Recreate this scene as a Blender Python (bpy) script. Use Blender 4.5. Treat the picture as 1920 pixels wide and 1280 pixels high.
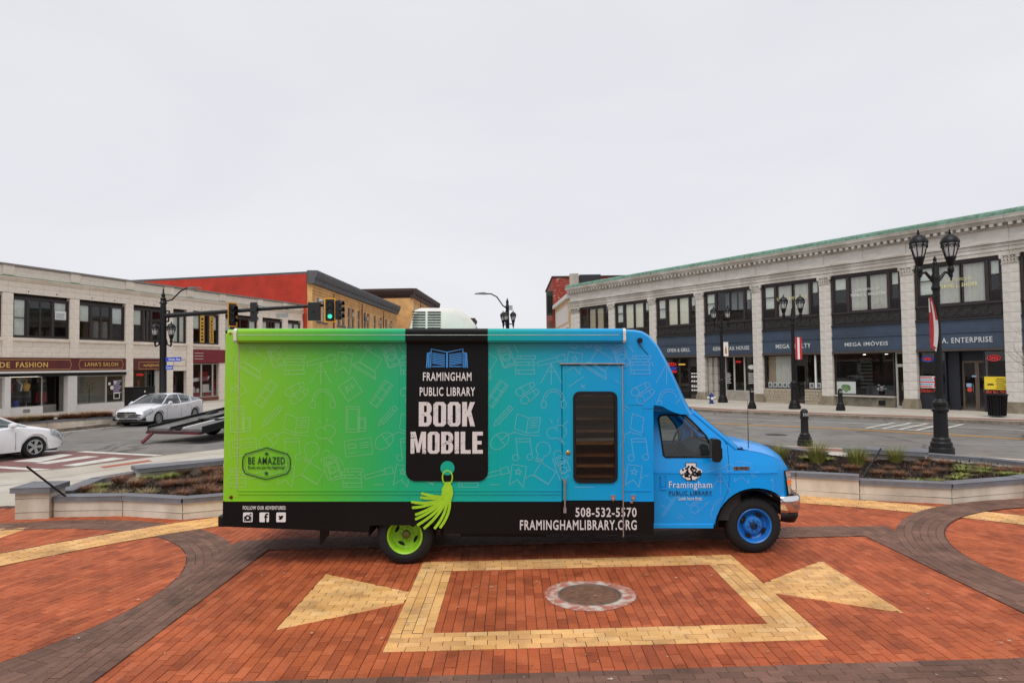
import bpy, bmesh, math, random
from math import sin, cos, pi, radians, sqrt, atan2, hypot
from mathutils import Matrix, Vector
from mathutils.geometry import tessellate_polygon

for o in list(bpy.data.objects):
    bpy.data.objects.remove(o)
S = bpy.context.scene
C = S.collection
random.seed(7)

# ------------------------------------------------------------------ camera
cd = bpy.data.cameras.new('camera')
cam = bpy.data.objects.new('camera', cd); C.objects.link(cam)
cd.lens = 24.0; cd.sensor_width = 36.0; cd.sensor_fit = 'HORIZONTAL'
cd.clip_start = 0.1; cd.clip_end = 3000
PITCH, ROLL = radians(2.0), radians(0.8)
_f = Vector((0, cos(PITCH), sin(PITCH))); _u = Vector((0, -sin(PITCH), cos(PITCH))); _r = Vector((1, 0, 0))
rt = _r*cos(ROLL) - _u*sin(ROLL); up = _u*cos(ROLL) + _r*sin(ROLL)
m = Matrix((rt, up, -_f)).transposed().to_4x4(); m.translation = (0, 0, 2.5)
cam.matrix_world = m
S.camera = cam

# ------------------------------------------------------------------ world, sun, exposure
SUN_EL, SUN_ROT = radians(58), radians(195)
w = bpy.data.worlds.new('World'); S.world = w; w.use_nodes = True
nt = w.node_tree; nt.nodes.clear()
out = nt.nodes.new('ShaderNodeOutputWorld')
sky = nt.nodes.new('ShaderNodeTexSky'); sky.sky_type = 'NISHITA'; sky.sun_disc = False
sky.sun_elevation = SUN_EL; sky.sun_rotation = SUN_ROT
b1 = nt.nodes.new('ShaderNodeBackground'); b1.inputs[1].default_value = 0.10
nt.links.new(sky.outputs[0], b1.inputs[0])
# even overcast cloud deck in front of the blue
b2 = nt.nodes.new('ShaderNodeBackground'); b2.inputs[1].default_value = 0.88
tc = nt.nodes.new('ShaderNodeTexCoord')
nz = nt.nodes.new('ShaderNodeTexNoise'); nz.inputs['Scale'].default_value = 1.9; nz.inputs['Detail'].default_value = 4; nz.inputs['Distortion'].default_value = 0.6
mp = nt.nodes.new('ShaderNodeMapping'); mp.inputs['Scale'].default_value = (1, 1, 3)
nt.links.new(tc.outputs['Generated'], mp.inputs[0]); nt.links.new(mp.outputs[0], nz.inputs['Vector'])
cr = nt.nodes.new('ShaderNodeValToRGB')
cr.color_ramp.elements[0].position = 0.3; cr.color_ramp.elements[0].color = (0.715, 0.715, 0.75, 1)
cr.color_ramp.elements[1].position = 0.7; cr.color_ramp.elements[1].color = (0.775, 0.77, 0.80, 1)
nt.links.new(nz.outputs[0], cr.inputs[0]); nt.links.new(cr.outputs[0], b2.inputs[0])
mx = nt.nodes.new('ShaderNodeMixShader'); mx.inputs[0].default_value = 0.92
nt.links.new(b1.outputs[0], mx.inputs[1]); nt.links.new(b2.outputs[0], mx.inputs[2])
nt.links.new(mx.outputs[0], out.inputs[0])
sl = bpy.data.lights.new('sun', 'SUN'); sl.energy = 1.5; sl.angle = radians(40); sl.color = (1, 0.97, 0.92)
so = bpy.data.objects.new('sun', sl); C.objects.link(so)
sd = Vector((sin(SUN_ROT)*cos(SUN_EL), cos(SUN_ROT)*cos(SUN_EL), sin(SUN_EL)))
so.rotation_euler = sd.to_track_quat('Z', 'Y').to_euler(); so.location = sd*60
S.view_settings.view_transform = 'Standard'; S.view_settings.look = 'None'
S.view_settings.exposure = 0.36; S.view_settings.gamma = 1.0; S.view_settings.use_curve_mapping = False
S.cycles.max_bounces = 6; S.cycles.transparent_max_bounces = 12
S.cycles.use_denoising = True

# ------------------------------------------------------------------ materials
def lin(c):
    def g(v):
        v /= 255.0
        return v/12.92 if v <= 0.04045 else ((v+0.055)/1.055)**2.4
    return (g(c[0]), g(c[1]), g(c[2]), 1)
MATS = {}
def mat(name, rgb, rough=0.6, metal=0.0, var=0.12, scale=6.0, bump=0.0, bscale=60.0, spec=0.5, coat=0.0, emit=0.0, dirt=0.0):
    """rgb in sRGB 0..255; soft two-scale noise variation of the colour, optional relief"""
    if name in MATS: return MATS[name]
    m = bpy.data.materials.new(name); m.use_nodes = True; MATS[name] = m
    n = m.node_tree.nodes; l = m.node_tree.links
    b = n['Principled BSDF']
    c = lin(rgb)
    b.inputs['Roughness'].default_value = rough; b.inputs['Metallic'].default_value = metal
    b.inputs['Specular IOR Level'].default_value = spec; b.inputs['Coat Weight'].default_value = coat
    b.inputs['Base Color'].default_value = c
    if var > 0 or bump > 0:
        t = n.new('ShaderNodeTexCoord')
    if var > 0:
        z = n.new('ShaderNodeTexNoise'); z.inputs['Scale'].default_value = scale; z.inputs['Detail'].default_value = 6
        z.inputs['Roughness'].default_value = 0.65
        l.new(t.outputs['Object'], z.inputs['Vector'])
        r = n.new('ShaderNodeValToRGB')
        lo = [max(0, v*(1-var*1.6)) for v in c[:3]]; hi = [min(1, v*(1+var)) for v in c[:3]]
        r.color_ramp.elements[0].position = 0.32; r.color_ramp.elements[0].color = (*lo, 1)
        r.color_ramp.elements[1].position = 0.68; r.color_ramp.elements[1].color = (*hi, 1)
        l.new(z.outputs[0], r.inputs[0]); l.new(r.outputs[0], b.inputs['Base Color'])
        if dirt > 0:
            z2 = n.new('ShaderNodeTexNoise'); z2.inputs['Scale'].default_value = scale*0.22; z2.inputs['Detail'].default_value = 8
            mpn = n.new('ShaderNodeMapping'); mpn.inputs['Scale'].default_value = (1, 1, 0.35)
            l.new(t.outputs['Object'], mpn.inputs[0]); l.new(mpn.outputs[0], z2.inputs['Vector'])
            r2 = n.new('ShaderNodeValToRGB'); r2.color_ramp.elements[0].position = 0.42; r2.color_ramp.elements[1].position = 0.62
            k = 1-dirt
            r2.color_ramp.elements[0].color = (k, k*0.97, k*0.92, 1); r2.color_ramp.elements[1].color = (1, 1, 1, 1)
            mm = n.new('ShaderNodeMix'); mm.data_type = 'RGBA'; mm.blend_type = 'MULTIPLY'; mm.inputs[0].default_value = 1
            l.new(z2.outputs[0], r2.inputs[0]); l.new(r.outputs[0], mm.inputs[6]); l.new(r2.outputs[0], mm.inputs[7])
            l.new(mm.outputs[2], b.inputs['Base Color'])
    if bump > 0:
        zb = n.new('ShaderNodeTexNoise'); zb.inputs['Scale'].default_value = bscale; zb.inputs['Detail'].default_value = 5
        l.new(t.outputs['Object'], zb.inputs['Vector'])
        bp = n.new('ShaderNodeBump'); bp.inputs['Strength'].default_value = bump; bp.inputs['Distance'].default_value = 0.01
        l.new(zb.outputs[0], bp.inputs['Height']); l.new(bp.outputs[0], b.inputs['Normal'])
    if emit > 0:
        b.inputs['Emission Color'].default_value = c; b.inputs['Emission Strength'].default_value = emit
    return m

def thin_glass(name, tint=(225, 232, 230), rough=0.0, ior=1.5):
    if name in MATS: return MATS[name]
    m = bpy.data.materials.new(name); m.use_nodes = True; MATS[name] = m
    n = m.node_tree.nodes; l = m.node_tree.links; n.clear()
    o = n.new('ShaderNodeOutputMaterial'); t = n.new('ShaderNodeBsdfTransparent'); g = n.new('ShaderNodeBsdfGlossy')
    t.inputs[0].default_value = lin(tint); g.inputs['Roughness'].default_value = rough; g.inputs[0].default_value = (0.9, 0.92, 0.92, 1)
    lw = n.new('ShaderNodeLayerWeight'); lw.inputs[0].default_value = 0.5
    pw = n.new('ShaderNodeMath'); pw.operation = 'POWER'; pw.inputs[1].default_value = 4.2; l.new(lw.outputs['Facing'], pw.inputs[0])
    f = n.new('ShaderNodeMath'); f.operation = 'MULTIPLY_ADD'; f.inputs[1].default_value = 0.86; f.inputs[2].default_value = 0.06; l.new(pw.outputs[0], f.inputs[0])
    x = n.new('ShaderNodeMixShader')
    l.new(f.outputs[0], x.inputs[0]); l.new(t.outputs[0], x.inputs[1]); l.new(g.outputs[0], x.inputs[2]); l.new(x.outputs[0], o.inputs[0])
    return m

def brick_mat(name, tones, rough=0.66):
    """pavers: every brick (mesh island or object) draws its own tone, with fine grain and stains"""
    m = bpy.data.materials.new(name); m.use_nodes = True; MATS[name] = m
    n = m.node_tree.nodes; l = m.node_tree.links; b = n['Principled BSDF']
    b.inputs['Roughness'].default_value = rough; b.inputs['Specular IOR Level'].default_value = 0.22
    g = n.new('ShaderNodeNewGeometry'); oi = n.new('ShaderNodeObjectInfo')
    a = n.new('ShaderNodeMath'); a.operation = 'ADD'; fr = n.new('ShaderNodeMath'); fr.operation = 'FRACT'
    l.new(g.outputs['Random Per Island'], a.inputs[0]); l.new(oi.outputs['Random'], a.inputs[1]); l.new(a.outputs[0], fr.inputs[0])
    r = n.new('ShaderNodeValToRGB'); e = r.color_ramp.elements
    while len(e) < len(tones): e.new(0.5)
    for i, t in enumerate(tones):
        e[i].position = i/(len(tones)-1); e[i].color = lin(t)
    l.new(fr.outputs[0], r.inputs[0])
    z = n.new('ShaderNodeTexNoise'); z.inputs['Scale'].default_value = 55; z.inputs['Detail'].default_value = 6
    l.new(g.outputs['Position'], z.inputs['Vector'])
    z2 = n.new('ShaderNodeTexNoise'); z2.inputs['Scale'].default_value = 1.3; z2.inputs['Detail'].default_value = 7
    l.new(g.outputs['Position'], z2.inputs['Vector'])
    def ramp(src, p0, p1, v0, v1):
        q = n.new('ShaderNodeValToRGB'); q.color_ramp.elements[0].position = p0; q.color_ramp.elements[1].position = p1
        q.color_ramp.elements[0].color = (v0, v0, v0, 1); q.color_ramp.elements[1].color = (v1, v1, v1, 1)
        l.new(src, q.inputs[0]); return q.outputs[0]
    m1 = n.new('ShaderNodeMix'); m1.data_type = 'RGBA'; m1.blend_type = 'MULTIPLY'; m1.inputs[0].default_value = 1
    m2 = n.new('ShaderNodeMix'); m2.data_type = 'RGBA'; m2.blend_type = 'MULTIPLY'; m2.inputs[0].default_value = 1
    l.new(r.outputs[0], m1.inputs[6]); l.new(ramp(z.outputs[0], 0.3, 0.7, 0.82, 1.1), m1.inputs[7])
    l.new(m1.outputs[2], m2.inputs[6]); l.new(ramp(z2.outputs[0], 0.32, 0.62, 0.74, 1.06), m2.inputs[7])
    # gum spots, drips and damp patches that lie across the joints
    v = n.new('ShaderNodeTexVoronoi'); v.inputs['Scale'].default_value = 2.6; l.new(g.outputs['Position'], v.inputs['Vector'])
    z3 = n.new('ShaderNodeTexNoise'); z3.inputs['Scale'].default_value = 3.4; z3.inputs['Detail'].default_value = 8; l.new(g.outputs['Position'], z3.inputs['Vector'])
    m3 = n.new('ShaderNodeMix'); m3.data_type = 'RGBA'; m3.blend_type = 'MULTIPLY'; m3.inputs[0].default_value = 1
    m4 = n.new('ShaderNodeMix'); m4.data_type = 'RGBA'; m4.blend_type = 'MULTIPLY'; m4.inputs[0].default_value = 1
    l.new(m2.outputs[2], m3.inputs[6]); l.new(ramp(v.outputs['Distance'], 0.035, 0.05, 0.62, 1.0), m3.inputs[7])
    l.new(m3.outputs[2], m4.inputs[6]); l.new(ramp(z3.outputs[0], 0.36, 0.46, 0.80, 1.0), m4.inputs[7])
    l.new(m4.outputs[2], b.inputs['Base Color'])
    bp = n.new('ShaderNodeBump'); bp.inputs['Strength'].default_value = 0.35; bp.inputs['Distance'].default_value = 0.004
    l.new(z.outputs[0], bp.inputs['Height']); l.new(bp.outputs[0], b.inputs['Normal'])
    return m

# ------------------------------------------------------------------ mesh helpers
class MB:
    def __init__(s): s.v = []; s.f = []
    def add(s, vs, fs):
        k = len(s.v); s.v += [tuple(p) for p in vs]; s.f += [tuple(i+k for i in f) for f in fs]; return s
    def box(s, x0, x1, y0, y1, z0, z1):
        return s.add([(x0,y0,z0),(x1,y0,z0),(x1,y1,z0),(x0,y1,z0),(x0,y0,z1),(x1,y0,z1),(x1,y1,z1),(x0,y1,z1)],
                     [(0,3,2,1),(4,5,6,7),(0,1,5,4),(1,2,6,5),(2,3,7,6),(3,0,4,7)])
    def quad(s, a, b, c, d): return s.add([a,b,c,d], [(0,1,2,3)])
    def prism(s, pts, a0, a1, plane='xz'):
        """polygon in a plane, extruded along the third axis"""
        n = len(pts)
        def P(p, a):
            return {'xz': (p[0], a, p[1]), 'xy': (p[0], p[1], a), 'yz': (a, p[0], p[1])}[plane]
        tri = [tuple(t) for t in tessellate_polygon([[Vector((p[0], p[1], 0)) for p in pts]])]
        vs = [P(p, a0) for p in pts]+[P(p, a1) for p in pts]
        fs = [t for t in tri]+[tuple(i+n for i in t[::-1]) for t in tri]
        fs += [(i, (i+1) % n, n+(i+1) % n, n+i) for i in range(n)]
        return s.add(vs, fs)
    def lathe(s, prof, c=(0,0,0), n=16, axis='z', a0=0.0, caps=True):
        rows = []; k = len(s.v); vs = []; fs = []
        for r, h in prof:
            for i in range(n):
                a = a0+2*pi*i/n; x, y = r*cos(a), r*sin(a)
                p = {'z': (x, y, h), 'y': (x, h, y), 'x': (h, x, y)}[axis]
                vs.append((c[0]+p[0], c[1]+p[1], c[2]+p[2]))
        for j in range(len(prof)-1):
            for i in range(n):
                i2 = (i+1) % n
                fs.append((j*n+i, j*n+i2, (j+1)*n+i2, (j+1)*n+i))
        if caps and prof[0][0] > 1e-6: fs.append(tuple(range(n))[::-1])
        if caps and prof[-1][0] > 1e-6: fs.append(tuple((len(prof)-1)*n+i for i in range(n)))
        return s.add(vs, fs)
    def tube(s, pts, r, n=8, caps=True):
        pts = [Vector(p) for p in pts]; m_ = len(pts)
        rs = r if isinstance(r, (list, tuple)) else [r]*m_
        vs = []; fs = []; pu = None
        for i, p in enumerate(pts):
            d = (pts[min(i+1, m_-1)]-pts[max(i-1, 0)]).normalized()
            if pu is None: pu = d.orthogonal().normalized()
            u = (pu-d*pu.dot(d)).normalized(); pu = u; v = d.cross(u)
            for k in range(n):
                a = 2*pi*k/n; vs.append(p+(u*cos(a)+v*sin(a))*rs[i])
        for i in range(m_-1):
            for k in range(n):
                k2 = (k+1) % n; fs.append((i*n+k, i*n+k2, (i+1)*n+k2, (i+1)*n+k))
        if caps: fs += [tuple(range(n))[::-1], tuple((m_-1)*n+k for k in range(n))]
        return s.add(vs, fs)
    def grid(s, rows, close=False):
        """rows of points of equal length -> quads"""
        R = len(rows); N = len(rows[0]); vs = [p for r in rows for p in r]; fs = []
        for i in range(R-1):
            for j in range(N-1 if not close else N):
                j2 = (j+1) % N; fs.append((i*N+j, i*N+j2, (i+1)*N+j2, (i+1)*N+j))
        return s.add(vs, fs)
    def strip(s, pts, wd, y, fy=None):
        """flat ribbon in the xz plane along a polyline (printed line)"""
        for (a, b) in zip(pts[:-1], pts[1:]):
            s.k = (getattr(s, 'k', 0)+1) % 11; yo = y-0.00009*s.k      # never two ribbons in one plane
            dx, dz = b[0]-a[0], b[1]-a[1]; L = hypot(dx, dz)
            if L < 1e-6: continue
            ex, ez = dx/L*wd*0.35, dz/L*wd*0.35
            nx, nz_ = -dz/L*wd/2, dx/L*wd/2
            q = [(a[0]-ex+nx, a[1]-ez+nz_), (a[0]-ex-nx, a[1]-ez-nz_), (b[0]+ex-nx, b[1]+ez-nz_), (b[0]+ex+nx, b[1]+ez+nz_)]
            s.quad(*[(p[0], (fy(p[0], p[1]) if fy else 0)+yo, p[1]) for p in q])
        return s
    def build(s, name, material, parent=None, smooth=False, bevel=0.0, angle=35, seg=1, recalc=True):
        me = bpy.data.meshes.new(name)
        me.from_pydata(s.v, [], s.f)
        if bevel > 0 or recalc:
            bm = bmesh.new(); bm.from_mesh(me)
            if bevel > 0:
                bmesh.ops.remove_doubles(bm, verts=bm.verts, dist=1e-5)
                ed = [e for e in bm.edges if len(e.link_faces) == 2 and e.calc_face_angle(0) > 0.6]
                bmesh.ops.bevel(bm, geom=ed, offset=bevel, segments=seg, affect='EDGES', clamp_overlap=True)
            bmesh.ops.recalc_face_normals(bm, faces=bm.faces)
            bm.to_mesh(me); bm.free()
        if material: me.materials.append(material)
        if smooth:
            me.shade_smooth(); me.set_sharp_from_angle(angle=radians(angle))
        o = bpy.data.objects.new(name, me); C.objects.link(o)
        if parent: o.parent = parent
        return o
def tag(o, label=None, cat=None, group=None, kind=None):
    if label: o['label'] = label
    if cat: o['category'] = cat
    if group: o['group'] = group
    if kind: o['kind'] = kind
    return o
def thing(name, label, cat, loc=(0,0,0), rz=0.0, group=None):
    o = bpy.data.objects.new(name, None); C.objects.link(o); o.location = loc; o.rotation_euler = (0, 0, rz)
    o.empty_display_size = 0.2
    return tag(o, label, cat, group)
KIDS = {}
def copy_tree(o, parent=None):
    c = o.copy(); C.objects.link(c); c.parent = parent
    for ch in [x for x in list(bpy.data.objects) if x.parent == o]: copy_tree(ch, c)
    return c
_cube = {}
def blk(name, x0, x1, y0, y1, z0, z1, material, parent, bev=0.02):
    """one block, sharing a bevelled unit cube mesh with its like"""
    key = material.name
    if key not in _cube:
        o = MB().box(-.5,.5,-.5,.5,-.5,.5).build(name, material, bevel=bev)
        _cube[key] = o.data; bpy.data.objects.remove(o)
    o = bpy.data.objects.new(name, _cube[key]); C.objects.link(o); o.parent = parent
    o.location = ((x0+x1)/2, (y0+y1)/2, (z0+z1)/2); o.scale = (abs(x1-x0), abs(y1-y0), abs(z1-z0))
    return o
def box(name, x0, x1, y0, y1, z0, z1, material, parent=None, bevel=0.0):
    return MB().box(x0,x1,y0,y1,z0,z1).build(name, material, parent, bevel=bevel)
_txt = {}
def text(name, s, x0, x1, z0, z1, y, material, parent, weight=0.0, depth=0.004, shear=0.0, face=-1, jitter=None):
    """lettering fitted to a box of the xz plane, facing -y"""
    cu = bpy.data.curves.new('t', 'FONT'); cu.body = s; cu.offset = weight; cu.resolution_u = 3; cu.shear = shear; cu.space_character = 1.14
    ob = bpy.data.objects.new('t', cu); C.objects.link(ob)
    dg = bpy.context.evaluated_depsgraph_get(); dg.update()
    me = bpy.data.meshes.new_from_object(ob.evaluated_get(dg))
    bpy.data.objects.remove(ob); bpy.data.curves.remove(cu)
    vs = [v.co.copy() for v in me.vertices]; fs = [tuple(p.vertices) for p in me.polygons]
    bpy.data.meshes.remove(me)
    ax0 = min(v.x for v in vs); ax1 = max(v.x for v in vs); az0 = min(v.y for v in vs); az1 = max(v.y for v in vs)
    P = [(x0+(v.x-ax0)/(ax1-ax0)*(x1-x0), y, z0+(v.y-az0)/(az1-az0)*(z1-z0)) for v in vs]
    b = MB().add(P, fs)
    if depth > 0:
        # give the letters a little thickness: side walls from the boundary edges
        from collections import Counter
        cnt = Counter()
        for f in fs:
            for i in range(len(f)):
                cnt[tuple(sorted((f[i], f[(i+1) % len(f)])))] += 1
        k = len(b.v); b.v += [(p[0], p[1]+depth, p[2]) for p in P]
        for (i, j), c_ in cnt.items():
            if c_ == 1: b.f.append((i, j, k+j, k+i))
    return b.build(name, material, parent)
def clip_poly(poly, clip):
    """Sutherland-Hodgman, clip is a convex counter-clockwise polygon"""
    outp = poly
    for i in range(len(clip)):
        a, b = clip[i], clip[(i+1) % len(clip)]; inp = outp; outp = []
        if not inp: break
        side = lambda p: (b[0]-a[0])*(p[1]-a[1])-(b[1]-a[1])*(p[0]-a[0])
        for j in range(len(inp)):
            p, q = inp[j], inp[(j+1) % len(inp)]; sp, sq = side(p), side(q)
            if sp >= 0: outp.append(p)
            if (sp >= 0) != (sq >= 0):
                t = sp/(sp-sq); outp.append((p[0]+t*(q[0]-p[0]), p[1]+t*(q[1]-p[1])))
    return outp
def arc(cx, cy, r, a0, a1, n): return [(cx+r*cos(a0+(a1-a0)*i/n), cy+r*sin(a0+(a1-a0)*i/n)) for i in range(n+1)]
# ================================================================== the setting
ASPH = mat('asphalt', (130, 127, 124), 0.9, var=0.10, scale=1.2, bump=0.5, bscale=120, spec=0.2, dirt=0.12)
CONC = mat('concrete', (188, 182, 172), 0.85, var=0.08, scale=1.5, bump=0.25, bscale=90, spec=0.2, dirt=0.12)
KERB = mat('kerb_granite', (138, 126, 112), 0.8, var=0.2, scale=9, bump=0.3, bscale=50, dirt=0.25)
MORT = mat('joint_sand', (74, 47, 37), 0.95, var=0.15, scale=20)
WPAINT = mat('road_paint_white', (208, 206, 200), 0.75, var=0.1, scale=14, dirt=0.18)
YPAINT = mat('road_paint_yellow', (214, 158, 74), 0.75, var=0.1, scale=14, dirt=0.15)
REDX = mat('crosswalk_red', (128, 90, 86), 0.85, var=0.14, scale=12, dirt=0.15)
BRICKSHEET = mat('brick_strip', (142, 96, 82), 0.85, var=0.2, scale=14)
RZ = -0.10

def crack_asphalt():
    n = ASPH.node_tree.nodes; l = ASPH.node_tree.links; p = n['Principled BSDF']; src = p.inputs['Base Color'].links[0].from_socket
    g = n.new('ShaderNodeNewGeometry'); z = n.new('ShaderNodeTexNoise'); z.inputs['Scale'].default_value = 0.9; z.inputs['Detail'].default_value = 6; l.new(g.outputs['Position'], z.inputs['Vector'])
    ad = n.new('ShaderNodeMix'); ad.data_type = 'VECTOR'; ad.inputs[0].default_value = 0.35; l.new(g.outputs['Position'], ad.inputs[4]); l.new(z.outputs['Color'], ad.inputs[5])
    v = n.new('ShaderNodeTexVoronoi'); v.feature = 'DISTANCE_TO_EDGE'; v.inputs['Scale'].default_value = 0.42; l.new(ad.outputs[1], v.inputs['Vector'])
    def ramp(s_, p0, p1, a, b):
        r = n.new('ShaderNodeValToRGB'); r.color_ramp.elements[0].position = p0; r.color_ramp.elements[1].position = p1; r.color_ramp.elements[0].color = (a,a,a,1); r.color_ramp.elements[1].color = (b,b,b,1); l.new(s_, r.inputs[0]); return r.outputs[0]
    def mul(a, b):
        m = n.new('ShaderNodeMix'); m.data_type = 'RGBA'; m.blend_type = 'MULTIPLY'; m.inputs[0].default_value = 1; l.new(a, m.inputs[6]); l.new(b, m.inputs[7]); return m.outputs[2]
    c = mul(src, ramp(v.outputs['Distance'], 0.006, 0.014, 0.62, 1.0))
    z2 = n.new('ShaderNodeTexNoise'); z2.inputs['Scale'].default_value = 0.23; z2.inputs['Detail'].default_value = 3; l.new(g.outputs['Position'], z2.inputs['Vector'])
    c = mul(c, ramp(z2.outputs[0], 0.44, 0.47, 0.86, 1.0))
    z3 = n.new('ShaderNodeTexNoise'); z3.inputs['Scale'].default_value = 1.7; z3.inputs['Detail'].default_value = 7; l.new(g.outputs['Position'], z3.inputs['Vector'])
    c = mul(c, ramp(z3.outputs[0], 0.30, 0.40, 0.72, 1.0)); l.new(c, p.inputs['Base Color'])
crack_asphalt()
def sheet(name, pts, z, material, parent=None):
    tri = tessellate_polygon([[Vector((p[0], p[1], 0)) for p in pts]])
    return MB().add([(p[0], p[1], z) for p in pts], [tuple(t) for t in tri]).build(name, material, parent)
def slab(name, pts, z0, z1, material, parent=None, bevel=0):
    return MB().prism(pts, z0, z1, 'xy').build(name, material, parent, bevel=bevel)
def offset_line(pts, d):
    o = []
    for i, p in enumerate(pts):
        a = pts[max(i-1, 0)]; b = pts[min(i+1, len(pts)-1)]; dx, dy = b[0]-a[0], b[1]-a[1]; L = hypot(dx, dy)
        o.append((p[0]-dy/L*d, p[1]+dx/L*d))
    return o
def band(name, pts, wd, z0, z1, material, parent=None, bevel=0):
    q = offset_line(pts, wd)
    b = MB()
    for i in range(len(pts)-1):
        b.prism([pts[i], pts[i+1], q[i+1], q[i]], z0, z1, 'xy')
    return b.build(name, material, parent)
def flat_band(name, pts, wd, z, material, parent):
    a = offset_line(pts, -wd/2); q = offset_line(pts, wd/2); b = MB()
    for i in range(len(pts)-1):
        b.quad((*a[i], z), (*a[i+1], z), (*q[i+1], z), (*q[i], z))
    return b.build(name, material, parent)

road = tag(sheet('road', [(-900,-200),(900,-200),(900,1500),(-900,1500)], RZ, ASPH), kind='structure')
# right-hand pavement
kr = [(-12,84),(-6.5,70),(-1,57.5),(5.2,45),(10.87,35.06),(15.22,30.98),(19.87,26.83),(25,21.5),(33,11)]
bl = [(40,8),(27.5,22.9),(22.5,30.7),(5.3,57.4),(-2,72),(-6,86)]
sw_r = tag(slab('pavement_right', kr+bl[:1]+[(60,20),(30,90),(-6,90)], RZ-0.3, 0.03, CONC), kind='structure')
band('kerb_stone', kr, -0.17, RZ-0.3, 0.034, KERB, sw_r)
flat_band('brick_edging', offset_line(kr, 0.62)[2:], 0.7, 0.036, BRICKSHEET, sw_r)
# left-hand pavement
kl = [(-24,10),(-22.0,21.5),(-19.81,29.47),(-18.94,32.69),(-15.6,44),(-12.2,56),(-8,70),(-4,86)]
sw_l = tag(slab('pavement_left', kl+[(-40,90),(-60,40),(-50,8)], RZ-0.3, 0.03, CONC), kind='structure')
band('kerb_stone', kl, -0.17, RZ-0.3, 0.034, KERB, sw_l)
flat_band('brick_edging', offset_line(kl, 0.55), 0.6, 0.036, BRICKSHEET, sw_l)
# the island the plaza lies on
isl = [(-22,-6),(22,-6),(20,7),(15,14.2),(12.62,17.0),(11.2,18.5),(7.4,20.95),(2,23.6),(-4,24),(-9.11,21.67),(-10.23,20.14),(-11.74,17.48),(-13.3,16.9),(-16,15.5),(-22,12)]
island = tag(slab('pavement_island', isl, RZ-0.3, 0.0, CONC), kind='structure')
band('kerb_stone', [isl[i] for i in (3,4,5,6,7,8,9,10,11,12,13,14)], -0.15, RZ-0.3, 0.004, KERB, island)
flat_band('brick_edging', offset_line([(15,14.2),(12.62,17.0),(11.2,18.5),(7.4,20.95),(2,23.6)], 0.55), 0.6, 0.005, BRICKSHEET, island)
sheet('ramp_strip', [(-10.83,17.97),(-10.22,19.21),(-9.95,18.9),(-10.56,17.7)], 0.005, mat('tactile_red', (164, 92, 72), 0.85, var=0.1), island)
# paving joints of the concrete walk
JT = mat('joint_line', (122, 118, 110), 0.9, var=0)
for a, b in (((-13.6,14.2),(-8.6,16.4)), ((-12.4,12.9),(-9.0,20.2)), ((-9.4,17.2),(-5.5,19.6)), ((-15.5,13.2),(-12.9,16.4))):
    flat_band('joint', [a, b], 0.02, 0.004, JT, island)
# road markings
mz = RZ+0.004
sheet('crosswalk_field', [(-17.4,20.9),(-15.22,22.53),(-14.05,22.23),(-10.52,20.57),(-11.4,18.5),(-13.40,17.5),(-16.2,17.2),(-18,18.5)], mz, REDX, road)
mz = RZ+0.008
for q in ([(-14.60,19.99),(-13.68,19.77),(-13.74,21.43),(-14.26,21.63)], [(-13.66,19.57),(-13.14,19.34),(-12.60,20.87),(-13.12,21.07)],
          [(-12.51,18.97),(-12.04,18.83),(-11.48,20.34),(-12.03,20.61)], [(-15.6,20.3),(-15.1,20.1),(-14.9,21.7),(-15.4,21.95)]):
    sheet('crosswalk_stripe', q, mz, WPAINT, road)
for q in ([(-14.1,22.12),(-13.95,22.36),(-10.56,20.94),(-10.57,20.66)], [(-14.9,19.3),(-14.8,18.98),(-12.37,17.98),(-12.17,18.22)], [(-18,23.1),(-17.9,23.4),(-14.9,22.5),(-15,22.25)]):
    sheet('crosswalk_line', q, mz, WPAINT, road)
flat_band('edge_line', [(-20.5,24.6),(-19.35,28.86),(-18.52,31.96),(-15.2,43.6),(-11.8,55.6)], 0.13, mz, WPAINT, road)
flat_band('centre_line', [(1,36),(5,32),(8.90,28.74),(12.38,26.2),(16.22,22.06),(21,16.4)], 0.12, mz, YPAINT, road)
flat_band('centre_line', offset_line([(1,36),(5,32),(8.90,28.74),(12.38,26.2),(16.22,22.06),(21,16.4)], 0.26), 0.12, mz, YPAINT, road)
flat_band('lane_line', [(3,39),(9.84,31.76),(14.50,28.21),(17.11,26.05),(23,20)], 0.12, mz, WPAINT, road)
gx = [(13.53,26.27),(15.81,28.37),(17.92,27.29),(15.21,24.80)]
def gl(u, v): return tuple((1-u)*(1-v)*gx[0][k]+u*(1-v)*gx[3][k]+u*v*gx[2][k]+(1-u)*v*gx[1][k] for k in (0,1))
mz += 0.004
for i in range(3): flat_band('box_marking', [gl(0, i/2), gl(1, i/2)], 0.15, mz, WPAINT, road)
mz += 0.004
for i in range(5): flat_band('box_marking', [gl(i/4, 0), gl(i/4, 1)], 0.15, mz, WPAINT, road)
# manhole in the road
rm = thing('manhole_cover', 'dark round manhole cover set in the asphalt beyond the bollard', 'manhole', (9.35,24.4,RZ))
MB().lathe([(0.0,0.006),(0.36,0.006),(0.38,0.002)], n=28).build('lid', mat('iron_dark', (62,60,60), 0.6, 0.3, bump=0.3), rm)

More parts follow.
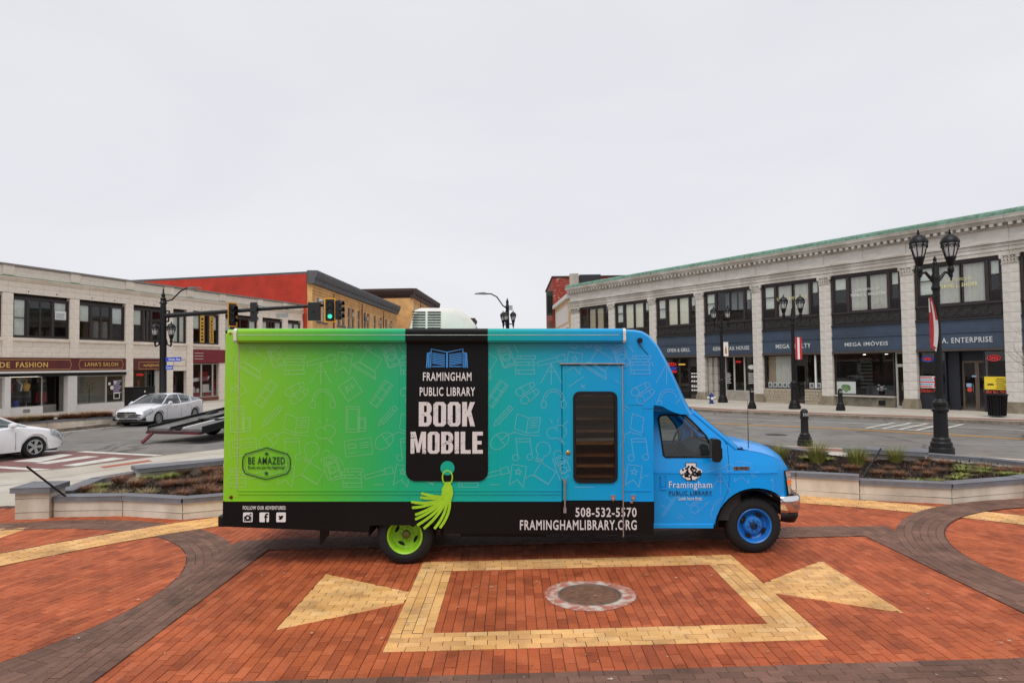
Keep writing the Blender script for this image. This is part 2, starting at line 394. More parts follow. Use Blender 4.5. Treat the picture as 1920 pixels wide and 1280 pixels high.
# ------------------------------------------------------------------ brick plaza
RED = brick_mat('paver_red', [(160,78,46),(184,96,58),(173,87,51),(190,102,65),(155,77,47),(180,92,55)])
TAN = brick_mat('paver_tan', [(218,164,100),(236,186,122),(228,176,112),(212,160,106),(238,192,132)])
DARK = brick_mat('paver_brown', [(112,82,69),(124,91,77),(103,76,65),(130,96,81),(116,88,76)])
plaza = tag(sheet('brick_plaza', [(-14,-5),(15,-5),(15,10.5),(13.4,13.6),(9.9,13.2),(4,14.6),(-4,14.6),(-8,12.6),(-9.5,12.9),(-11.5,12.2),(-14,9)], 0.004, MORT), kind='structure')
SH = 0.036
def W(x, y): return (x, y+SH*(x-0.81))
PL, BW, JG = 0.2, 0.1, 0.0048
RC_L, RC_R = (-7.4, 7.8), (9.0, 7.8)
ARC_C, ARC_I, ARC_O = (1.08, 3.67), 9.28, 10.02
def in_arc(x, y, e=0.0):
    wx, wy = W(x, y); r = hypot(wx-ARC_C[0], wy-ARC_C[1]); return ARC_I+e < r < ARC_O-e
def in_ring(c, e=0.0): return lambda x, y: 3.42+e < hypot(x-c[0], y-c[1]) < 3.97-e
ringL, ringR = in_ring(RC_L), in_ring(RC_R)
RECTS = {'frame': [(-1.17,2.79,6.12,6.52),(-1.17,2.79,8.45,8.85),(-1.17,-0.77,6.52,8.45),(2.39,2.79,6.52,8.45)],
         'square': [(4.95,5.53,5.58,10.15),(-3.98,-3.40,5.58,10.15),(-3.40,4.95,9.60,10.15),(-5.4,6.9,5.02,5.58)]}
TRI = [[(-2.29,8.45),(-2.29,6.71),(-1.17,7.36),(-1.17,7.70)], [(3.82,6.70),(3.82,8.49),(2.79,7.70),(2.79,7.36)],
       [(-9.8,11.2),(-9.3,9.3),(-7.75,10.25),(-7.75,11.32)]]
MH = (0.80, 7.46)
def in_rect(q, x, y): return q[0] <= x <= q[1] and q[2] <= y <= q[3]
def in_conv(P, x, y):
    return all((P[(i+1)%len(P)][0]-P[i][0])*(y-P[i][1])-(P[(i+1)%len(P)][1]-P[i][1])*(x-P[i][0]) >= 0 for i in range(len(P)))
COVER = [in_arc, ringL, ringR]+[(lambda x, y, q=q: in_rect(q, x, y)) for q in RECTS['frame']+RECTS['square']]+[(lambda x, y, P=P: in_conv(P, x, y)) for P in TRI]
COVER.append(lambda x, y: hypot(x-MH[0], W(x, y)[1]-MH[1]) < 0.47)
BR = {'red': MB(), 'tan': MB(), 'dark': MB()}
FULL = []                                     # full bricks that can be objects of their own
rb = random.Random(3)
def emit(kind, poly, z, full=None):
    """poly in pattern space -> chamfered paver"""
    z += rb.uniform(-0.0022, 0.0018)
    if full: FULL.append((kind, poly, z, full)); return
    put(kind, poly, z)
def put(kind, poly, z):
    P = [W(*p) for p in poly]; n = len(P); cx = sum(p[0] for p in P)/n; cy = sum(p[1] for p in P)/n
    def ins(p, d):
        L = hypot(p[0]-cx, p[1]-cy) or 1; k = max(0, 1-d/L); return (cx+(p[0]-cx)*k, cy+(p[1]-cy)*k)
    vs = [(*ins(p, 0.005), z) for p in P]+[(*p, z-0.003) for p in P]+[(*p, z-0.011) for p in P]
    fs = [tuple(range(n))]+[(i, n+i, n+(i+1)%n, (i+1)%n) for i in range(n)]+[(n+i, 2*n+i, 2*n+(i+1)%n, n+(i+1)%n) for i in range(n)]
    BR[kind].add(vs, fs)
def lattice(kind, x0, x1, y0, y1, z, test, along='y', ang=0.0, org=(0,0), clip=None):
    """running bond; 'along' is the direction of the courses"""
    ca, sa = cos(ang), sin(ang)
    a0, a1, b0, b1 = (x0, x1, y0, y1) if along == 'y' else (y0, y1, x0, x1)
    n = int(round((a1-a0)/BW)); g = JG/2
    for i in range(n):
        ph = (i % 2)*0.5*PL+rb.uniform(-0.012, 0.012)
        k = int((b1-b0)/PL)+2
        for j in range(-1, k):
            p0, p1 = b0+ph+j*PL, b0+ph+(j+1)*PL
            c0, c1 = a0+i*BW, a0+(i+1)*BW
            if clip == 'box': p0, p1 = max(p0, b0), min(p1, b1)
            if p1-p0 < 0.03: continue
            ge, gs = (0.0036+rb.uniform(0, 0.0014), g) if along == 'y' else (0.0020, 0.0032)
            q = [(c0+gs, p0+ge), (c1-gs, p0+ge), (c1-gs, p1-ge), (c0+gs, p1-ge)]
            if along == 'x': q = [(b, a) for a, b in q][::-1]
            q = [(org[0]+(a-org[0])*ca-(b-org[1])*sa, org[1]+(a-org[0])*sa+(b-org[1])*ca) for a, b in q]
            mxx, myy = sum(p[0] for p in q)/4, sum(p[1] for p in q)/4
            if not test(mxx, myy, q): continue
            full = None
            if isinstance(clip, list):
                q2 = clip_poly(q, clip)
                if len(q2) < 3: continue
                ar = abs(sum(q2[t][0]*q2[(t+1)%len(q2)][1]-q2[(t+1)%len(q2)][0]*q2[t][1] for t in range(len(q2))))/2
                if ar < 0.0008: continue
                if ar > 0.0172: full = (mxx, myy, ang+(pi/2 if along == 'x' else 0))
                q = q2
            elif p1-p0 > PL-0.001: full = (mxx, myy, ang+(pi/2 if along == 'x' else 0))
            emit(kind, q, z, full)
def hidden(q):
    for f in COVER:
        if all(f(*p) for p in q): return True
    return False
Z0 = 0.014
def lv(k): return Z0+0.0045*k
def ok_field(x, y, q):
    if hypot(x-RC_L[0], y-RC_L[1]) < 3.6 or hypot(x-RC_R[0], y-RC_R[1]) < 3.6: return False
    wx, wy = W(x, y)
    if wy > 13.2 or (wx < -8.6 and wy > 12.6): return False
    return not hidden(q)
lattice('red', -11.4, 12.6, 4.0, 13.4, Z0, ok_field)
for c, an in ((RC_L, radians(-15)), (RC_R, radians(14))):
    def ok_disc(x, y, q, c=c): return hypot(x-c[0], y-c[1]) < 3.6 and y > 4.0 and not hidden(q)
    lattice('red', c[0]-3.9, c[0]+3.9, c[1]-4.2, c[1]+4.0, Z0, ok_disc, ang=an, org=c)
def mortar_ring(cx, cy, r0, r1, a0, a1, z, world=False):
    n = 120; b = MB(); rows = []
    for r in (r0, r1):
        rows.append([((cx+r*cos(a0+(a1-a0)*i/n), cy+r*sin(a0+(a1-a0)*i/n)) if world else W(cx+r*cos(a0+(a1-a0)*i/n), cy+r*sin(a0+(a1-a0)*i/n)))+(z,) for i in range(n+1)])
    b.grid(rows).build('joint_bed', MORT, plaza)
def polar(kind, cx, cy, r0, rows, a0, a1, z, world=False):
    for i in range(rows):
        ra, rbb = r0+i*BW, r0+(i+1)*BW; da = PL/((ra+rbb)/2); n = int((a1-a0)/da)
        for j in range(n):
            t0 = a0+(j+0.5*(i % 2))*da; t1 = t0+da; g = JG/2; ga = g/ra
            q = [(cx+r*cos(t), cy+r*sin(t)) for r, t in ((ra+g, t0+ga), (rbb-g, t0+ga), (rbb-g, t1-ga), (ra+g, t1-ga))]
            if world: q = [(p[0], p[1]-SH*(p[0]-0.81)) for p in q]
            wx, wy = W(*q[0])
            if abs(wx) > 12.5 or wy > 13.3 or wy < 3.6: continue
            emit(kind, q[::-1], z)
mortar_ring(*RC_L, 3.40, 3.98, radians(-80), radians(280), lv(1)-0.0035); polar('dark', *RC_L, 3.415, 6, radians(-80), radians(280), lv(1))
mortar_ring(*ARC_C, ARC_I-0.01, ARC_O, radians(30), radians(152), lv(2)-0.0035, True); polar('tan', *ARC_C, ARC_I, 7, radians(30), radians(152), lv(2), True)
for k, kind, mt in (('square', 'dark', 3), ('frame', 'tan', 1)):
    for q in RECTS[k]:
        al = 'x' if (q[1]-q[0]) > (q[3]-q[2]) else 'y'
        sheet('joint_bed', [W(q[0], q[2]), W(q[1], q[2]), W(q[1], q[3]), W(q[0], q[3])], lv(mt)-0.0035, MORT, plaza)
        nn = round(((q[3]-q[2]) if al == 'x' else (q[1]-q[0]))/BW)
        lattice(kind, *q, lv(mt), lambda x, y, p: True, along=al, clip='box')
for P in TRI:
    sheet('joint_bed', [W(*p) for p in P], lv(1)-0.0035, MORT, plaza)
    lattice('tan', min(p[0] for p in P), max(p[0] for p in P), min(p[1] for p in P)-0.05, max(p[1] for p in P)+0.1, lv(1), lambda x, y, p: True, along='x', clip=P)
mortar_ring(*RC_R, 3.40, 3.98, radians(-100), radians(260), lv(4)-0.0035); polar('dark', *RC_R, 3.415, 6, radians(-100), radians(260), lv(4))
# the 300 that show largest become pavers of their own, the rest one mass per colour
def vis(e):
    x, y = W(e[3][0], e[3][1])
    return y > 5.35 and abs(x) < 0.735*y-0.1 and y < 8.4
FULL.sort(key=lambda e: (0 if vis(e) else 1, hypot(*W(e[3][0], e[3][1]))))
bm_ = {}
for k, mtl in (('red', RED), ('tan', TAN), ('dark', DARK)):
    h, l_ = (BW-JG)/2, PL/2-(0.0042 if k == 'red' else 0.0024)
    P = [(-h,-l_),(h,-l_),(h,l_),(-h,l_)]
    b = MB()
    vs = [(p[0]*0.92, p[1]*0.962, 0) for p in P]+[(*p, -0.003) for p in P]+[(*p, -0.011) for p in P]
    fs = [(0,1,2,3)]+[(i, 4+i, 4+(i+1)%4, (i+1)%4) for i in range(4)]+[(4+i, 8+i, 8+(i+1)%4, 4+(i+1)%4) for i in range(4)]
    o = b.add(vs, fs).build('paver', mtl); bm_[k] = o.data; bpy.data.objects.remove(o)
for e in FULL[:300]:
    o = bpy.data.objects.new('paver', bm_[e[0]]); C.objects.link(o); o.parent = plaza
    o.location = (*W(e[3][0], e[3][1]), e[2]); o.rotation_euler = (rb.uniform(-.006,.006), rb.uniform(-.006,.006), e[3][2]+(SH if abs(e[3][2]) > 1 else 0)+rb.uniform(-.006,.006))
for e in FULL[300:]: put(e[0], e[1], e[2])
for k, nm, mtl in (('red', 'red_pavers', RED), ('tan', 'tan_pavers', TAN), ('dark', 'brown_pavers', DARK)):
    tag(BR[k].build(nm, mtl, plaza, recalc=False), kind='stuff')
# manhole in the plaza
mh = thing('manhole_cover', 'rusty brown manhole cover in a worn pale collar in the brick plaza', 'manhole', (MH[0], MH[1], 0))
IRON = mat('manhole_iron', (116, 82, 62), 0.75, 0.0, var=0.25, scale=14, bump=0.4, bscale=40)
b = MB(); b.lathe([(0,0.020),(0.315,0.020),(0.322,0.014)], n=48)
b.build('lid', IRON, mh)
b = MB()
for i in range(-3, 4):
    for j in range(-3, 4):
        if hypot(i, j) < 3.2: b.box(i*.085-.03, i*.085+.03, j*.085-.012, j*.085+.012, 0.019, 0.0225)
tag(b.build('tread_pattern', IRON, mh), kind='stuff')
MB().lathe([(0.322,0.014),(0.325,0.024),(0.345,0.024),(0.347,0.012)], n=48).build('frame_ring', mat('iron_ring', (120,112,104), 0.6, 0.4), mh)
cb = MB(); rows = [[], []]
rr = random.Random(5)
for i in range(64):
    a = 2*pi*i/64; r2 = 0.490+0.012*sin(3*a+1)+rr.uniform(-.005,.005)
    rows[0].append((0.343*cos(a), 0.343*sin(a), 0.0215)); rows[1].append((r2*cos(a), r2*sin(a), 0.0175))
cb.grid(rows, close=True)
def collar_mat():
    m = mat('collar', (190,182,168), 0.85, var=0.0); n = m.node_tree.nodes; l = m.node_tree.links; b_ = n['Principled BSDF']
    t = n.new('ShaderNodeTexCoord'); z = n.new('ShaderNodeTexNoise'); z.inputs['Scale'].default_value = 9; z.inputs['Detail'].default_value = 9
    r = n.new('ShaderNodeValToRGB'); r.color_ramp.elements[0].position = 0.46; r.color_ramp.elements[0].color = lin((168,104,88)); r.color_ramp.elements[1].position = 0.60; r.color_ramp.elements[1].color = lin((190,176,162))
    l.new(t.outputs['Object'], z.inputs[0]); l.new(z.outputs[0], r.inputs[0]); l.new(r.outputs[0], b_.inputs['Base Color']); return m
cb.build('collar', collar_mat(), mh)

# ------------------------------------------------------------------ planters
STONE = mat('planter_stone', (216, 206, 190), 0.85, var=0.07, scale=5, bump=0.25, bscale=70, dirt=0.32)
COPE = mat('bluestone', (112, 113, 120), 0.7, var=0.12, scale=6, bump=0.15, bscale=60, dirt=0.12)
SOIL = mat('mulch', (40, 31, 27), 0.98, var=0.5, scale=26, bump=1.0, bscale=60, spec=0.1)
def wall_run(parent, pts, h, th=0.26, cope=0.075, split=0.12):
    """low wall: each straight run is two courses of stone under a bluestone coping, joints open"""
    ins = offset_line(pts, th)
    for i in range(len(pts)-1):
        a, b_ = pts[i], pts[i+1]; c, d = ins[i+1], ins[i]
        L = hypot(b_[0]-a[0], b_[1]-a[1]); t = 0.006/L
        lerp = lambda p, q, k: (p[0]+(q[0]-p[0])*k, p[1]+(q[1]-p[1])*k)
        q = [lerp(a, b_, t), lerp(a, b_, 1-t), lerp(d, c, 1-t), lerp(d, c, t)]
        MB().prism(q, -0.05, split, 'xy').build('base_stone', STONE, parent, bevel=0.006)
        MB().prism(q, split+0.008, h-cope-0.004, 'xy').build('wall_stone', STONE, parent, bevel=0.006)
        n = Vector((-(b_[1]-a[1]), b_[0]-a[0])).normalized()*0.025
        q2 = [(q[0][0]-n.x, q[0][1]-n.y), (q[1][0]-n.x, q[1][1]-n.y), q[2], q[3]]
        MB().prism(q2, h-cope, h, 'xy').build('coping_stone', COPE, parent, bevel=0.008)
def soil(parent, poly, z):
    cx = sum(p[0] for p in poly)/len(poly); cy = sum(p[1] for p in poly)/len(poly); b = MB(); rs = random.Random(2)
    rows = []
    for k in range(13):
        t = k/12; row = []
        for i, p in enumerate(poly):
            p2 = poly[(i+1) % len(poly)]
            for s_ in range(8):
                x = p[0]+(p2[0]-p[0])*s_/8; y = p[1]+(p2[1]-p[1])*s_/8
                row.append((cx+(x-cx)*t, cy+(y-cy)*t, z+0.07*(1-t*t)+rs.uniform(-.02,.02)))
        rows.append(row)
    b.grid(rows, close=True).build('soil', SOIL, parent)
pl = thing('planter', 'low pale stone planter with a taller end pier, left of the bus', 'planter')
wall_run(pl, [(-7.90,11.78),(-6.72,11.80),(-5.52,11.44),(-4.2,12.02),(-3.2,12.9)], 0.36)
wall_run(pl, [(-8.07,14.75),(-8.46,13.75),(-8.20,12.30)], 0.36)
wall_run(pl, [(-3.2,12.9),(-3.2,16.2),(-6.4,15.6)], 0.34)
P1 = [(-8.44,11.62),(-7.90,11.68),(-7.98,12.22),(-8.50,12.18)]
MB().prism(P1, -0.05, 0.13, 'xy').build('pier_stone', STONE, pl, bevel=0.006)
MB().prism(P1, 0.138, 0.36, 'xy').build('pier_stone', STONE, pl, bevel=0.006)
MB().prism(P1, 0.368, 0.46, 'xy').build('pier_stone', STONE, pl, bevel=0.006)
MB().prism([(-8.49,11.56),(-7.85,11.62),(-7.93,12.28),(-8.55,12.24)], 0.463, 0.55, 'xy').build('pier_cap', COPE, pl, bevel=0.008)
MB().prism([(-7.98,14.45),(-6.62,15.42),(-6.40,15.12),(-7.66,14.10)], 0.0, 0.42, 'xy').build('seat_base', STONE, pl, bevel=0.006)
MB().prism([(-8.08,14.50),(-6.58,15.55),(-6.30,15.10),(-7.66,13.98)], 0.423, 0.50, 'xy').build('seat_slab', COPE, pl, bevel=0.008)
soil(pl, [(-7.7,12.0),(-6.7,12.05),(-5.5,11.7),(-4.3,12.3),(-3.4,13.1),(-3.4,16),(-6.3,15.4),(-7.6,14.3),(-8.2,13.6),(-8.0,12.4)], 0.23)
pr = thing('planter', 'low pale stone planter with green grasses, right of the blue hood', 'planter')
wall_run(pr, [(4.2,13.2),(5.22,12.72),(6.17,12.28)], 0.44)
wall_run(pr, [(6.18,12.30),(7.52,11.81),(9.07,12.25),(10.6,12.95),(11.0,13.6)], 0.36)
wall_run(pr, [(10.95,13.6),(10.3,14.95),(9.55,15.75)], 0.36)
wall_run(pr, [(7.6,16.6),(6.9,18.4),(6.2,19.2),(5.2,18.2),(4.2,13.2)], 0.30)
MB().prism([(7.62,15.62),(8.92,14.86),(9.2,15.36),(7.84,16.12)], 0.0, 0.42, 'xy').build('seat_base', STONE, pr, bevel=0.006)
MB().prism([(7.48,15.58),(8.90,14.74),(9.32,15.42),(7.80,16.25)], 0.423, 0.505, 'xy').build('seat_slab', COPE, pr, bevel=0.008)
soil(pr, [(4.5,13.3),(6.2,12.6),(7.5,12.1),(9.0,12.5),(10.5,13.15),(10.7,13.6),(10.1,14.8),(9.4,15.5),(7.5,16.4),(6.7,18.2),(6.2,18.9),(5.4,18)], 0.23)
pf = thing('planter', 'long low stone planter of brown grass before the maroon shop signs', 'planter')
wall_run(pf, [(-22.2,26.4),(-21.2,28.5),(-20.35,29.9),(-19.5,31.2),(-18.75,32.4)], 0.36)
wall_run(pf, [(-18.75,32.4),(-19.7,33.1),(-23.0,27.4),(-22.2,26.4)], 0.36)
soil(pf, [(-22.2,27.0),(-21.2,28.9),(-18.95,32.4),(-19.7,32.8),(-22.9,27.4)], 0.26)
# ================================================================== the bookmobile
GRAD = [(-3.7,(136,194,38)),(-3.0,(112,184,42)),(-2.4,(82,176,56)),(-1.8,(48,168,88)),(-1.37,(22,164,118)),(-0.34,(0,162,152)),(0.3,(0,158,176)),(1.0,(0,150,200)),(1.7,(0,146,218)),(2.6,(2,146,228)),(3.7,(4,150,232))]
def wrap_mat(name, light=0.0, rough=0.28):
    m = bpy.data.materials.new(name); m.use_nodes = True; MATS[name] = m
    n = m.node_tree.nodes; l = m.node_tree.links; b = n['Principled BSDF']
    t = n.new('ShaderNodeTexCoord'); sx = n.new('ShaderNodeSeparateXYZ'); l.new(t.outputs['Object'], sx.inputs[0])
    mr = n.new('ShaderNodeMapRange'); mr.inputs['From Min'].default_value = -3.7; mr.inputs['From Max'].default_value = 3.7
    l.new(sx.outputs['X'], mr.inputs['Value'])
    r = n.new('ShaderNodeValToRGB'); e = r.color_ramp.elements
    while len(e) < len(GRAD): e.new(0.5)
    for i, (x, c) in enumerate(GRAD):
        e[i].position = (x+3.7)/7.4; k = lin(c); e[i].color = tuple(k[j]*(1-light)+0.85*light for j in range(3))+(1,)
    l.new(mr.outputs[0], r.inputs[0]); l.new(r.outputs[0], b.inputs['Base Color'])
    b.inputs['Roughness'].default_value = rough; b.inputs['Specular IOR Level'].default_value = 0.3; b.inputs['Coat Weight'].default_value = 0.22; b.inputs['Coat Roughness'].default_value = 0.12
    z = n.new('ShaderNodeTexNoise'); z.inputs['Scale'].default_value = 2.2; z.inputs['Detail'].default_value = 2; l.new(t.outputs['Object'], z.inputs[0])
    bp = n.new('ShaderNodeBump'); bp.inputs['Strength'].default_value = 0.12; bp.inputs['Distance'].default_value = 0.03
    l.new(z.outputs[0], bp.inputs['Height']); l.new(bp.outputs[0], b.inputs['Normal']); l.new(bp.outputs[0], b.inputs['Coat Normal'])
    return m
WRAP = wrap_mat('vehicle_wrap'); DOOD = wrap_mat('wrap_line_print', 0.095)
BLKV = mat('black_vinyl', (15, 13, 13), 0.45, var=0.1, scale=3, spec=0.2, dirt=0.2)
BLACK = mat('black_plastic', (12, 12, 13), 0.5, var=0.1, spec=0.35)
RUB = mat('tyre_rubber', (17, 17, 18), 0.85, var=0.15, scale=20, bump=0.1)
CHR = mat('chrome', (222, 222, 224), 0.12, 1.0, var=0)
ALU = mat('aluminium', (176, 176, 178), 0.35, 0.9, var=0.1)
WHT = mat('letter_white', (222, 218, 214), 0.5, var=0.0)
WORN = mat('letter_worn_white', (206, 200, 198), 0.6, var=0.10, scale=90)
NAVY = mat('letter_navy', (18, 50, 92), 0.5, var=0)
DGRN = mat('badge_green', (20, 62, 30), 0.5, var=0)
LIME = mat('tassel_lime', (150, 200, 34), 0.45, var=0.08, scale=8)
ROOFW = mat('roof_white', (226, 224, 218), 0.5, var=0.05, dirt=0.1)
UNDER = mat('underbody', (20, 19, 19), 0.9, var=0.2)
WOOD = mat('shelf_wood', (168, 128, 92), 0.6, var=0.2, scale=5)
VGL = thin_glass('vehicle_glass', (200, 208, 206)); DGL = thin_glass('door_glass', (226, 214, 200))
BY = 8.62
bus = thing('library_bus', 'long bookmobile bus wrapped in a green to blue gradient, parked on the brick plaza', 'bus', (0, BY, 0.0))
bus.rotation_euler = (0, radians(0.8), 0)
def gz(x): return 0.015+sin(radians(0.8))*x      # height of the plaza in the raked frame of the bus
X0, XF, ZB, ZT, WD = -3.67, 1.74, 0.80, 2.955, 2.40

# -- box body: near side pieces round the door opening, roof, back, far side
b = MB()
def side(x0, x1, z0, z1, y=0.0): b.quad((x0,y,z0),(x1,y,z0),(x1,y,z1),(x0,y,z1))
RT = ZT-0.05
side(X0+0.03, 0.585, ZB, RT); side(0.585, 1.355, 2.505, RT); side(1.355, XF, ZB, 2.0); side(1.355, 1.42, 2.0, RT)
for xx in (0.585, 1.355): b.quad((xx,0,ZB),(xx,0.10,ZB),(xx,0.10,2.505),(xx,0,2.505))
b.quad((0.585,0,2.505),(1.355,0,2.505),(1.355,0.1,2.505),(0.585,0.1,2.505))
side(X0+0.03, XF, ZB, 2.0, WD); side(X0+0.03, 1.42, 2.0, RT, WD)
ed = [(0.05*(1-cos(t)), RT+0.05*sin(t)) for t in [k*pi/8 for k in range(5)]]
rows = [[(x, y, z) for x in (X0+0.03, -2, -0.5, 1, XF-0.3)] for y, z in ed]+[[(x, WD-y, z) for x in (X0+0.03, -2, -0.5, 1, XF-0.3)] for y, z in ed[::-1]]
b.grid(rows)
# rounded rear corners
for s_, yy in ((1, 0), (-1, WD)):
    b.grid([[(X0+0.03-0.03*sin(t), yy+s_*0.03*(1-cos(t)), z) for z in (ZB, RT)] for t in [k*pi/8 for k in range(5)]])
b.quad((X0,0.03,ZB),(X0,WD-0.03,ZB),(X0,WD-0.03,RT),(X0,0.03,RT)); b.quad((X0,0.03,RT),(X0,WD-0.03,RT),(X0+0.03,WD-0.05,ZT),(X0+0.03,0.05,ZT))
b.quad((X0,0.02,ZB),(XF,0.02,ZB),(XF,WD,ZB),(X0,WD,ZB))
body = b.build('box_body', WRAP, bus, smooth=True, recalc=False)
box('front_bulkhead', XF-0.03, XF, 0.02, WD-0.02, ZB, 2.2, WRAP, bus)
# inside seen through the door
ins = box('interior_back_wall', 0.2, 1.7, 1.05, 1.1, 0.82, 2.9, mat('interior_brown', (130,98,74), 0.8), bus)
for z in (1.02, 1.16, 1.30, 1.46, 1.62, 1.78, 1.94, 2.08): box('shelf', 0.3, 1.68, 0.42, 1.05, z, z+0.03, WOOD, bus)
# -- lower black skirt
b = MB()
b.prism([(X0+0.005,0.485),(-1.83,0.412),(-1.82,0.50),(-0.90,0.50),(-0.89,0.40),(0.582,0.388),(0.582,0.797),(X0+0.005,0.797)], 0.004, 0.05)
b.prism([(1.358,0.385),(1.735,0.383),(1.735,0.797),(1.358,0.797)], 0.004, 0.05)
b.prism([(X0+0.005,0.485),(-1.83,0.412),(-1.82,0.50),(-0.90,0.50),(-0.89,0.40),(1.735,0.39),(1.735,0.797),(X0+0.005,0.797)], WD-0.05, WD)
b.box(X0+0.01, X0+0.05, 0.05, WD-0.05, 0.5, 0.797)
b.build('skirt', BLKV, bus)
b = MB(); b.box(X0+0.2, 1.7, 0.3, WD-0.3, 0.50, 0.78); b.box(-3.2, 2.9, 0.75, 0.9, 0.30, 0.5); b.box(-3.2, 2.9, 1.5, 1.65, 0.30, 0.5); b.box(-0.7, 0.4, 0.25, 0.7, 0.3, 0.5); b.box(-1.6, -1.15, 0.5, 1.9, 0.28, 0.45)  # widest dark box added to block light under the floor, beside frame parts
b.build('chassis', UNDER, bus)
MB().prism([(-2.57,0.45),(-2.44,0.45),(-2.46,0.26),(-2.55,0.14),(-2.57,0.15)], 0.45, 0.49).build('mud_flap', BLACK, bus)
box('rear_bumper', X0-0.09, X0+0.02, 0.08, WD-0.08, 0.46, 0.60, BLACK, bus, 0.015)
# trim rails, seams and rivets on the side
b = MB()
b.box(-3.48, 0.57, -0.008, 0.002, 0.925, 0.935); b.box(-3.48, 0.57, -0.008, 0.002, 0.885, 0.893); b.box(1.37, 1.70, -0.008, 0.002, 0.925, 0.935)
b.box(X0+0.03, 0.58, -0.006, 0.004, 0.797, 0.812); b.box(1.36, 1.735, -0.006, 0.004, 0.797, 0.812)
b.build('rub_rail', WRAP, bus)
box('corner_seam', -3.492, -3.480, -0.004, 0.002, 0.94, 2.78, mat('seam_grey', (170,166,130), 0.5), bus)
rv = MB(); 
def rivet(x, z, y=0.0, r=0.009): rv.lathe([(r, 0), (r*0.8, -0.004), (0.0, -0.006)], (x, y, z), 6, 'y')
for k in range(14): rivet(-3.56, 0.98+k*0.135); rivet(-2.30, 0.98+k*0.135, r=0.005); rivet(-1.95, 0.98+k*0.135, r=0.005); rivet(0.42, 0.98+k*0.135, r=0.005); rivet(1.62, 0.98+k*0.135)
for k in range(16): rivet(-3.5+k*0.265+(0.06 if k % 3 else 0), 0.855)
for k in range(9): rivet(0.66+k*0.08, 2.44, -0.012, 0.005)
for k in range(12): rivet(0.63, 1.5+k*0.08, -0.012, 0.005); rivet(1.31, 0.98+k*0.13, -0.012, 0.005)
rv.build('rivets', WRAP, bus, smooth=True)
for x in (-2.42, -1.46, -0.22): box('panel_seam', x-0.002, x+0.002, -0.0022, 0.001, 0.94, 2.78, WRAP, bus)
rl = MB().lathe([(0.022,0),(0.02,-0.012),(0,-0.016)], (-3.56,0,0.85), 12, 'y').build('marker_light', mat('lens_dark_red', (96,16,18), 0.3), bus)
MB().lathe([(0.016,0),(0.014,-0.01),(0,-0.014)], (-3.60,0,2.905), 10, 'y').build('marker_light', mat('lens_amber', (200,96,30), 0.3), bus)
# -- awning along the roof edge
aw = thing('awning', None, None); aw.parent = bus
prof = [(0.002,2.945),(-0.05,2.962),(-0.10,2.955),(-0.128,2.925),(-0.128,2.885),(-0.122,2.88),(-0.128,2.872),(-0.125,2.81),(-0.105,2.785),(0.002,2.785)]
for x0, x1, mt, nm in ((-3.47,-1.37,WRAP,'awning_section'), (-1.37,-0.34,BLKV,'awning_section'), (-0.34,1.345,WRAP,'awning_section')):
    MB().prism(prof, x0, x1, 'yz').build(nm, mt, aw, smooth=True, angle=25)
MB().box(-3.47, 1.30, -0.1305, -0.121, 2.874, 2.880).build('awning_lip', mat('lip_pale', (196,214,196), 0.4), aw)
pe = [(y*1.08-0.002, 2.865+(z-2.865)*1.03) for y, z in prof]
for x0, x1 in ((-3.505,-3.47), (1.345,1.375)): MB().prism(pe, x0, x1, 'yz').build('end_cap', ROOFW, aw, bevel=0.006)
# -- entrance door
door = thing('door', None, None); door.parent = bus
def rrect(x0, x1, z0, z1, r, n=5):
    return arc(x1-r, z1-r, r, 0, pi/2, n)+arc(x0+r, z1-r, r, pi/2, pi, n)+arc(x0+r, z0+r, r, pi, 1.5*pi, n)+arc(x1-r, z0+r, r, 1.5*pi, 2*pi, n)
def plate(outer, holes, y0, y1):
    """polygon with holes in the xz plane, given thickness"""
    loops = [outer]+holes; P = [p for L in loops for p in L]
    tri = tessellate_polygon([[Vector((p[0], p[1], 0)) for p in L] for L in loops]); n = len(P)
    b = MB(); vs = [(p[0], y0, p[1]) for p in P]+[(p[0], y1, p[1]) for p in P]; fs = [tuple(t) for t in tri]+[tuple(i+n for i in t) for t in tri]
    k = 0
    for L in loops:
        for i in range(len(L)): fs.append((k+i, k+(i+1) % len(L), n+k+(i+1) % len(L), n+k+i))
        k += len(L)
    return b.add(vs, fs)
wo = rrect(0.742, 1.272, 1.042, 2.158, 0.075)
plate([(0.595,0.812),(1.345,0.812),(1.345,2.495),(0.595,2.495)], [wo], -0.006, 0.04).build('door_leaf', WRAP, door)
box('door_skirt', 0.593, 1.347, -0.004, 0.04, 0.385, 0.800, BLKV, door)
plate(rrect(0.728,1.286,1.028,2.172,0.085), [rrect(0.765,1.249,1.065,2.135,0.06)], -0.022, 0.03).build('window_gasket', BLACK, door, smooth=True)
plate(rrect(0.760,1.254,1.060,2.140,0.06), [], 0.008, 0.014).build('window_pane', DGL, door)
for z in (1.22, 1.50): box('window_bar', 0.765, 1.25, 0.03, 0.05, z, z+0.035, mat('bar_brass', (150,130,98), 0.4, 0.5), door)
box('drip_rail', 0.56, 1.38, -0.035, 0.0, 2.512, 2.532, ALU, door, 0.004)
MB().tube([(1.352,-0.012,0.36),(1.352,-0.012,2.50)], 0.009, 8).build('hinge_rod', ALU, door, smooth=True)
b = MB(); b.tube([(0.620,-0.05,1.05),(0.620,-0.05,0.72)], 0.012, 8); b.box(0.602,0.638,-0.055,-0.004,1.03,1.085); b.box(0.602,0.638,-0.055,-0.004,0.665,0.73); b.box(0.61,0.63,-0.056,-0.044,0.70,1.06)
b.build('grab_handle', ALU, door)
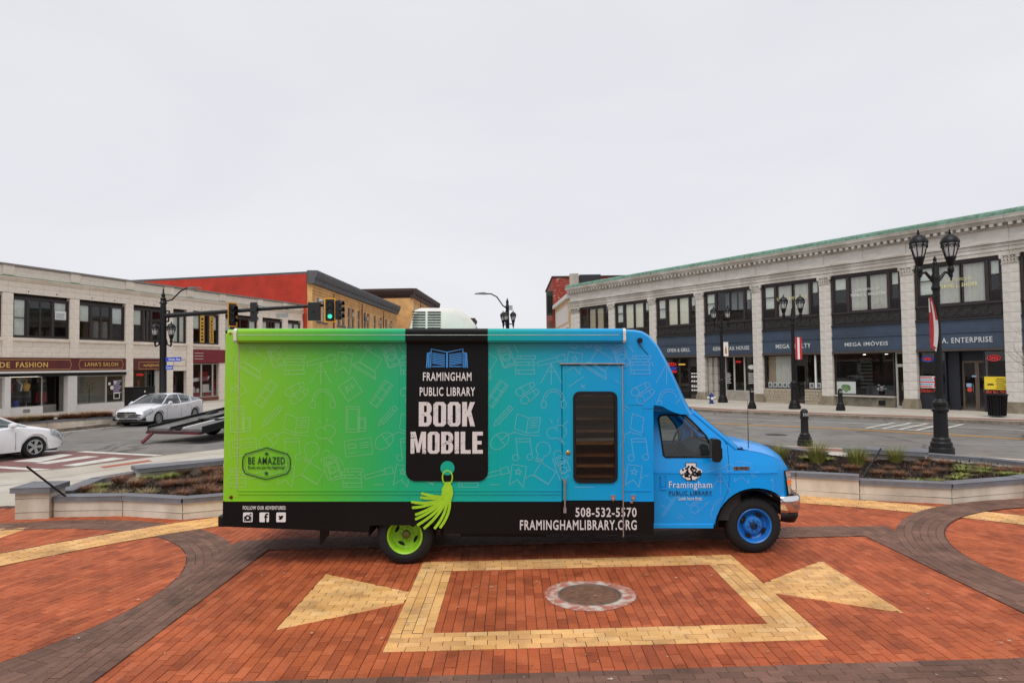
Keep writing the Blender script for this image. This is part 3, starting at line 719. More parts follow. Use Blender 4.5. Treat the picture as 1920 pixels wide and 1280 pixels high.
MB().lathe([(0.03,-0.004),(0.03,-0.014),(0.018,-0.022),(0,-0.024)], (0.665,0,1.405), 14, 'y').build('lock', mat('brass', (168,140,90), 0.3, 0.8), door, smooth=True)
for x, dz in ((1.225, 0), (1.478, 0)):
    b = MB(); b.box(x-0.025, x+0.025, -0.02, 0.0, 0.825, 0.88); b.box(x-0.012, x+0.012, -0.035, -0.02, 0.81, 0.845)
    b.build('latch', CHR, bus)
box('rail_end', 1.44, 1.472, -0.02, 0.0, 0.78, 0.80, CHR, bus)

# -- printed line drawings on the wrap
def circ(cx, cz, r, n=14, a0=0, a1=2*pi, sx=1.0): return [(cx+sx*r*cos(a0+(a1-a0)*i/n), cz+r*sin(a0+(a1-a0)*i/n)) for i in range(n+1)]
def rot(L, a, s=1.0): return [[((x*cos(a)-z*sin(a))*s, (x*sin(a)+z*cos(a))*s) for x, z in p] for p in L]
R4 = lambda x0, x1, z0, z1: [(x0,z0),(x1,z0),(x1,z1),(x0,z1),(x0,z0)]
def starp(cx, cz, r): return [(cx+(r if k % 2 == 0 else r*0.42)*sin(k*pi/5), cz+(r if k % 2 == 0 else r*0.42)*cos(k*pi/5)) for k in range(11)]
ICON = {
 'laptop': rot([R4(-.13,.13,-.02,.19), [(-.20,-.10),(.20,-.10),(.14,-.03),(-.14,-.03),(-.20,-.10)], [(-.20,-.10),(-.20,-.125),(.20,-.125),(.20,-.10)]], -0.55, 0.85),
 'tablet': rot([R4(-.07,.07,-.12,.12), R4(-.05,.05,-.02,.10), [(-.02,-.08),(.02,-.08)]], 0.3),
 'stack': [R4(-.10,.13,.08,.12), R4(-.13,.10,.04,.08), R4(-.10,.12,0,.04), R4(-.12,.11,-.06,0), R4(-.12,.12,-.11,-.06), [(-.06,.08),(-.06,.12)], [(.05,0),(.05,.04)], [(-.08,-.11),(-.08,-.06)]],
 'tripod': [[(0,.04),(-.13,-.20)],[(0,.04),(0,-.22)],[(0,.04),(.13,-.20)],[(-.06,-.06),(.06,-.06)],*rot([R4(-.16,.10,.05,.10),R4(.10,.20,.04,.115)],.25)],
 'bookmark': rot([[(-.09,.13),(.09,.13),(.09,-.13),(0,-.05),(-.09,-.13),(-.09,.13)], starp(0,.05,.045)], -0.15),
 'paper': rot([R4(-.11,.11,-.11,.11), [(-.06,-.03),(-.03,.06),(0,-.03)], [(-.05,0),(-.01,0)], [(.04,-.02),(.04,.05)], [(.005,.015),(.075,.015)]], 0.6),
 'film': rot([R4(-.06,.06,-.17,.17), [(-.035,-.17),(-.035,.17)], [(.035,-.17),(.035,.17)], [(-.06,-.06),(.06,-.06)], [(-.06,.06),(.06,.06)]], -0.6),
 'binoc': rot([circ(-.06,-.09,.05), circ(.06,-.09,.05), circ(-.05,.09,.032), circ(.05,.09,.032), [(-.11,-.08),(-.085,.09)], [(-.01,-.08),(-.018,.09)], [(.01,-.08),(.018,.09)], [(.11,-.08),(.085,.09)]], -1.0),
 'phones': [circ(0,0,.13,14,-.2,pi+.2), circ(-.125,-.06,.055,10,0,2*pi,.6), circ(.125,-.06,.055,10,0,2*pi,.6), circ(0,0,.10,12,.2,pi-.2)],
 'tabs': [R4(-.12,.05,-.16,.16), R4(-.10,.03,-.12,.13), R4(.04,.13,-.15,.02), R4(.055,.115,-.11,0)],
 'pencil': rot([[(-.03,-.12),(-.03,.14),(.03,.14),(.03,-.12),(0,-.18),(-.03,-.12),(.03,-.12)], [(-.03,.10),(.03,.10)], [(0,-.12),(0,.10)]], -0.75),
 'book': rot([[(0,-.11),(-.15,-.08),(-.15,.11),(0,.08),(.15,.11),(.15,-.08),(0,-.11),(0,.08)], [(.03,.05),(.12,.07)], [(.03,.02),(.12,.04)], [(.03,-.01),(.12,.01)], [(.03,-.04),(.12,-.02)], [(-.17,-.12),(0,-.14),(.17,-.12)]], -0.15),
 'bubble': [circ(-.05,0,.07,9,.4,5.2), circ(.05,.02,.08,9,-1.2,2.5), [(.06,-.06),(.10,-.14),(.02,-.065),(-.05,-.07)], [(-.05,.12),(-.07,.17)], [(.02,.13),(.03,.18)], [(.10,.11),(.15,.15)]],
 'card': rot([R4(-.17,.17,-.10,.10), [(-.13,-.06),(-.03,-.06)], [(-.13,.05),(-.03,.05),(-.03,.0),(-.13,0),(-.13,.05)], [(.02,.05),(.13,.05)], [(.02,.02),(.13,.02)], [(.02,-.01),(.13,-.01)]], 0.12),
 'mouse': rot([circ(0,0,.13,16,0,2*pi,.68), [(-.085,.02),(.085,.02)], [(0,.02),(0,.13)], [(0,.13),(.03,.2)]], -0.9),
 'note': [[(-.07,-.10),(-.10,.13),(.08,.13),(.11,-.08)], circ(-.10,-.11,.04,10), circ(.08,-.10,.04,10), [(-.095,.09),(.085,.09)]],
 'bulb': rot([circ(0,.05,.09,14,-1.1,pi+1.1), [(-.04,-.03),(-.04,-.08),(.04,-.08),(.04,-.03)], R4(-.04,.04,-.12,-.08), [(-.04,-.10),(.04,-.10)]], -0.35),
 'player': rot([R4(-.08,.08,-.16,.12), circ(0,-.06,.045,10), R4(-.055,.055,.02,.095), [(.08,.1),(.14,.05),(.16,-.05)], circ(.0,.15,.05,8,0,pi)], 0.35),
}
TILE = [('laptop',-.09,.10),('tablet',.21,.20),('stack',.44,.10),('tripod',.77,.08),('bookmark',1.06,.13),
        ('paper',-.31,-.20),('film',.08,-.26),('binoc',.48,-.24),('phones',.80,-.33),
        ('tabs',-.24,-.58),('pencil',.17,-.53),('book',.47,-.64),('bubble',.83,-.75),
        ('card',-.20,-.93),('mouse',.12,-.85),('note',.42,-.95),('bulb',.65,-1.0),('player',.90,-1.16)]
PX, PZ = 1.453, 1.414
def cab_y(x, z):
    """outer surface of the cab side in bus coordinates"""
    y = 0.25+0.16*max(0, z-1.20)+0.02*((z-0.85)/0.45)**2 - 0.018*max(0, 1-abs(z-1.115)/0.05)*0.4
    if x > 3.15: y += 0.22*((x-3.15)/0.48)**2.4
    return y
icons = []
CP0 = [(1.52,2.952),(1.62,2.935),(1.71,2.885),(1.83,2.755),(1.96,2.53),(2.07,2.29),(2.17,2.07),(2.24,1.94)]
for row in range(-1, 2):
    for col in range(-3, 5):
        for nm, ix, iz in TILE:
            cx = -3.22+ix+col*PX+(0.74 if row % 2 else 0); cz = 2.40+iz-row*PZ
            icons.append((nm, cx, cz))
dp, dc = MB(), MB()
for nm, cx, cz in icons:
    for p in ICON[nm]:
        for a, q in zip(p[:-1], p[1:]):
            x0, z0, x1, z1 = cx+a[0], cz+a[1], cx+q[0], cz+q[1]
            lo, hi = min(x0, x1), max(x0, x1)
            zz_ = (z0+z1)/2; xl_ = XF-0.02
            if zz_ > 2.02: xl_ = next((1.42+0.9*(p[0]+(q_[0]-p[0])*(zz_-p[1])/(q_[1]-p[1])-1.42) for p, q_ in zip(CP0[:-1], CP0[1:]) if q_[1] <= zz_ <= p[1]), 1.5)-0.03
            if lo > X0+0.05 and hi < xl_ and min(z0, z1) > 0.945 and max(z0, z1) < 2.77:
                if lo > -1.36 and hi < -0.35 and min(z0, z1) > 1.06: continue
                mx_, mz_ = (x0+x1)/2, (z0+z1)/2
                if any(0.71 < xx < 1.305 and 1.005 < zz < 2.195 for xx, zz in ((x0, z0), (x1, z1), (mx_, mz_))): continue
                dp.strip([(x0, z0), (x1, z1)], 0.0125, -0.0075 if (0.56 < mx_ < 1.37 and mz_ < 2.53) or (mx_ > 1.38 and mz_ > 1.93) else -0.0015)
            elif lo > 1.84 and hi < 3.5 and 0.5 < min(z0, z1) and max(z0, z1) < 1.26 and hypot((x0+x1)/2-3.1, (z0+z1)/2-0.4) > 0.58 and not (1.95 < x0 < 2.57 and 0.74 < z0 < 1.27):
                dc.strip([(x0, z0), (x1, z1)], 0.010, -0.002, cab_y)
tag(dp.build('icon_print', DOOD, body, recalc=False), kind='stuff')
# -- bookmark graphic
bk = MB().prism(arc(-1.245,1.175,0.125,pi,1.5*pi,6)+arc(-0.465,1.175,0.125,1.5*pi,2*pi,6)+[(-0.34,2.79),(-1.37,2.79)], -0.0135, -0.001).build('bookmark_graphic', BLKV, bus)
yl = -0.016
text('lettering', 'FRAMINGHAM', -1.16, -0.55, 2.305, 2.412, yl, WHT, bk, 0.012)
text('lettering', 'PUBLIC LIBRARY', -1.20, -0.505, 2.115, 2.225, yl, WHT, bk, 0.012)
# bold condensed capitals, drawn as blocks
def bold(word, x0, x1, z0, z1, y, parent, mt, gap=0.13):
    GL = {'B': ([[(0,0),(.72,0),(.94,.10),(1,.2),(1,.38),(.93,.47),(.85,.515),(.93,.56),(1,.66),(1,.8),(.92,.92),(.70,1),(0,1)]], [[(.40,.15),(.40,.42),(.58,.42),(.62,.37),(.62,.2),(.58,.15)], [(.40,.58),(.40,.85),(.58,.85),(.62,.8),(.62,.63),(.58,.58)]], 1.0),
          'O': ([[(.2,0),(.8,0),(1,.11),(1,.89),(.8,1),(.2,1),(0,.89),(0,.11)]], [[(.38,.17),(.38,.83),(.44,.87),(.56,.87),(.62,.83),(.62,.17),(.56,.13),(.44,.13)]], 1.0),
          'K': ([[(0,0),(.38,0),(.38,.36),(.46,.44),(.64,0),(1,0),(.70,.62),(1,1),(.62,1),(.38,.6),(.38,1),(0,1)]], [], 1.0),
          'M': ([[(0,0),(.25,0),(.25,.62),(.40,.05),(.60,.05),(.75,.62),(.75,0),(1,0),(1,1),(.68,1),(.5,.42),(.32,1),(0,1)]], [], 1.3),
          'I': ([[(0,0),(1,0),(1,1),(0,1)]], [], 0.36), 'L': ([[(0,0),(1,0),(1,.17),(.45,.17),(.45,1),(0,1)]], [], 0.85),
          'E': ([[(0,0),(1,0),(1,.17),(.45,.17),(.45,.42),(.88,.42),(.88,.58),(.45,.58),(.45,.83),(1,.83),(1,1),(0,1)]], [], 0.88)}
    tot = sum(GL[c][2] for c in word)+gap*(len(word)-1); k = (x1-x0)/tot; x = x0
    for c in word:
        o, h, wd = GL[c]
        f = lambda L: [(x+p[0]*wd*k, z0+p[1]*(z1-z0)) for p in L]
        plate(f(o[0]), [f(q) for q in h], y, y+0.004).build('letter', mt, parent)
        x += (wd+gap)*k
def worn_mat():
    m = mat('letter_worn', (210,204,202), 0.6, var=0); n = m.node_tree.nodes; l = m.node_tree.links; p = n['Principled BSDF']
    t = n.new('ShaderNodeTexCoord'); z = n.new('ShaderNodeTexNoise'); z.inputs['Scale'].default_value = 95; z.inputs['Detail'].default_value = 3
    z2 = n.new('ShaderNodeTexNoise'); z2.inputs['Scale'].default_value = 9
    a = n.new('ShaderNodeMath'); a.operation = 'MULTIPLY_ADD'; a.inputs[1].default_value = 0.55
    l.new(t.outputs['Object'], z.inputs[0]); l.new(t.outputs['Object'], z2.inputs[0]); l.new(z2.outputs[0], a.inputs[0]); l.new(z.outputs[0], a.inputs[2])
    r = n.new('ShaderNodeValToRGB'); r.color_ramp.elements[0].position = 0.575; r.color_ramp.elements[0].color = lin((28,24,24)); r.color_ramp.elements[1].position = 0.63; r.color_ramp.elements[1].color = lin((210,203,201))
    l.new(a.outputs[0], r.inputs[0]); l.new(r.outputs[0], p.inputs['Base Color']); return m
LW = worn_mat()
bold('BOOK', -1.21, -0.505, 1.735, 2.04, yl, bk, LW); bold('MOBILE', -1.312, -0.405, 1.395, 1.668, yl, bk, LW, 0.14)
# open book emblem
BLU = mat('emblem_blue', (62,142,214), 0.5, var=0.0)
b = MB()
for s_ in (-1, 1):
    cx = -0.858; f = lambda P: [(cx+s_*x, z) for x, z in P]
    b.strip(f([(0.004,2.475),(0.004,2.665),(0.20,2.705),(0.205,2.475)]), 0.012, yl)
    b.strip(f([(0.205,2.66),(0.245,2.65),(0.255,2.475)]), 0.016, yl); b.strip(f([(0.228,2.65),(0.228,2.475)]), 0.016, yl)
    for k in range(8): b.strip(f([(0.03,2.485+k*0.021),(0.182,2.485+k*0.021+(0.022 if k > 0 else 0))]), 0.011, yl)
b.build('book_emblem', BLU, bk)
MB().lathe([(0.0,-0.018),(0.088,-0.018),(0.088,-0.012)], (-0.848,0,1.215), 28, 'y').build('eyelet', WRAP, bk)
b = MB(); b.strip([(-0.848+0.062*cos(t), 1.10+0.085*sin(t)) for t in [k*2*pi/24 for k in range(25)] if True], 0.016, -0.020)
b.build('tassel_ring', LIME, bk)
b = MB(); yt = -0.022
b.prism([(-0.875,1.04),(-0.82,1.045),(-0.785,0.98),(-0.775,0.90),(-0.80,0.80),(-0.93,0.82),(-0.915,0.96)], yt, yt+0.006)
TS = [[(-.93,.86),(-1.05,.865),(-1.16,.90)],[(-.93,.84),(-1.10,.835),(-1.17,.85)],[(-.93,.82),(-1.12,.76),(-1.285,.795)],[(-.92,.82),(-1.10,.735),(-1.275,.725)],[(-.90,.82),(-1.06,.70),(-1.235,.64)],
      [(-.89,.82),(-1.02,.68),(-1.235,.585)],[(-.87,.82),(-.98,.65),(-1.21,.515)],[(-.86,.82),(-.94,.63),(-1.13,.475)],[(-.85,.82),(-.86,.64),(-1.0,.475)],[(-.82,.83),(-.80,.66),(-.93,.485)]]
for q in TS:
    p = [(( (1-t)**2*q[0][0]+2*t*(1-t)*q[1][0]+t*t*q[2][0]), ((1-t)**2*q[0][1]+2*t*(1-t)*q[1][1]+t*t*q[2][1])) for t in [k/8 for k in range(9)]]
    b.strip(p, 0.034, yt)
    b.lathe([(0,yt-0.003),(0.017,yt-0.003)], (p[-1][0],0,p[-1][1]), 10, 'y', caps=False)
b.build('tassel', LIME, bk)
# rear badge and the line of social icons
b = MB(); hx = [(-3.12,1.468)]+[(-2.98,1.425),(-2.86,1.39),(-2.825,1.34),(-2.82,1.268),(-2.825,1.20),(-2.86,1.145),(-2.98,1.11),(-3.12,1.072),(-3.26,1.11),(-3.38,1.145),(-3.415,1.20),(-3.42,1.268),(-3.415,1.34),(-3.38,1.39),(-3.26,1.425),(-3.12,1.468)]
b.strip(hx, 0.013, -0.012); b.strip([(-3.12+(x+3.12)*.9, 1.268+(z-1.268)*.88) for x, z in hx], 0.003, -0.012)
for z in (1.392, 1.148): b.prism(starp(-3.12, z, 0.03)[:-1], -0.0125, -0.008)
bd = b.build('badge_outline', DGRN, bus)
text('lettering', 'BE AMAZED', -3.35, -2.89, 1.262, 1.352, -0.012, DGRN, bd, 0.010)
text('lettering', 'Books are just the beginning!', -3.35, -2.89, 1.192, 1.245, -0.012, DGRN, bd, 0.0)
fo = text('lettering', 'FOLLOW OUR ADVENTURES:', -3.41, -2.87, 0.695, 0.742, -0.004, WHT, bus, 0.012)
yi = -0.006
for k, x in enumerate((-3.405, -3.20, -2.99)):
    sq = MB().prism(rrect(x, x+0.118, 0.542, 0.66, 0.012), yi, 0.004).build('social_icon', WHT, bus)
    b = MB(); cx, cz = x+0.059, 0.601; y2 = yi-0.002
    if k == 0:
        b.strip(circ(cx, cz-0.006, 0.026, 18), 0.020, y2); b.box(cx+0.025, cx+0.045, y2, yi, cz+0.026, cz+0.046)
        b.box(cx-0.046, cx-0.036, y2, yi, cz-0.044, cz+0.012); b.box(cx+0.036, cx+0.046, y2, yi, cz-0.044, cz+0.012); b.box(cx-0.046, cx+0.046, y2, yi, cz-0.046, cz-0.036)
    elif k == 1:
        b.strip([(cx+0.044,cz+0.04),(cx+0.03,cz+0.04),(cx+0.02,cz+0.028),(cx+0.02,cz-0.058)], 0.02, y2); b.box(cx+0.0, cx+0.045, y2, yi, cz-0.004, cz+0.013)
    else:
        b.prism([(cx-0.032,cz-0.022),(cx-0.005,cz-0.03),(cx+0.018,cz-0.018),(cx+0.026,cz+0.008),(cx+0.036,cz+0.022),(cx+0.022,cz+0.02),(cx+0.012,cz+0.026),(cx-0.002,cz+0.014),(cx-0.022,cz+0.022),(cx-0.03,cz+0.02),(cx-0.026,cz+0.002),(cx-0.018,cz-0.012)], y2, yi)
    b.build('icon_mark', BLKV, sq)
text('lettering', '508-532-5570', 0.755, 1.52, 0.605, 0.722, -0.0075, WORN, bus, 0.018, depth=0.003)
text('lettering', 'FRAMINGHAMLIBRARY.ORG', 0.06, 1.52, 0.445, 0.568, -0.0075, WORN, bus, 0.018, depth=0.003)
# -- moulded cap over the cab
CP = [(1.40,2.957),(1.52,2.952),(1.62,2.935),(1.71,2.885),(1.83,2.755),(1.96,2.53),(2.07,2.29),(2.17,2.07),(2.24,1.94),(2.28,1.885),(2.15,1.885),(2.02,1.925),(1.90,1.985),(1.735,2.005)]
rows = []
for t in [0,0.012,0.03,0.06,0.1,0.16,0.25,0.35,0.5,0.65,0.75,0.84,0.90,0.94,0.97,0.988,1.0]:
    d = min(t, 1-t)*WD; k = 0.90+0.10*min(1, (d/0.14))**0.6 if d < 0.14 else 1.0
    k2 = k+0.05*min(1, max(0, d-0.14)/0.9); zz = 0.03*(1-min(1, d/0.08))**2
    row = []
    for x, z in CP:
        u = max(0, x-1.42); row.append((1.42+u*k2 if x > 1.42 else x, -0.005+t*(WD+0.010), z-(zz if z > 2.3 else 0)))
    rows.append(row)
b = MB(); b.grid(rows)
for R_ in (rows[0], rows[-1]):
    tri = tessellate_polygon([[Vector((p[0], p[2], 0)) for p in R_]+[Vector((1.40,2.0,0))]]); RR = R_+[(1.40, R_[0][1], 2.0)]
    b.add(RR, [tuple(t) for t in tri])
cap = b.build('cab_cap', WRAP, bus, smooth=True, angle=50)
b = MB()
for k in range(5): b.lathe([(0.013,0.0),(0.012,-0.006),(0,-0.009)], (1.66+0.0*k,0,2.58-k*0.125), 8, 'y')
b.build('cap_bolt', WRAP, cap, smooth=True)
MB().lathe([(0.02,0.0),(0.035,-0.03),(0.03,-0.07),(0,-0.075)], (1.57,0,2.815), 10, 'y').build('side_camera', BLACK, cap, smooth=True)
MB().tube([(1.55,-0.004,2.79),(1.60,-0.006,2.72),(1.68,-0.006,2.63)], 0.005, 5).build('camera_cable', BLACK, cap)
box('cap_flange', 1.60, 1.745, -0.006, 0.01, 1.955, 2.015, WRAP, cap, 0.004)

# -- cab
def grid_panel(outer, holes, fy, step=0.06, thick=0.0):
    """polygon with holes cut into a fine grid and bent to fy(x, z)"""
    loops = [outer]+holes; P = [p for L in loops for p in L]
    tri = tessellate_polygon([[Vector((p[0], p[1], 0)) for p in L] for L in loops])
    bm = bmesh.new(); vs = [bm.verts.new((p[0], 0, p[1])) for p in P]
    for t in tri:
        try: bm.faces.new([vs[i] for i in t])
        except ValueError: pass
    xs = [p[0] for p in P]; zs = [p[1] for p in P]
    x = min(xs)+step
    while x < max(xs):
        bmesh.ops.bisect_plane(bm, geom=bm.verts[:]+bm.edges[:]+bm.faces[:], plane_co=(x,0,0), plane_no=(1,0,0)); x += step
    z = min(zs)+step
    while z < max(zs):
        bmesh.ops.bisect_plane(bm, geom=bm.verts[:]+bm.edges[:]+bm.faces[:], plane_co=(0,0,z), plane_no=(0,0,1)); z += step
    bmesh.ops.remove_doubles(bm, verts=bm.verts, dist=1e-4)
    for v in bm.verts: v.co.y = fy(v.co.x, v.co.z)
    bmesh.ops.recalc_face_normals(bm, faces=bm.faces)
    return bm
def bm_obj(bm, name, mt, parent, thick=0.0):
    if thick:
        bmesh.ops.solidify(bm, geom=bm.faces[:], thickness=thick)
    me = bpy.data.meshes.new(name); bm.to_mesh(me); bm.free(); me.materials.append(mt); me.shade_smooth(); me.set_sharp_from_angle(angle=radians(40))
    o = bpy.data.objects.new(name, me); C.objects.link(o); o.parent = parent; return o
WX, WZ, WR = 3.11, 0.405, 0.36
AR = [(WX+0.53*cos(a), WZ+0.515*sin(a)) for a in [radians(178-k*9.2) for k in range(17)]]
WIN = [(1.895,1.80),(1.925,1.835),(1.98,1.845),(2.17,1.845),(2.25,1.835),(2.31,1.79),(2.41,1.685),(2.50,1.58),(2.56,1.46),(2.565,1.335),(2.55,1.315),(1.955,1.312),(1.93,1.33)]
dseam = [(2.765,1.46),(2.765,1.02),(2.745,0.88),(2.68,0.75),(2.585,0.52),(2.575,0.455)]
DOORO = [(1.795,0.455)]+dseam[::-1][0:1]+dseam[::-1][1:]+[(2.70,1.555),(2.52,1.745),(2.36,1.875),(2.30,1.90),(1.795,1.91)]
FEND = [(2.578,0.44)]+[p for p in AR if p[1] > 0.42]+[(3.56,0.79),(3.60,0.80),(3.615,1.10),(3.575,1.17),(3.53,1.215),(3.39,1.295),(3.22,1.355),(3.01,1.395),(2.90,1.40),(2.772,1.51),(2.769,1.02),(2.749,0.88),(2.684,0.75),(2.589,0.52)]
far = lambda fy: (lambda x, z: WD-fy(x, z))
for nm, fy in (('near', cab_y), ('far', far(cab_y))):
    th = 0.03
    d = bm_obj(grid_panel(DOORO, [WIN], fy), 'cab_door', WRAP, bus)
    bm_obj(grid_panel([(x, z) for x, z in WIN], [], lambda x, z, fy=fy: fy(x, z)+(0.012 if fy is cab_y else -0.012)), 'door_glass', VGL, d)
    # gasket round the side glass
    g = MB(); g.tube([(x, fy(x, z)-(0.004 if fy is cab_y else -0.004), z) for x, z in WIN+WIN[:2]], 0.013, 6, caps=False); g.build('window_gasket', BLACK, d, smooth=True)
    bm_obj(grid_panel(FEND, [], fy), 'fender', WRAP, bus)
    if fy is cab_y: nd = d
    # dark door seam
    g = MB(); g.tube([(x+0.002, fy(x, z)+(0.001 if fy is cab_y else -0.001), z) for x, z in dseam[1:]+[] ], 0.0035, 5); g.tube([(1.79, fy(1.79, z), z) for z in (0.46,0.9,1.3,1.7,1.9)], 0.005, 5); g.build('door_seam', BLACK, d)
    s_ = 1 if fy is cab_y else -1
    box('rocker', 1.76, 2.56, *(sorted((fy(2.2,0.45)-0.012*s_, fy(2.2,0.45)+0.12*s_))), 0.40, 0.462, WRAP, bus, 0.008)
    # inner arch
    rows = [[(WX+0.50*cos(a), fy(3.0,0.7)+yy*s_, WZ+0.49*sin(a)) for a in [radians(180-k*8.8) for k in range(17)]] for yy in (0.0, 0.45)]
    MB().grid(rows).build('wheel_arch', UNDER, bus, smooth=True)
tag(dc.build('icon_print', DOOD, nd, recalc=False), kind='stuff')
# crease of the side and rear pillar of the cab
box('rear_pillar', 1.735, 1.79, cab_y(1.76,1.2)+0.01, cab_y(1.76,1.2)+0.06, 0.44, 1.96, WRAP, bus)
box('rear_pillar', 1.735, 1.79, WD-cab_y(1.76,1.2)-0.06, WD-cab_y(1.76,1.2)-0.01, 0.44, 1.96, WRAP, bus)
b = MB(); b.tube([(x, cab_y(x, 1.112)-0.002, 1.112) for x in [1.80+k*0.1 for k in range(17)]], 0.006, 6); b.build('body_crease', WRAP, nd, smooth=True)
# hood, cowl, windscreen, roof
HP = [(2.83,1.415,0),(2.92,1.425,0.02),(3.01,1.40,0.05),(3.22,1.36,0.07),(3.39,1.30,0.075),(3.53,1.22,0.06),(3.60,1.14,0.04),(3.64,1.08,0.02)]
rows = []
for x, z, cr_ in HP:
    y0 = cab_y(x, z)-0.0; row = []
    for k in range(17):
        t = k/16; row.append((x+0.10*(1-(2*t-1)**2)*(1 if x > 3.3 else 0.3), y0+(WD-2*y0)*t, z+cr_*(1-(2*t-1)**4)+0.012*(1 if 0.18 < t < 0.82 else 0)))
    rows.append(row)
MB().grid(rows).build('hood', WRAP, bus, smooth=True, angle=60)
b = MB(); b.prism([(2.80,1.40),(2.97,1.43),(2.98,1.40),(2.84,1.36)], cab_y(2.9,1.4)+0.02, WD-cab_y(2.9,1.4)-0.02); b.build('cowl', BLACK, bus)
A0, A1 = (2.335,1.895), (2.885,1.405)
ya, yb = cab_y(*A0)+0.03, cab_y(*A1)+0.03
rows = []
for k in range(9):
    t = k/8; x = A0[0]+(A1[0]-A0[0])*t; z = A0[1]+(A1[1]-A0[1])*t; y0 = ya+(yb-ya)*t
    rows.append([(x+0.10*(1-(2*u-1)**2), y0+(WD-2*y0)*u, z+0.05*(1-(2*u-1)**2)) for u in [j/10 for j in range(11)]])
MB().grid(rows).build('windscreen', VGL, bus, smooth=True)
for s_ in (1, -1):
    pts = [(A0[0]+(A1[0]-A0[0])*k/5, (lambda y: y if s_ > 0 else WD-y)(cab_y(A0[0]+(A1[0]-A0[0])*k/5, A0[1]+(A1[1]-A0[1])*k/5)+0.02), A0[1]+(A1[1]-A0[1])*k/5+0.004) for k in range(6)]
    MB().tube(pts, 0.035, 8).build('windscreen_pillar', WRAP, bus, smooth=True)
    MB().tube([(p[0]+0.035, p[1]+0.02*s_, p[2]+0.012) for p in pts], 0.012, 6).build('pillar_gasket', BLACK, bus, smooth=True)
b = MB(); b.tube([(2.86,0.5,1.43),(2.80,0.75,1.50),(2.72,1.15,1.58)], 0.008, 5); b.tube([(2.86,1.3,1.43),(2.80,1.5,1.50),(2.72,1.9,1.56)], 0.008, 5); b.build('wiper', BLACK, bus)
box('cab_roof', 1.745, 2.20, 0.345, WD-0.345, 1.895, 1.985, WRAP, bus)
for y0 in (0.30, WD-0.36): box('door_trim', 1.82, 2.60, y0, y0+0.06, 0.53, 1.28, mat('cab_trim_in', (46,46,48), 0.8), bus)
box('cab_floor', 1.70, 2.58, 0.36, WD-0.36, 0.46, 0.52, UNDER, bus)
TRIM = mat('cab_trim', (42,42,44), 0.8, var=0.1)
MB().prism([(2.62,0.5),(2.95,0.5),(2.92,1.36),(2.72,1.38),(2.55,1.27),(2.58,1.05)], 0.36, WD-0.36).build('dashboard', TRIM, bus, bevel=0.02)
for y in (0.52, 1.48):
    st = MB().prism([(1.86,0.95),(2.36,0.98),(2.38,0.86),(1.86,0.80)], y, y+0.48).build('seat', TRIM, bus, bevel=0.03)
    MB().prism([(1.80,0.92),(1.92,0.95),(1.83,1.62),(1.73,1.60)], y+0.02, y+0.46).build('backrest', TRIM, st, bevel=0.03)
    MB().prism([(1.73,1.63),(1.82,1.63),(1.80,1.80),(1.73,1.80)], y+0.12, y+0.36).build('headrest', TRIM, st, bevel=0.03)
sw = [(2.44+0.06*sin(a)*1.0, 1.72+0.19*cos(a), 1.36+0.18*sin(a)) for a in [k*2*pi/24 for k in range(25)]]
b = MB(); b.tube(sw, 0.016, 6, caps=False); b.tube([(2.44,1.72,1.36),(2.66,1.72,1.22)], 0.03, 8); b.tube([(2.44,1.54,1.36),(2.44,1.90,1.36)], 0.014, 5); b.build('steering_wheel', BLACK, bus, smooth=True)
# nose
b = MB(); b.prism([(3.55,0.80),(3.66,0.80),(3.70,1.05),(3.62,1.10)], 0.60, WD-0.60); b.build('grille_panel', BLACK, bus)
for k in range(5): box('grille_bar', 3.69, 3.72, 0.62, WD-0.62, 0.83+k*0.052, 0.85+k*0.052, CHR, bus)
for s_ in (1, -1):
    Y = lambda y: y if s_ > 0 else WD-y
    path = [(3.535, cab_y(3.535,0.95)-0.008), (3.575, cab_y(3.575,0.95)-0.010), (3.615, cab_y(3.615,0.95)-0.012), (3.655, cab_y(3.615,0.95)+0.03), (3.682, cab_y(3.615,0.95)+0.11), (3.695, cab_y(3.615,0.95)+0.22)]
    def band_(z0, z1, d=0.0):
        return [[(x+d+(0.045*(1.115-z)/0.315 if i == 0 else 0), Y(y-d), z) for i, (x, y) in enumerate(path)] for z in (z0, (z0+z1)/2, z1)]
    h = MB().grid(band_(0.80, 1.115)).build('headlight', mat('lamp_clear_lens', (206,206,208), 0.12, 0.55, var=0.25, scale=30), bus, smooth=True)
    MB().grid(band_(0.925, 0.995, 0.003)).build('turn_lens', mat('lens_orange', (236,112,36), 0.2, var=0.1, emit=0.25), h, smooth=True)
    for z in (0.918, 1.002, 1.055): MB().tube([(x+0.003, Y(y-0.003), z) for x, y in path], 0.004, 5).build('lens_rib', CHR, h)
    MB().tube([(path[0][0]+(0.045*(1.115-z)/0.315)-0.004, Y(path[0][1]), z) for z in (1.12, 1.0, 0.9, 0.795)]+[(x, Y(y), 0.795) for x, y in path[1:]], 0.009, 6).build('lamp_gasket', BLACK, h)
    MB().tube([(x, Y(y), 1.12) for x, y in path], 0.007, 6).build('lamp_gasket', BLACK, h)
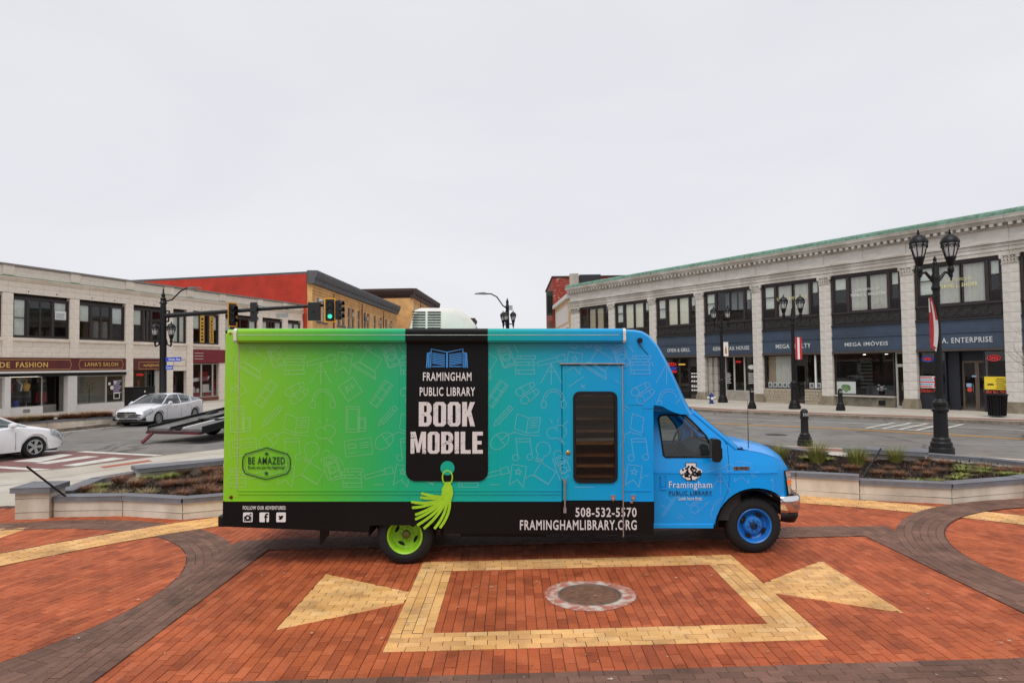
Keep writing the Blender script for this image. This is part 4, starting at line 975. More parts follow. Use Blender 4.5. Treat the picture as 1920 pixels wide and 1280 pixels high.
# chrome bumper bent round the nose
half = [(3.45,0.315),(3.52,0.300),(3.60,0.305),(3.68,0.335),(3.735,0.40),(3.768,0.50),(3.785,0.65),(3.795,0.9),(3.80,WD/2)]
plan_ = half+[(x, WD-y) for x, y in half[::-1][1:]]
rows = []; rows2 = []
for i, (x, y) in enumerate(plan_):
    p, q = plan_[max(i-1, 0)], plan_[min(i+1, len(plan_)-1)]; tx, ty = q[0]-p[0], q[1]-p[1]; L_ = hypot(tx, ty); nx, ny = ty/L_, -tx/L_
    e = min(1, min(i, len(plan_)-1-i)/3)
    rows.append([(x+nx*d, y+ny*d, z) for d, z in ((-0.06,0.795),(-0.015,0.80),(0.0,0.785),(0.004,0.72),(-0.002,0.64),(-0.015,0.59),(-0.05,0.575))])
    rows2.append([(x+nx*d, y+ny*d, z) for d, z in ((-0.03,0.578),(-0.02,0.565),(-0.025,0.52-0.0*e),(-0.06,0.47-0.02*e),(-0.12,0.455-0.02*e))])
MB().grid(rows).build('bumper', CHR, bus, smooth=True, angle=60)
MB().grid(rows2).build('bumper_valance', BLACK, bus, smooth=True, angle=60)
# mirror, badge, handle, aerial, door emblem
mi = thing('mirror', None, None); mi.parent = bus
MB().prism(rrect(2.475,2.585,1.285,1.575,0.04), -0.02, 0.13).build('mirror_housing', BLACK, mi, smooth=True, bevel=0.015)
MB().prism(rrect(2.56,2.635,1.30,1.46,0.03), 0.10, 0.28).build('mirror_arm', BLACK, mi, smooth=True, bevel=0.012)
box('mirror_glass', 2.472, 2.476, 0.0, 0.11, 1.31, 1.55, CHR, mi)
fb = MB().prism(rrect(2.82,3.03,1.150,1.197,0.01), cab_y(2.9,1.17)-0.012, cab_y(2.9,1.17)+0.02).build('fender_badge', CHR, bus)
text('lettering', 'E-450', 2.85, 3.00, 1.158, 1.188, cab_y(2.9,1.17)-0.014, BLACK, fb, 0.03, depth=0.001)
b = MB(); b.strip(R4(1.87,1.945,0.93,1.07), 0.004, -0.003, cab_y); b.build('door_handle_recess', NAVY, nd)
b = MB(); b.box(1.88, 1.915, 0.235, 0.27, 0.925, 1.07); b.box(1.87, 1.955, 0.235, 0.27, 0.895, 0.92); b.build('door_handle', WRAP, nd, bevel=0.006)
b = MB(); b.tube([(3.09,0.46,1.40),(3.085,0.46,2.06)], [0.006,0.002], 6); b.lathe([(0.025,1.365),(0.02,1.40),(0.008,1.42)], (3.09,0.46,0), 10); b.build('aerial', BLACK, bus)
yc = cab_y(2.25,1.0)-0.010
em = box('emblem_panel', 2.205, 2.335, yc, yc+0.006, 1.02, 1.245, WHT, nd)
b = MB(); b.strip(R4(2.205,2.335,1.02,1.245), 0.008, yc-0.002); rq = random.Random(4)
b.prism([(2.258,1.022),(2.285,1.022),(2.278,1.06),(2.282,1.10),(2.262,1.10),(2.265,1.06)], yc-0.003, yc)
lf = MB()
for k in range(60):
    a = rq.uniform(0, 2*pi); r = sqrt(rq.random()); x = 2.27+0.125*r*cos(a); z = 1.115+0.07*r*sin(a)+0.02*(1-abs(cos(a)))
    t = rq.uniform(0, pi); lf.prism([(x+0.017*cos(t+q)*f_, z+0.017*sin(t+q)*f_) for q, f_ in ((0,1),(.8,.6),(1.6,1),(2.4,.6),(3.2,1),(4.0,.6),(4.8,1),(5.5,.6))], yc-0.006, yc-0.003)
b.build('tree_trunk_print', BLACK, em); lf.build('tree_leaf_print', mat('emblem_black', (16,16,18), 0.5, var=0), em)
MB().prism([(2.27+0.14*cos(a)*(1+0.08*sin(5*a)), 1.118+0.088*sin(a)*(1+0.08*cos(4*a))) for a in [k*2*pi/26 for k in range(26)]], yc-0.003, yc-0.001).build('tree_crown_print', WHT, em)
text('lettering', 'Framingham', 1.985, 2.54, 0.895, 1.005, yc, WHT, nd, 0.0)
text('lettering', 'PUBLIC LIBRARY', 1.985, 2.54, 0.835, 0.885, yc, NAVY, nd, 0.005)
text('lettering', 'Look here first.', 2.11, 2.41, 0.765, 0.812, yc, WHT, nd, 0.0)
MB().strip([(1.98,0.825),(2.545,0.825)], 0.004, yc).build('rule', NAVY, nd)
# -- wheels
LIMEP = mat('rim_lime', (142,196,40), 0.4, var=0.12, scale=8, dirt=0.12); BLUEP = mat('rim_blue', (30,110,190), 0.35, var=0.12, scale=8)
def wheel(x, y, z, R_, wd, rim, rmat, dish, hub):
    """outer face at y, tyre and pressed steel rim"""
    wl = thing('wheel', None, None); wl.parent = bus; wl.location = (x, y, z)
    tp = [(rim*1.0,0.015),(rim+0.02,0.0),(rim+0.05,-0.004),(R_-0.05,0.006),(R_-0.02,0.02),(R_,0.05),(R_,wd-0.05),(R_-0.03,wd-0.01),(rim,wd)]
    MB().lathe(tp, n=40, axis='y', caps=False).build('tyre', RUB, wl, smooth=True, recalc=True)
    b = MB()
    for k in range(40):
        a = 2*pi*k/40; b.box(-0.012, 0.012, 0.045, wd-0.045, R_-0.001, R_+0.003)
        c_, s_ = cos(a), sin(a)
        for i in range(len(b.v)-8, len(b.v)):
            X, Yv, Zv = b.v[i]; b.v[i] = (X*c_-Zv*s_, Yv, X*s_+Zv*c_)
    b.build('tread', RUB, wl)
    rp = [(rim+0.004,0.004),(rim-0.004,-0.004),(rim-0.02,0.008),(rim-0.03,0.04),(rim-0.045,dish*0.8),(rim-0.075,dish)]+([(0.10,dish+0.0),(0.085,dish-0.01),(0.0,dish-0.01)] if hub == 'in' else [(rim-0.09,dish-0.02),(0.11,dish-0.055),(0.10,dish-0.06),(0.0,dish-0.06)])
    r = MB().lathe(rp, n=40, axis='y', caps=False).build('rim', rmat, wl, smooth=True, angle=30)
    b = MB()
    for k in range(4):
        a = pi/4+k*pi/2+0.3; rr_ = rim-0.085 if hub == 'in' else rim-0.075
        P = [(rr_*cos(a)+0.026*cos(t)*cos(a)-0.048*sin(t)*sin(a), rr_*sin(a)+0.026*cos(t)*sin(a)+0.048*sin(t)*cos(a)) for t in [q*2*pi/14 for q in range(14)]]
        yy = dish-0.004 if hub == 'in' else dish-0.045
        b.prism(P, yy-0.002, yy+0.002)
    b.build('hand_hole', mat('hole_black', (8,8,8), 0.9, var=0), r)
    b = MB()
    for k in range(8):
        a = 2*pi*k/8; yy = dish if hub == 'in' else dish-0.058
        b.lathe([(0.014,yy),(0.014,yy-0.02),(0.009,yy-0.028),(0,yy-0.028)], (0.078*cos(a),0,0.078*sin(a)), 6, 'y')
    b.build('lug_nut', rmat, r)
    if hub == 'in': MB().lathe([(0.055,dish),(0.05,dish-0.06),(0.03,dish-0.075),(0,dish-0.078)], n=16, axis='y').build('axle_hub', mat('hub_olive', (104,98,46), 0.6, 0.3, var=0.25), r, smooth=True)
    else: MB().lathe([(0.05,dish-0.058),(0.045,dish-0.085),(0.032,dish-0.09),(0.03,dish-0.07),(0,dish-0.07)], n=16, axis='y').build('axle_hub', mat('hub_steel', (30,60,92), 0.4, 0.5), r, smooth=True)
RRr = 0.352
wheel(-1.39, 0.055, gz(-1.39)+RRr, RRr, 0.22, 0.222, LIMEP, 0.15, 'in')
wheel(-1.39, 0.30, gz(-1.39)+RRr, RRr, 0.22, 0.222, LIMEP, 0.15, 'in')
wheel(3.115, 0.33, gz(3.115)+0.355, 0.355, 0.22, 0.222, BLUEP, 0.10, 'out')
for x, r_ in ((-1.39, RRr), (3.115, 0.355)):
    wl = thing('wheel', None, None); wl.parent = bus; wl.location = (x, WD-0.33, gz(x)+r_)
    MB().lathe([(0.0,0.2),(0.21,0.2),(0.23,0.27),(r_-0.02,0.27),(r_,0.22),(r_,0.03),(r_-0.02,0.0),(0.0,0.0)], n=32, axis='y').build('tyre', RUB, wl, smooth=True)
MB().tube([(-1.39,0.4,gz(-1.39)+RRr),(-1.39,2.0,gz(-1.39)+RRr)], 0.06, 8).build('axle', UNDER, bus)
b = MB(); rows = [[(-1.39+0.46*cos(a), yy, 0.33+0.44*sin(a)) for a in [radians(k*11.25) for k in range(17)]] for yy in (0.06, 0.62)]
b.grid(rows); b.quad((-1.85,0.62,0.3),(-0.93,0.62,0.3),(-0.93,0.62,0.8),(-1.85,0.62,0.8)); b.build('wheel_arch', UNDER, bus)
# -- roof air conditioner
ac = thing('air_conditioner', None, None); ac.parent = bus
rows = []
for k in range(13):
    t = k/12; x = -1.46+0.92*t
    h = 0.345*(min(1, (t/0.10))**0.45 if t < 0.10 else 1) if t < 0.55 else 0.345*(1-((t-0.55)/0.45)**2.6*0.72)
    w_ = 0.34*(0.90+0.10*min(1, t/0.12)) if t < .6 else 0.34*(1-0.12*((t-.6)/.4)**2)
    rows.append([(x, 1.05-w_*1.02, 2.95), (x, 1.05-w_, 2.95+h*0.75), (x, 1.05-w_*0.9, 2.95+h*0.93), (x, 1.05-w_*0.6, 2.95+h), (x, 1.05+w_*0.6, 2.95+h), (x, 1.05+w_*0.9, 2.95+h*0.93), (x, 1.05+w_, 2.95+h*0.75), (x, 1.05+w_*1.02, 2.95)])
b = MB(); b.grid(rows); b.add(rows[0], [tuple(range(8))]); b.add(rows[-1], [tuple(range(8))]); b.build('shroud', ROOFW, ac, smooth=True, angle=40)
for c_ in range(2):
    for k in range(7):
        box('louvre', -1.405+c_*0.21, -1.225+c_*0.21, 1.05-0.352, 1.05-0.335, 3.005+k*0.036, 3.018+k*0.036, BLACK, ac)
# ================================================================== buildings
LIME_ST = mat('limestone', (208,203,195), 0.85, var=0.09, scale=3.0, bump=0.2, bscale=30, dirt=0.3)
LIME_D = mat('limestone_soiled', (178,172,164), 0.85, var=0.12, scale=3.0, bump=0.2, bscale=30, dirt=0.25)
COPPER = mat('copper_green', (112,152,134), 0.7, var=0.25, scale=5, dirt=0.2)
IRONP = mat('spandrel_iron', (46,42,42), 0.6, 0.2, var=0.2, scale=6)
FRM = mat('window_frame_dark', (48,38,38), 0.5, var=0.1)
FRL = mat('frame_pale', (176,172,164), 0.5, var=0.05)
SIGNB = mat('sign_blue', (58,73,93), 0.55, var=0.10, scale=2, dirt=0.12)
GLASS = thin_glass('window_glass', (244,247,247), ior=1.55)
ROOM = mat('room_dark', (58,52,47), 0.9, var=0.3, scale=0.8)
BLIND = mat('blind', (196,193,184), 0.8, var=0.05)
CURT = mat('curtain', (212,216,206), 0.85, var=0.08)
SHADE = mat('roller_shade', (176,162,138), 0.8, var=0.06)
STLET = mat('sign_letter_pale', (196,198,198), 0.4, var=0)
GOLD = mat('letter_gold', (214,176,96), 0.4, var=0)
TARR = mat('roof_tar', (60,60,62), 0.9)
def frame(name, parent, x0, x1, z0, z1, y, t, mt, d=0.06):
    b = MB(); b.box(x0,x1,y,y+d,z0,z0+t); b.box(x0,x1,y,y+d,z1-t,z1); b.box(x0,x0+t,y,y+d,z0+t,z1-t); b.box(x1-t,x1,y,y+d,z0+t,z1-t)
    return b.build(name, mt, parent)
def pane(parent, x0, x1, z0, z1, y, mt=None):
    return MB().quad((x0,y,z0),(x1,y,z0),(x1,y,z1),(x0,y,z1)).build('pane', mt or GLASS, parent, recalc=False)
def slat_blind(parent, x0, x1, z0, z1, y, mt=None, w_=0.10, seed=0, gaps=0.0):
    rs = random.Random(seed); b = MB(); x = x0
    while x < x1-0.02:
        a = rs.uniform(0.2, 0.6)
        if rs.random() > gaps: b.quad((x, y, z0), (min(x+w_*0.95, x1), y+w_*a, z0), (min(x+w_*0.95, x1), y+w_*a, z1), (x, y, z1))
        x += w_
    return b.build('blind', mt or BLIND, parent)
def sash(parent, x0, x1, z0, z1, y, mid, upper=None, lower=None):
    """double-hung side light: frame, meeting rail, two panes, shade behind"""
    f = frame('window', parent, x0, x1, z0, z1, y, 0.06, FRM)
    box('meeting_rail', x0+0.06, x1-0.06, y+0.005, y+0.05, mid-0.025, mid+0.025, FRM, f)
    pane(f, x0+0.06, x1-0.06, z0+0.06, mid-0.025, y+0.035); pane(f, x0+0.06, x1-0.06, mid+0.025, z1-0.06, y+0.025)
    if upper: MB().quad((x0+0.07,y+0.09,mid),(x1-0.07,y+0.09,mid),(x1-0.07,y+0.09,z1-0.06),(x0+0.07,y+0.09,z1-0.06)).build('shade', upper, f)
    if lower: MB().quad((x0+0.07,y+0.10,z0+0.06),(x1-0.07,y+0.10,z0+0.06),(x1-0.07,y+0.10,mid),(x0+0.07,y+0.10,mid)).build('shade', lower, f)
    return f
# ------------------------------------------------------------------ right: limestone building with the copper cornice
rbd = thing('commercial_building', 'two-storey limestone building with green copper cornice and blue shop signs', 'building', (5.3,57.4,0.03), atan2(-26.7,17.2))
RX0, RX1, DP = -0.55, 41.2, 14.0
b = MB(); b.box(RX0, RX1, 2.8, DP, 0, 8.9); b.box(RX0, RX0+0.3, 0.32, 2.8, 0, 8.6); b.box(RX1-0.3, RX1, 0.32, 2.8, 0, 8.6)
b.build('masonry_mass', LIME_D, rbd)
box('roof', RX0, RX1, 0.3, DP, 8.85, 8.95, TARR, rbd)
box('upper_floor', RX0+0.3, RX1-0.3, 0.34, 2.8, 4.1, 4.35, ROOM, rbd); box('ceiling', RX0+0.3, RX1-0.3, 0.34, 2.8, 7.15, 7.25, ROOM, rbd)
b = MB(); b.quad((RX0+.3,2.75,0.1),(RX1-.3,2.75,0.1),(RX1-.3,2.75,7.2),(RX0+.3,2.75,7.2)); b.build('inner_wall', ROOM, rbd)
COLS = [(-0.55,0.62),(4.30,5.00),(8.82,9.48),(13.27,13.94),(17.83,18.49),(22.39,23.06),(26.91,27.57),(31.45,32.12),(36.0,36.66),(40.5,41.2)]
def capital(parent, x0, x1, z0, z1, y):
    """carved leaf capital: bell, two rows of leaves, volutes, abacus"""
    cx = (x0+x1)/2; w_ = x1-x0
    b = MB(); b.box(x0-0.02, x1+0.02, y-0.02, y+0.2, z0, z0+0.05); b.box(x0-0.07, x1+0.07, y-0.09, y+0.2, z1-0.08, z1)
    for r_ in range(2):
        for k in range(5):
            x = x0+w_*(k+0.5+(0.25 if r_ else -0.0)*0)/5; zz = z0+0.05+r_*0.15
            b.prism([(x-0.055,zz),(x+0.055,zz),(x+0.06,zz+0.10),(x,zz+0.17),(x-0.06,zz+0.10)], y-0.045-0.02*r_, y+0.05)
            b.box(x-0.03, x+0.03, y-0.075-0.02*r_, y-0.03, zz+0.10, zz+0.15)
    for x in (x0, x1): b.lathe([(0.0,y-0.09),(0.07,y-0.09),(0.075,y+0.02)], (x,0,z1-0.14), 10, 'y')
    b.lathe([(0.0,y-0.08),(0.05,y-0.08),(0.05,y+0.02)], (cx,0,z1-0.12), 8, 'y')
    return b.build('capital', LIME_ST, parent)
for i, (x0, x1) in enumerate(COLS):
    z = 0.50; k = 0
    while z < 6.74:
        h = min(0.45, 6.76-z)
        blk('pier_block', x0, x1, 0.0, 0.34, z+0.006, z+h-0.006, LIME_ST, rbd); z += h; k += 1
    box('pier_core', x0+0.02, x1-0.02, 0.02, 0.33, 0.1, 7.2, LIME_D, rbd)
    b = MB(); b.box(x0-0.07, x1+0.07, -0.07, 0.30, 0.0, 0.28); b.box(x0-0.045, x1+0.045, -0.045, 0.30, 0.28, 0.40); b.box(x0-0.02, x1+0.02, -0.02, 0.30, 0.40, 0.50)
    b.build('pier_base', mat('base_stone', (152,142,124), 0.85, var=0.15, dirt=0.3), rbd, bevel=0.01)
    capital(rbd, x0, x1, 6.74, 7.20, 0.0)
# entablature: one length of moulding per bay
ents = [c[0] for c in COLS]+[RX1]
for i in range(len(COLS)-1):
    a, c_ = ((COLS[i][0]+COLS[i][1])/2 if i else RX0-0.1), ((COLS[i+1][0]+COLS[i+1][1])/2 if i < len(COLS)-2 else RX1)
    g = 0.006
    for z0, z1, y in ((7.20,7.36,-0.02),(7.37,7.55,-0.05),(7.56,7.72,-0.08),(7.73,7.80,-0.16)):
        box('architrave', a+g, c_-g, y, 0.35, z0, z1, LIME_ST, rbd)
    n = 2
    for k in range(n):
        blk('frieze_block', a+(c_-a)*k/n+g, a+(c_-a)*(k+1)/n-g, 0.0, 0.34, 7.806, 8.40, LIME_ST, rbd)
    box('bed_moulding', a+g, c_-g, -0.10, 0.35, 8.402, 8.46, LIME_ST, rbd)
    x = a+0.10
    while x < c_-0.12:
        blk('dentil', x, x+0.17, -0.30, 0.0, 8.47, 8.60, LIME_ST, rbd); x += 0.345
    box('dentil_bed', a+g, c_-g, -0.12, 0.35, 8.46, 8.604, LIME_D, rbd)
    MB().prism([(-0.30,8.605),(0.35,8.605),(0.35,8.84),(-0.46,8.84),(-0.46,8.78),(-0.36,8.70)], a+g, c_-g, 'yz').build('cornice', LIME_ST, rbd)
    MB().prism([(-0.44,8.93),(0.6,8.93),(0.6,9.17),(-0.36,9.17),(-0.42,9.08)], a+0.003, c_-0.003, 'yz').build('copper_gutter', COPPER, rbd)
    MB().prism([(-0.47,8.842),(0.6,8.842),(0.6,8.928),(-0.47,8.928)], a+g, c_-g, 'yz').build('gutter_lip', LIME_D, rbd)
    x = a+0.4
    while x < c_: box('copper_seam', x, x+0.02, -0.448, 0.0, 8.935, 9.07, COPPER, rbd); x += 0.62
SIGNS = {2: 'OVEN & GRILL', 3: "GENE'S TAX HOUSE", 4: 'MEGA REALTY', 5: 'MEGA IMÓVEIS', 6: 'U.S.A. ENTERPRISE'}
SX = {2: (10.53,12.64), 3: (14.64,17.52), 4: (19.44,21.75), 5: (23.81,26.16), 6: (28.24,30.96)}
rs = random.Random(21)
RUBST = mat('rubble_stone', (170,158,138), 0.9, var=0.25, scale=4, bump=0.4, bscale=20)
STRIPW = mat('notice_white', (222,222,218), 0.6, var=0.04)
NEONR = mat('neon_red', (216,40,44), 0.4, var=0, emit=0.45); NEONB = mat('neon_blue', (60,66,190), 0.4, var=0, emit=0.4); NEONG = mat('neon_amber', (200,160,60), 0.4, var=0, emit=0.35)
def storefront_panes(parent, xs, z0, z1, y, mt=FRM, t=0.05):
    for a, c_ in zip(xs[:-1], xs[1:]):
        f = frame('shop_window', parent, a, c_, z0, z1, y, t, mt); pane(f, a+t, c_-t, z0+t, z1-t, y+0.03)
def shop_door(parent, x0, x1, z1, y, mt):
    f = frame('door', parent, x0, x1, 0.02, z1, y, 0.09, mt, 0.07); pane(f, x0+0.09, x1-0.09, 0.11, z1-0.09, y+0.03)
    MB().tube([(x1-0.16,y-0.06,0.9),(x1-0.16,y-0.06,1.3)], 0.015, 6).build('door_handle', ALU, f); return f
for i in range(len(COLS)-1):
    a, c_ = COLS[i][1], COLS[i+1][0]; wd = c_-a
    # upper window group in an iron frame
    fx = [a, a+0.20, a+0.95, a+1.05, c_-1.05, c_-0.95, c_-0.10, c_]
    b = MB(); b.box(a, a+0.14, 0.10, 0.32, 5.03, 7.2); b.box(c_-0.1, c_, 0.10, 0.32, 5.03, 7.2); b.box(a+0.92, a+1.06, 0.10, 0.32, 5.03, 7.1); b.box(c_-0.70, c_-0.58, 0.10, 0.32, 5.03, 7.1); b.box(a, c_, 0.10, 0.32, 7.05, 7.2)
    b.box(a, c_, 0.06, 0.32, 5.03, 5.12)
    wf = b.build('window_group', FRM, rbd)
    sash(rbd, a+0.145, a+0.915, 5.62, 7.045, 0.14, 6.35, CURT if i in (1,2,3,4,5,6) else None, rs.choice([None, CURT]))
    sash(rbd, c_-0.575, c_-0.105, 5.62, 7.045, 0.14, 6.35, CURT if i != 0 else None, None)
    for x0, x1 in ((a+0.145, a+0.915), (c_-0.575, c_-0.105)):
        v = box('vent_panel', x0, x1, 0.16, 0.22, 5.125, 5.615, IRONP, rbd)
        for k in range(5): box('louvre', x0+0.05, x1-0.05, 0.145, 0.16, 5.18+k*0.08, 5.21+k*0.08, BLACK, v)
    x0, x1 = a+1.065, c_-0.705; mid = (x0+x1)/2
    for q0, q1 in ((x0, mid-0.02), (mid+0.02, x1)):
        f = frame('window', rbd, q0, q1, 5.125, 7.045, 0.14, 0.05, FRM); pane(f, q0+0.05, q1-0.05, 5.175, 6.995, 0.17)
        if i == 0: MB().quad((q0+.06,.26,5.18),(q1-.06,.26,5.18),(q1-.06,.26,6.95),(q0+.06,.26,6.95)).build('shade', SHADE, f)
        elif i in (1, 2): MB().quad((q0+.06,.26,5.18),(q1-.06,.26,5.18),(q1-.06,.26,6.98),(q0+.06,.26,6.98)).build('shade', mat('shade_pale', (222,220,200), 0.8, var=0.05), f)
        elif i in (4, 5, 6, 7): slat_blind(f, q0+0.06, q1-0.06, 5.19, 6.98, 0.24, seed=i, w_=0.09, gaps=0.04)
        elif i == 3: MB().quad((q0+.06,.9,5.9),(q1-.06,.9,5.9),(q1-.06,.9,6.98),(q0+.06,.9,6.98)).build('shade', mat('shade_grey', (150,156,160), 0.8), f)
    # window lettering
    YL = mat('window_letter', (222,214,150), 0.5, var=0); 
    if i == 4: text('lettering', 'ROSSI LAW OFFICE', x0+0.0, x1-0.1, 6.10, 6.30, 0.135, YL, wf, 0.0, depth=0)
    if i == 5: text('lettering', 'LAW OFFICE OF', 24.46, 25.77, 6.20, 6.34, 0.135, STRIPW, wf, 0.0, depth=0); text('lettering', 'THOMAS G. WALDSTEIN', 24.17, 26.08, 5.92, 6.08, 0.135, STRIPW, wf, 0.01, depth=0)
    if i == 6: text('lettering', 'LAW OFFICE OF', 29.05, 30.17, 6.22, 6.36, 0.135, YL, wf, 0.0, depth=0); text('lettering', 'DAVID L. SHORR', 28.76, 30.40, 5.92, 6.10, 0.135, YL, wf, 0.02, depth=0)
    # cast iron spandrel with relief
    sp = box('spandrel', a, c_, 0.12, 0.30, 4.42, 5.03, IRONP, rbd)
    b = MB(); b.box(a+0.1, c_-0.1, 0.095, 0.12, 4.47, 4.50); b.box(a+0.1, c_-0.1, 0.095, 0.12, 4.93, 4.96); cx = (a+c_)/2
    for sx_ in (-1, 1):
        for k in range(3): b.tube([(cx+sx_*(0.25+k*0.55)+0.18*cos(t), 0.115, 4.715+0.17*sin(t)) for t in [q*2*pi/14 for q in range(15)]], 0.018, 5, caps=False)
    b.tube([(cx-0.2,0.11,4.55),(cx+0.2,0.11,4.88)], 0.02, 5); b.tube([(cx+0.2,0.11,4.55),(cx-0.2,0.11,4.88)], 0.02, 5)
    for k in range(7):
        xx = a+0.12+(wd-0.24)*k/6; b.box(xx-0.03, xx+0.03, 0.09, 0.12, 4.5, 4.93)
    b.build('relief', IRONP, sp)
    box('ledge', a, c_, 0.00, 0.30, 4.36, 4.42, FRM, rbd)
    # blue fascia and sign board
    box('upper_fascia', a+0.005, c_-0.005, 0.10, 0.30, 3.80, 4.355, SIGNB, rbd)
    box('fascia_moulding', a+0.004, c_-0.004, 0.03, 0.30, 3.72, 3.795, SIGNB, rbd)
    sg = box('sign_board', a+0.005, c_-0.005, 0.07, 0.30, 2.98, 3.715, SIGNB, rbd)
    box('sign_lip', a+0.003, c_-0.003, 0.0, 0.30, 2.86, 2.975, mat('lip_brown', (72,62,56), 0.6), rbd)
    if i in SIGNS: text('lettering', SIGNS[i], SX[i][0], SX[i][1], 3.24, 3.50, 0.045, STLET, sg, 0.012, depth=0.02)
    # shop below
    zt = 2.855
    if i in (0, 1, 7, 8):
        box('stall_riser', a, c_, 0.16, 0.30, 0.0, 0.6, LIME_D, rbd); storefront_panes(rbd, [a, a+wd/3, a+2*wd/3, c_], 0.6, zt, 0.2)
        slat_blind(rbd, a+0.2, c_-1.2, 0.7, 2.7, 0.7, seed=40+i)
    elif i == 2:
        storefront_panes(rbd, [a, a+1.1, a+2.0, c_-0.95], 0.5, zt, 0.25); box('stall_riser', a, c_-0.95, 0.22, 0.34, 0.0, 0.5, BLACK, rbd)
        d = shop_door(rbd, c_-0.95, c_-0.05, 2.3, 0.30, FRM); box('transom_panel', c_-0.95, c_-0.05, 0.30, 0.36, 2.3, zt, FRM, rbd)
        for z, h in ((1.7,0.12),(1.45,0.2),(1.15,0.18),(0.8,0.2),(0.55,0.15)):
            for q in range(3): box('notice', c_-0.78+q*0.2, c_-0.63+q*0.2, 0.292, 0.296, z, z+h*0.7, STRIPW, d)
        n1 = text('neon_sign', 'PIZZA', a+0.9, a+1.75, 2.28, 2.50, 0.20, NEONR, rbd, 0.02); text('neon_sign', 'SUBS', a+1.05, a+1.75, 2.0, 2.2, 0.20, NEONB, rbd, 0.02); text('neon_sign', 'OPEN', a+1.2, a+1.75, 1.78, 1.95, 0.20, NEONR, rbd, 0.02)
        box('neon_bar', a+1.95, a+2.55, 0.20, 0.21, 2.32, 2.42, NEONG, rbd)
    elif i == 3:
        for k in range(5):
            for q in range(2): blk('flank_stone', a+q*0.33, a+0.32+q*0.33, 0.35+0.15*q, 0.6+0.15*q, 0.02+k*0.56, 0.56+k*0.56, LIME_D, rbd)
        shop_door(rbd, a+0.70, a+1.32, 2.2, 0.75, FRM); box('transom_panel', a+0.66, a+1.35, 0.75, 0.8, 2.2, zt, FRM, rbd)
        storefront_panes(rbd, [a+1.4, a+2.1, a+2.9, c_], 0.62, zt, 0.4, FRL); box('stall_riser', a+1.4, c_, 0.38, 0.5, 0.0, 0.62, LIME_D, rbd)
        text('neon_sign', 'OPEN', a+2.25, a+2.65, 2.42, 2.56, 0.38, NEONR, rbd, 0.02)
        b = MB(); b.lathe([(0,0.385),(0.26,0.385),(0.26,0.39)], (a+3.45,0,2.15), 20, 'y')
        for i_ in range(len(b.v)): x, y, z = b.v[i_]; b.v[i_] = (x, y, 2.15+(z-2.15)*0.55)
        b.build('window_sticker', STRIPW, rbd)
        b = MB()
        for k in range(6): b.box(a+3.2, a+3.72-0.05*(k % 3), 0.385, 0.389, 1.72-k*0.12, 1.76-k*0.12); b.box(a+1.5, a+1.78+0.06*(k % 2), 0.385, 0.389, 1.72-k*0.12, 1.76-k*0.12)
        b.build('window_writing', STRIPW, rbd)
    elif i == 4:
        # rubble stone stall risers either side of a recessed door
        def rubble(x0, x1, z1):
            r2 = random.Random(int(x0*10)); z = 0.0
            while z < z1-0.03:
                h = min(r2.uniform(0.13, 0.22), z1-z); x = x0
                while x < x1-0.05:
                    l_ = min(r2.uniform(0.18, 0.45), x1-x); blk('rubble_stone', x+0.012, x+l_-0.012, 0.10+r2.uniform(-.02,.02), 0.34, z+0.012, z+h-0.012, RUBST, rbd); x += l_
                z += h
            box('rubble_bed', x0, x1, 0.14, 0.34, 0, z1, LIME_D, rbd)
        rubble(a, a+1.9, 0.85); rubble(a+2.75, c_, 0.85)
        storefront_panes(rbd, [a, a+1.9], 0.87, zt, 0.2); storefront_panes(rbd, [a+2.75, c_], 0.87, zt, 0.2)
        shop_door(rbd, a+1.92, a+2.73, 2.3, 0.5, FRM); box('transom_panel', a+1.9, a+2.75, 0.5, 0.56, 2.3, zt, FRM, rbd)
        slat_blind(rbd, a+0.6, a+1.85, 0.95, 2.8, 0.5, seed=9); MB().quad((a+.05,.55,.9),(a+.6,.55,.9),(a+.6,.55,2.8),(a+.05,.55,2.8)).build('shade', mat('shade_tan', (170,150,128), 0.8), rbd)
        for k in range(5):
            p = box('picture_card', a+0.18+k*0.34, a+0.44+k*0.34, 0.30, 0.31, 0.92, 1.22, STRIPW, rbd); box('photo', a+0.22+k*0.34, a+0.40+k*0.34, 0.296, 0.30, 0.98, 1.17, mat('photo_grey', (110,116,122), 0.6, var=0.4, scale=12), p)
        for k in range(2):
            p = box('picture_card', a+2.95+k*0.42, a+3.25+k*0.42, 0.30, 0.31, 0.92, 1.22, STRIPW, rbd); box('photo', a+3.0+k*0.42, a+3.2+k*0.42, 0.296, 0.30, 0.98, 1.17, MATS['photo_grey'], p)
        box('white_post', c_-0.55, c_-0.45, 0.22, 0.3, 0.87, zt, STRIPW, rbd)
    elif i == 5:
        box('stall_riser', a, c_-0.55, 0.18, 0.34, 0.0, 0.52, mat('slate_cladding', (112,106,92), 0.8, var=0.3, scale=3), rbd); box('stall_sill', a, c_-0.55, 0.08, 0.36, 0.52, 0.60, FRL, rbd)
        f = frame('shop_window', rbd, a, c_-0.55, 0.60, zt, 0.2, 0.05, FRM); pane(f, a+0.05, c_-0.6, 0.65, zt-0.05, 0.23)
        shop_door(rbd, c_-0.52, c_-0.02, 2.2, 0.3, FRL); frame('transom', rbd, c_-0.52, c_-0.02, 2.2, zt, 0.3, 0.06, FRL)
        box('vent_grille', c_-1.4, c_-1.05, 0.165, 0.18, 0.1, 0.36, BLACK, rbd)
        mp_ = box('map_poster', a+0.05, a+1.15, 0.30, 0.31, 0.66, 1.32, STRIPW, rbd); b = MB(); r2 = random.Random(8)
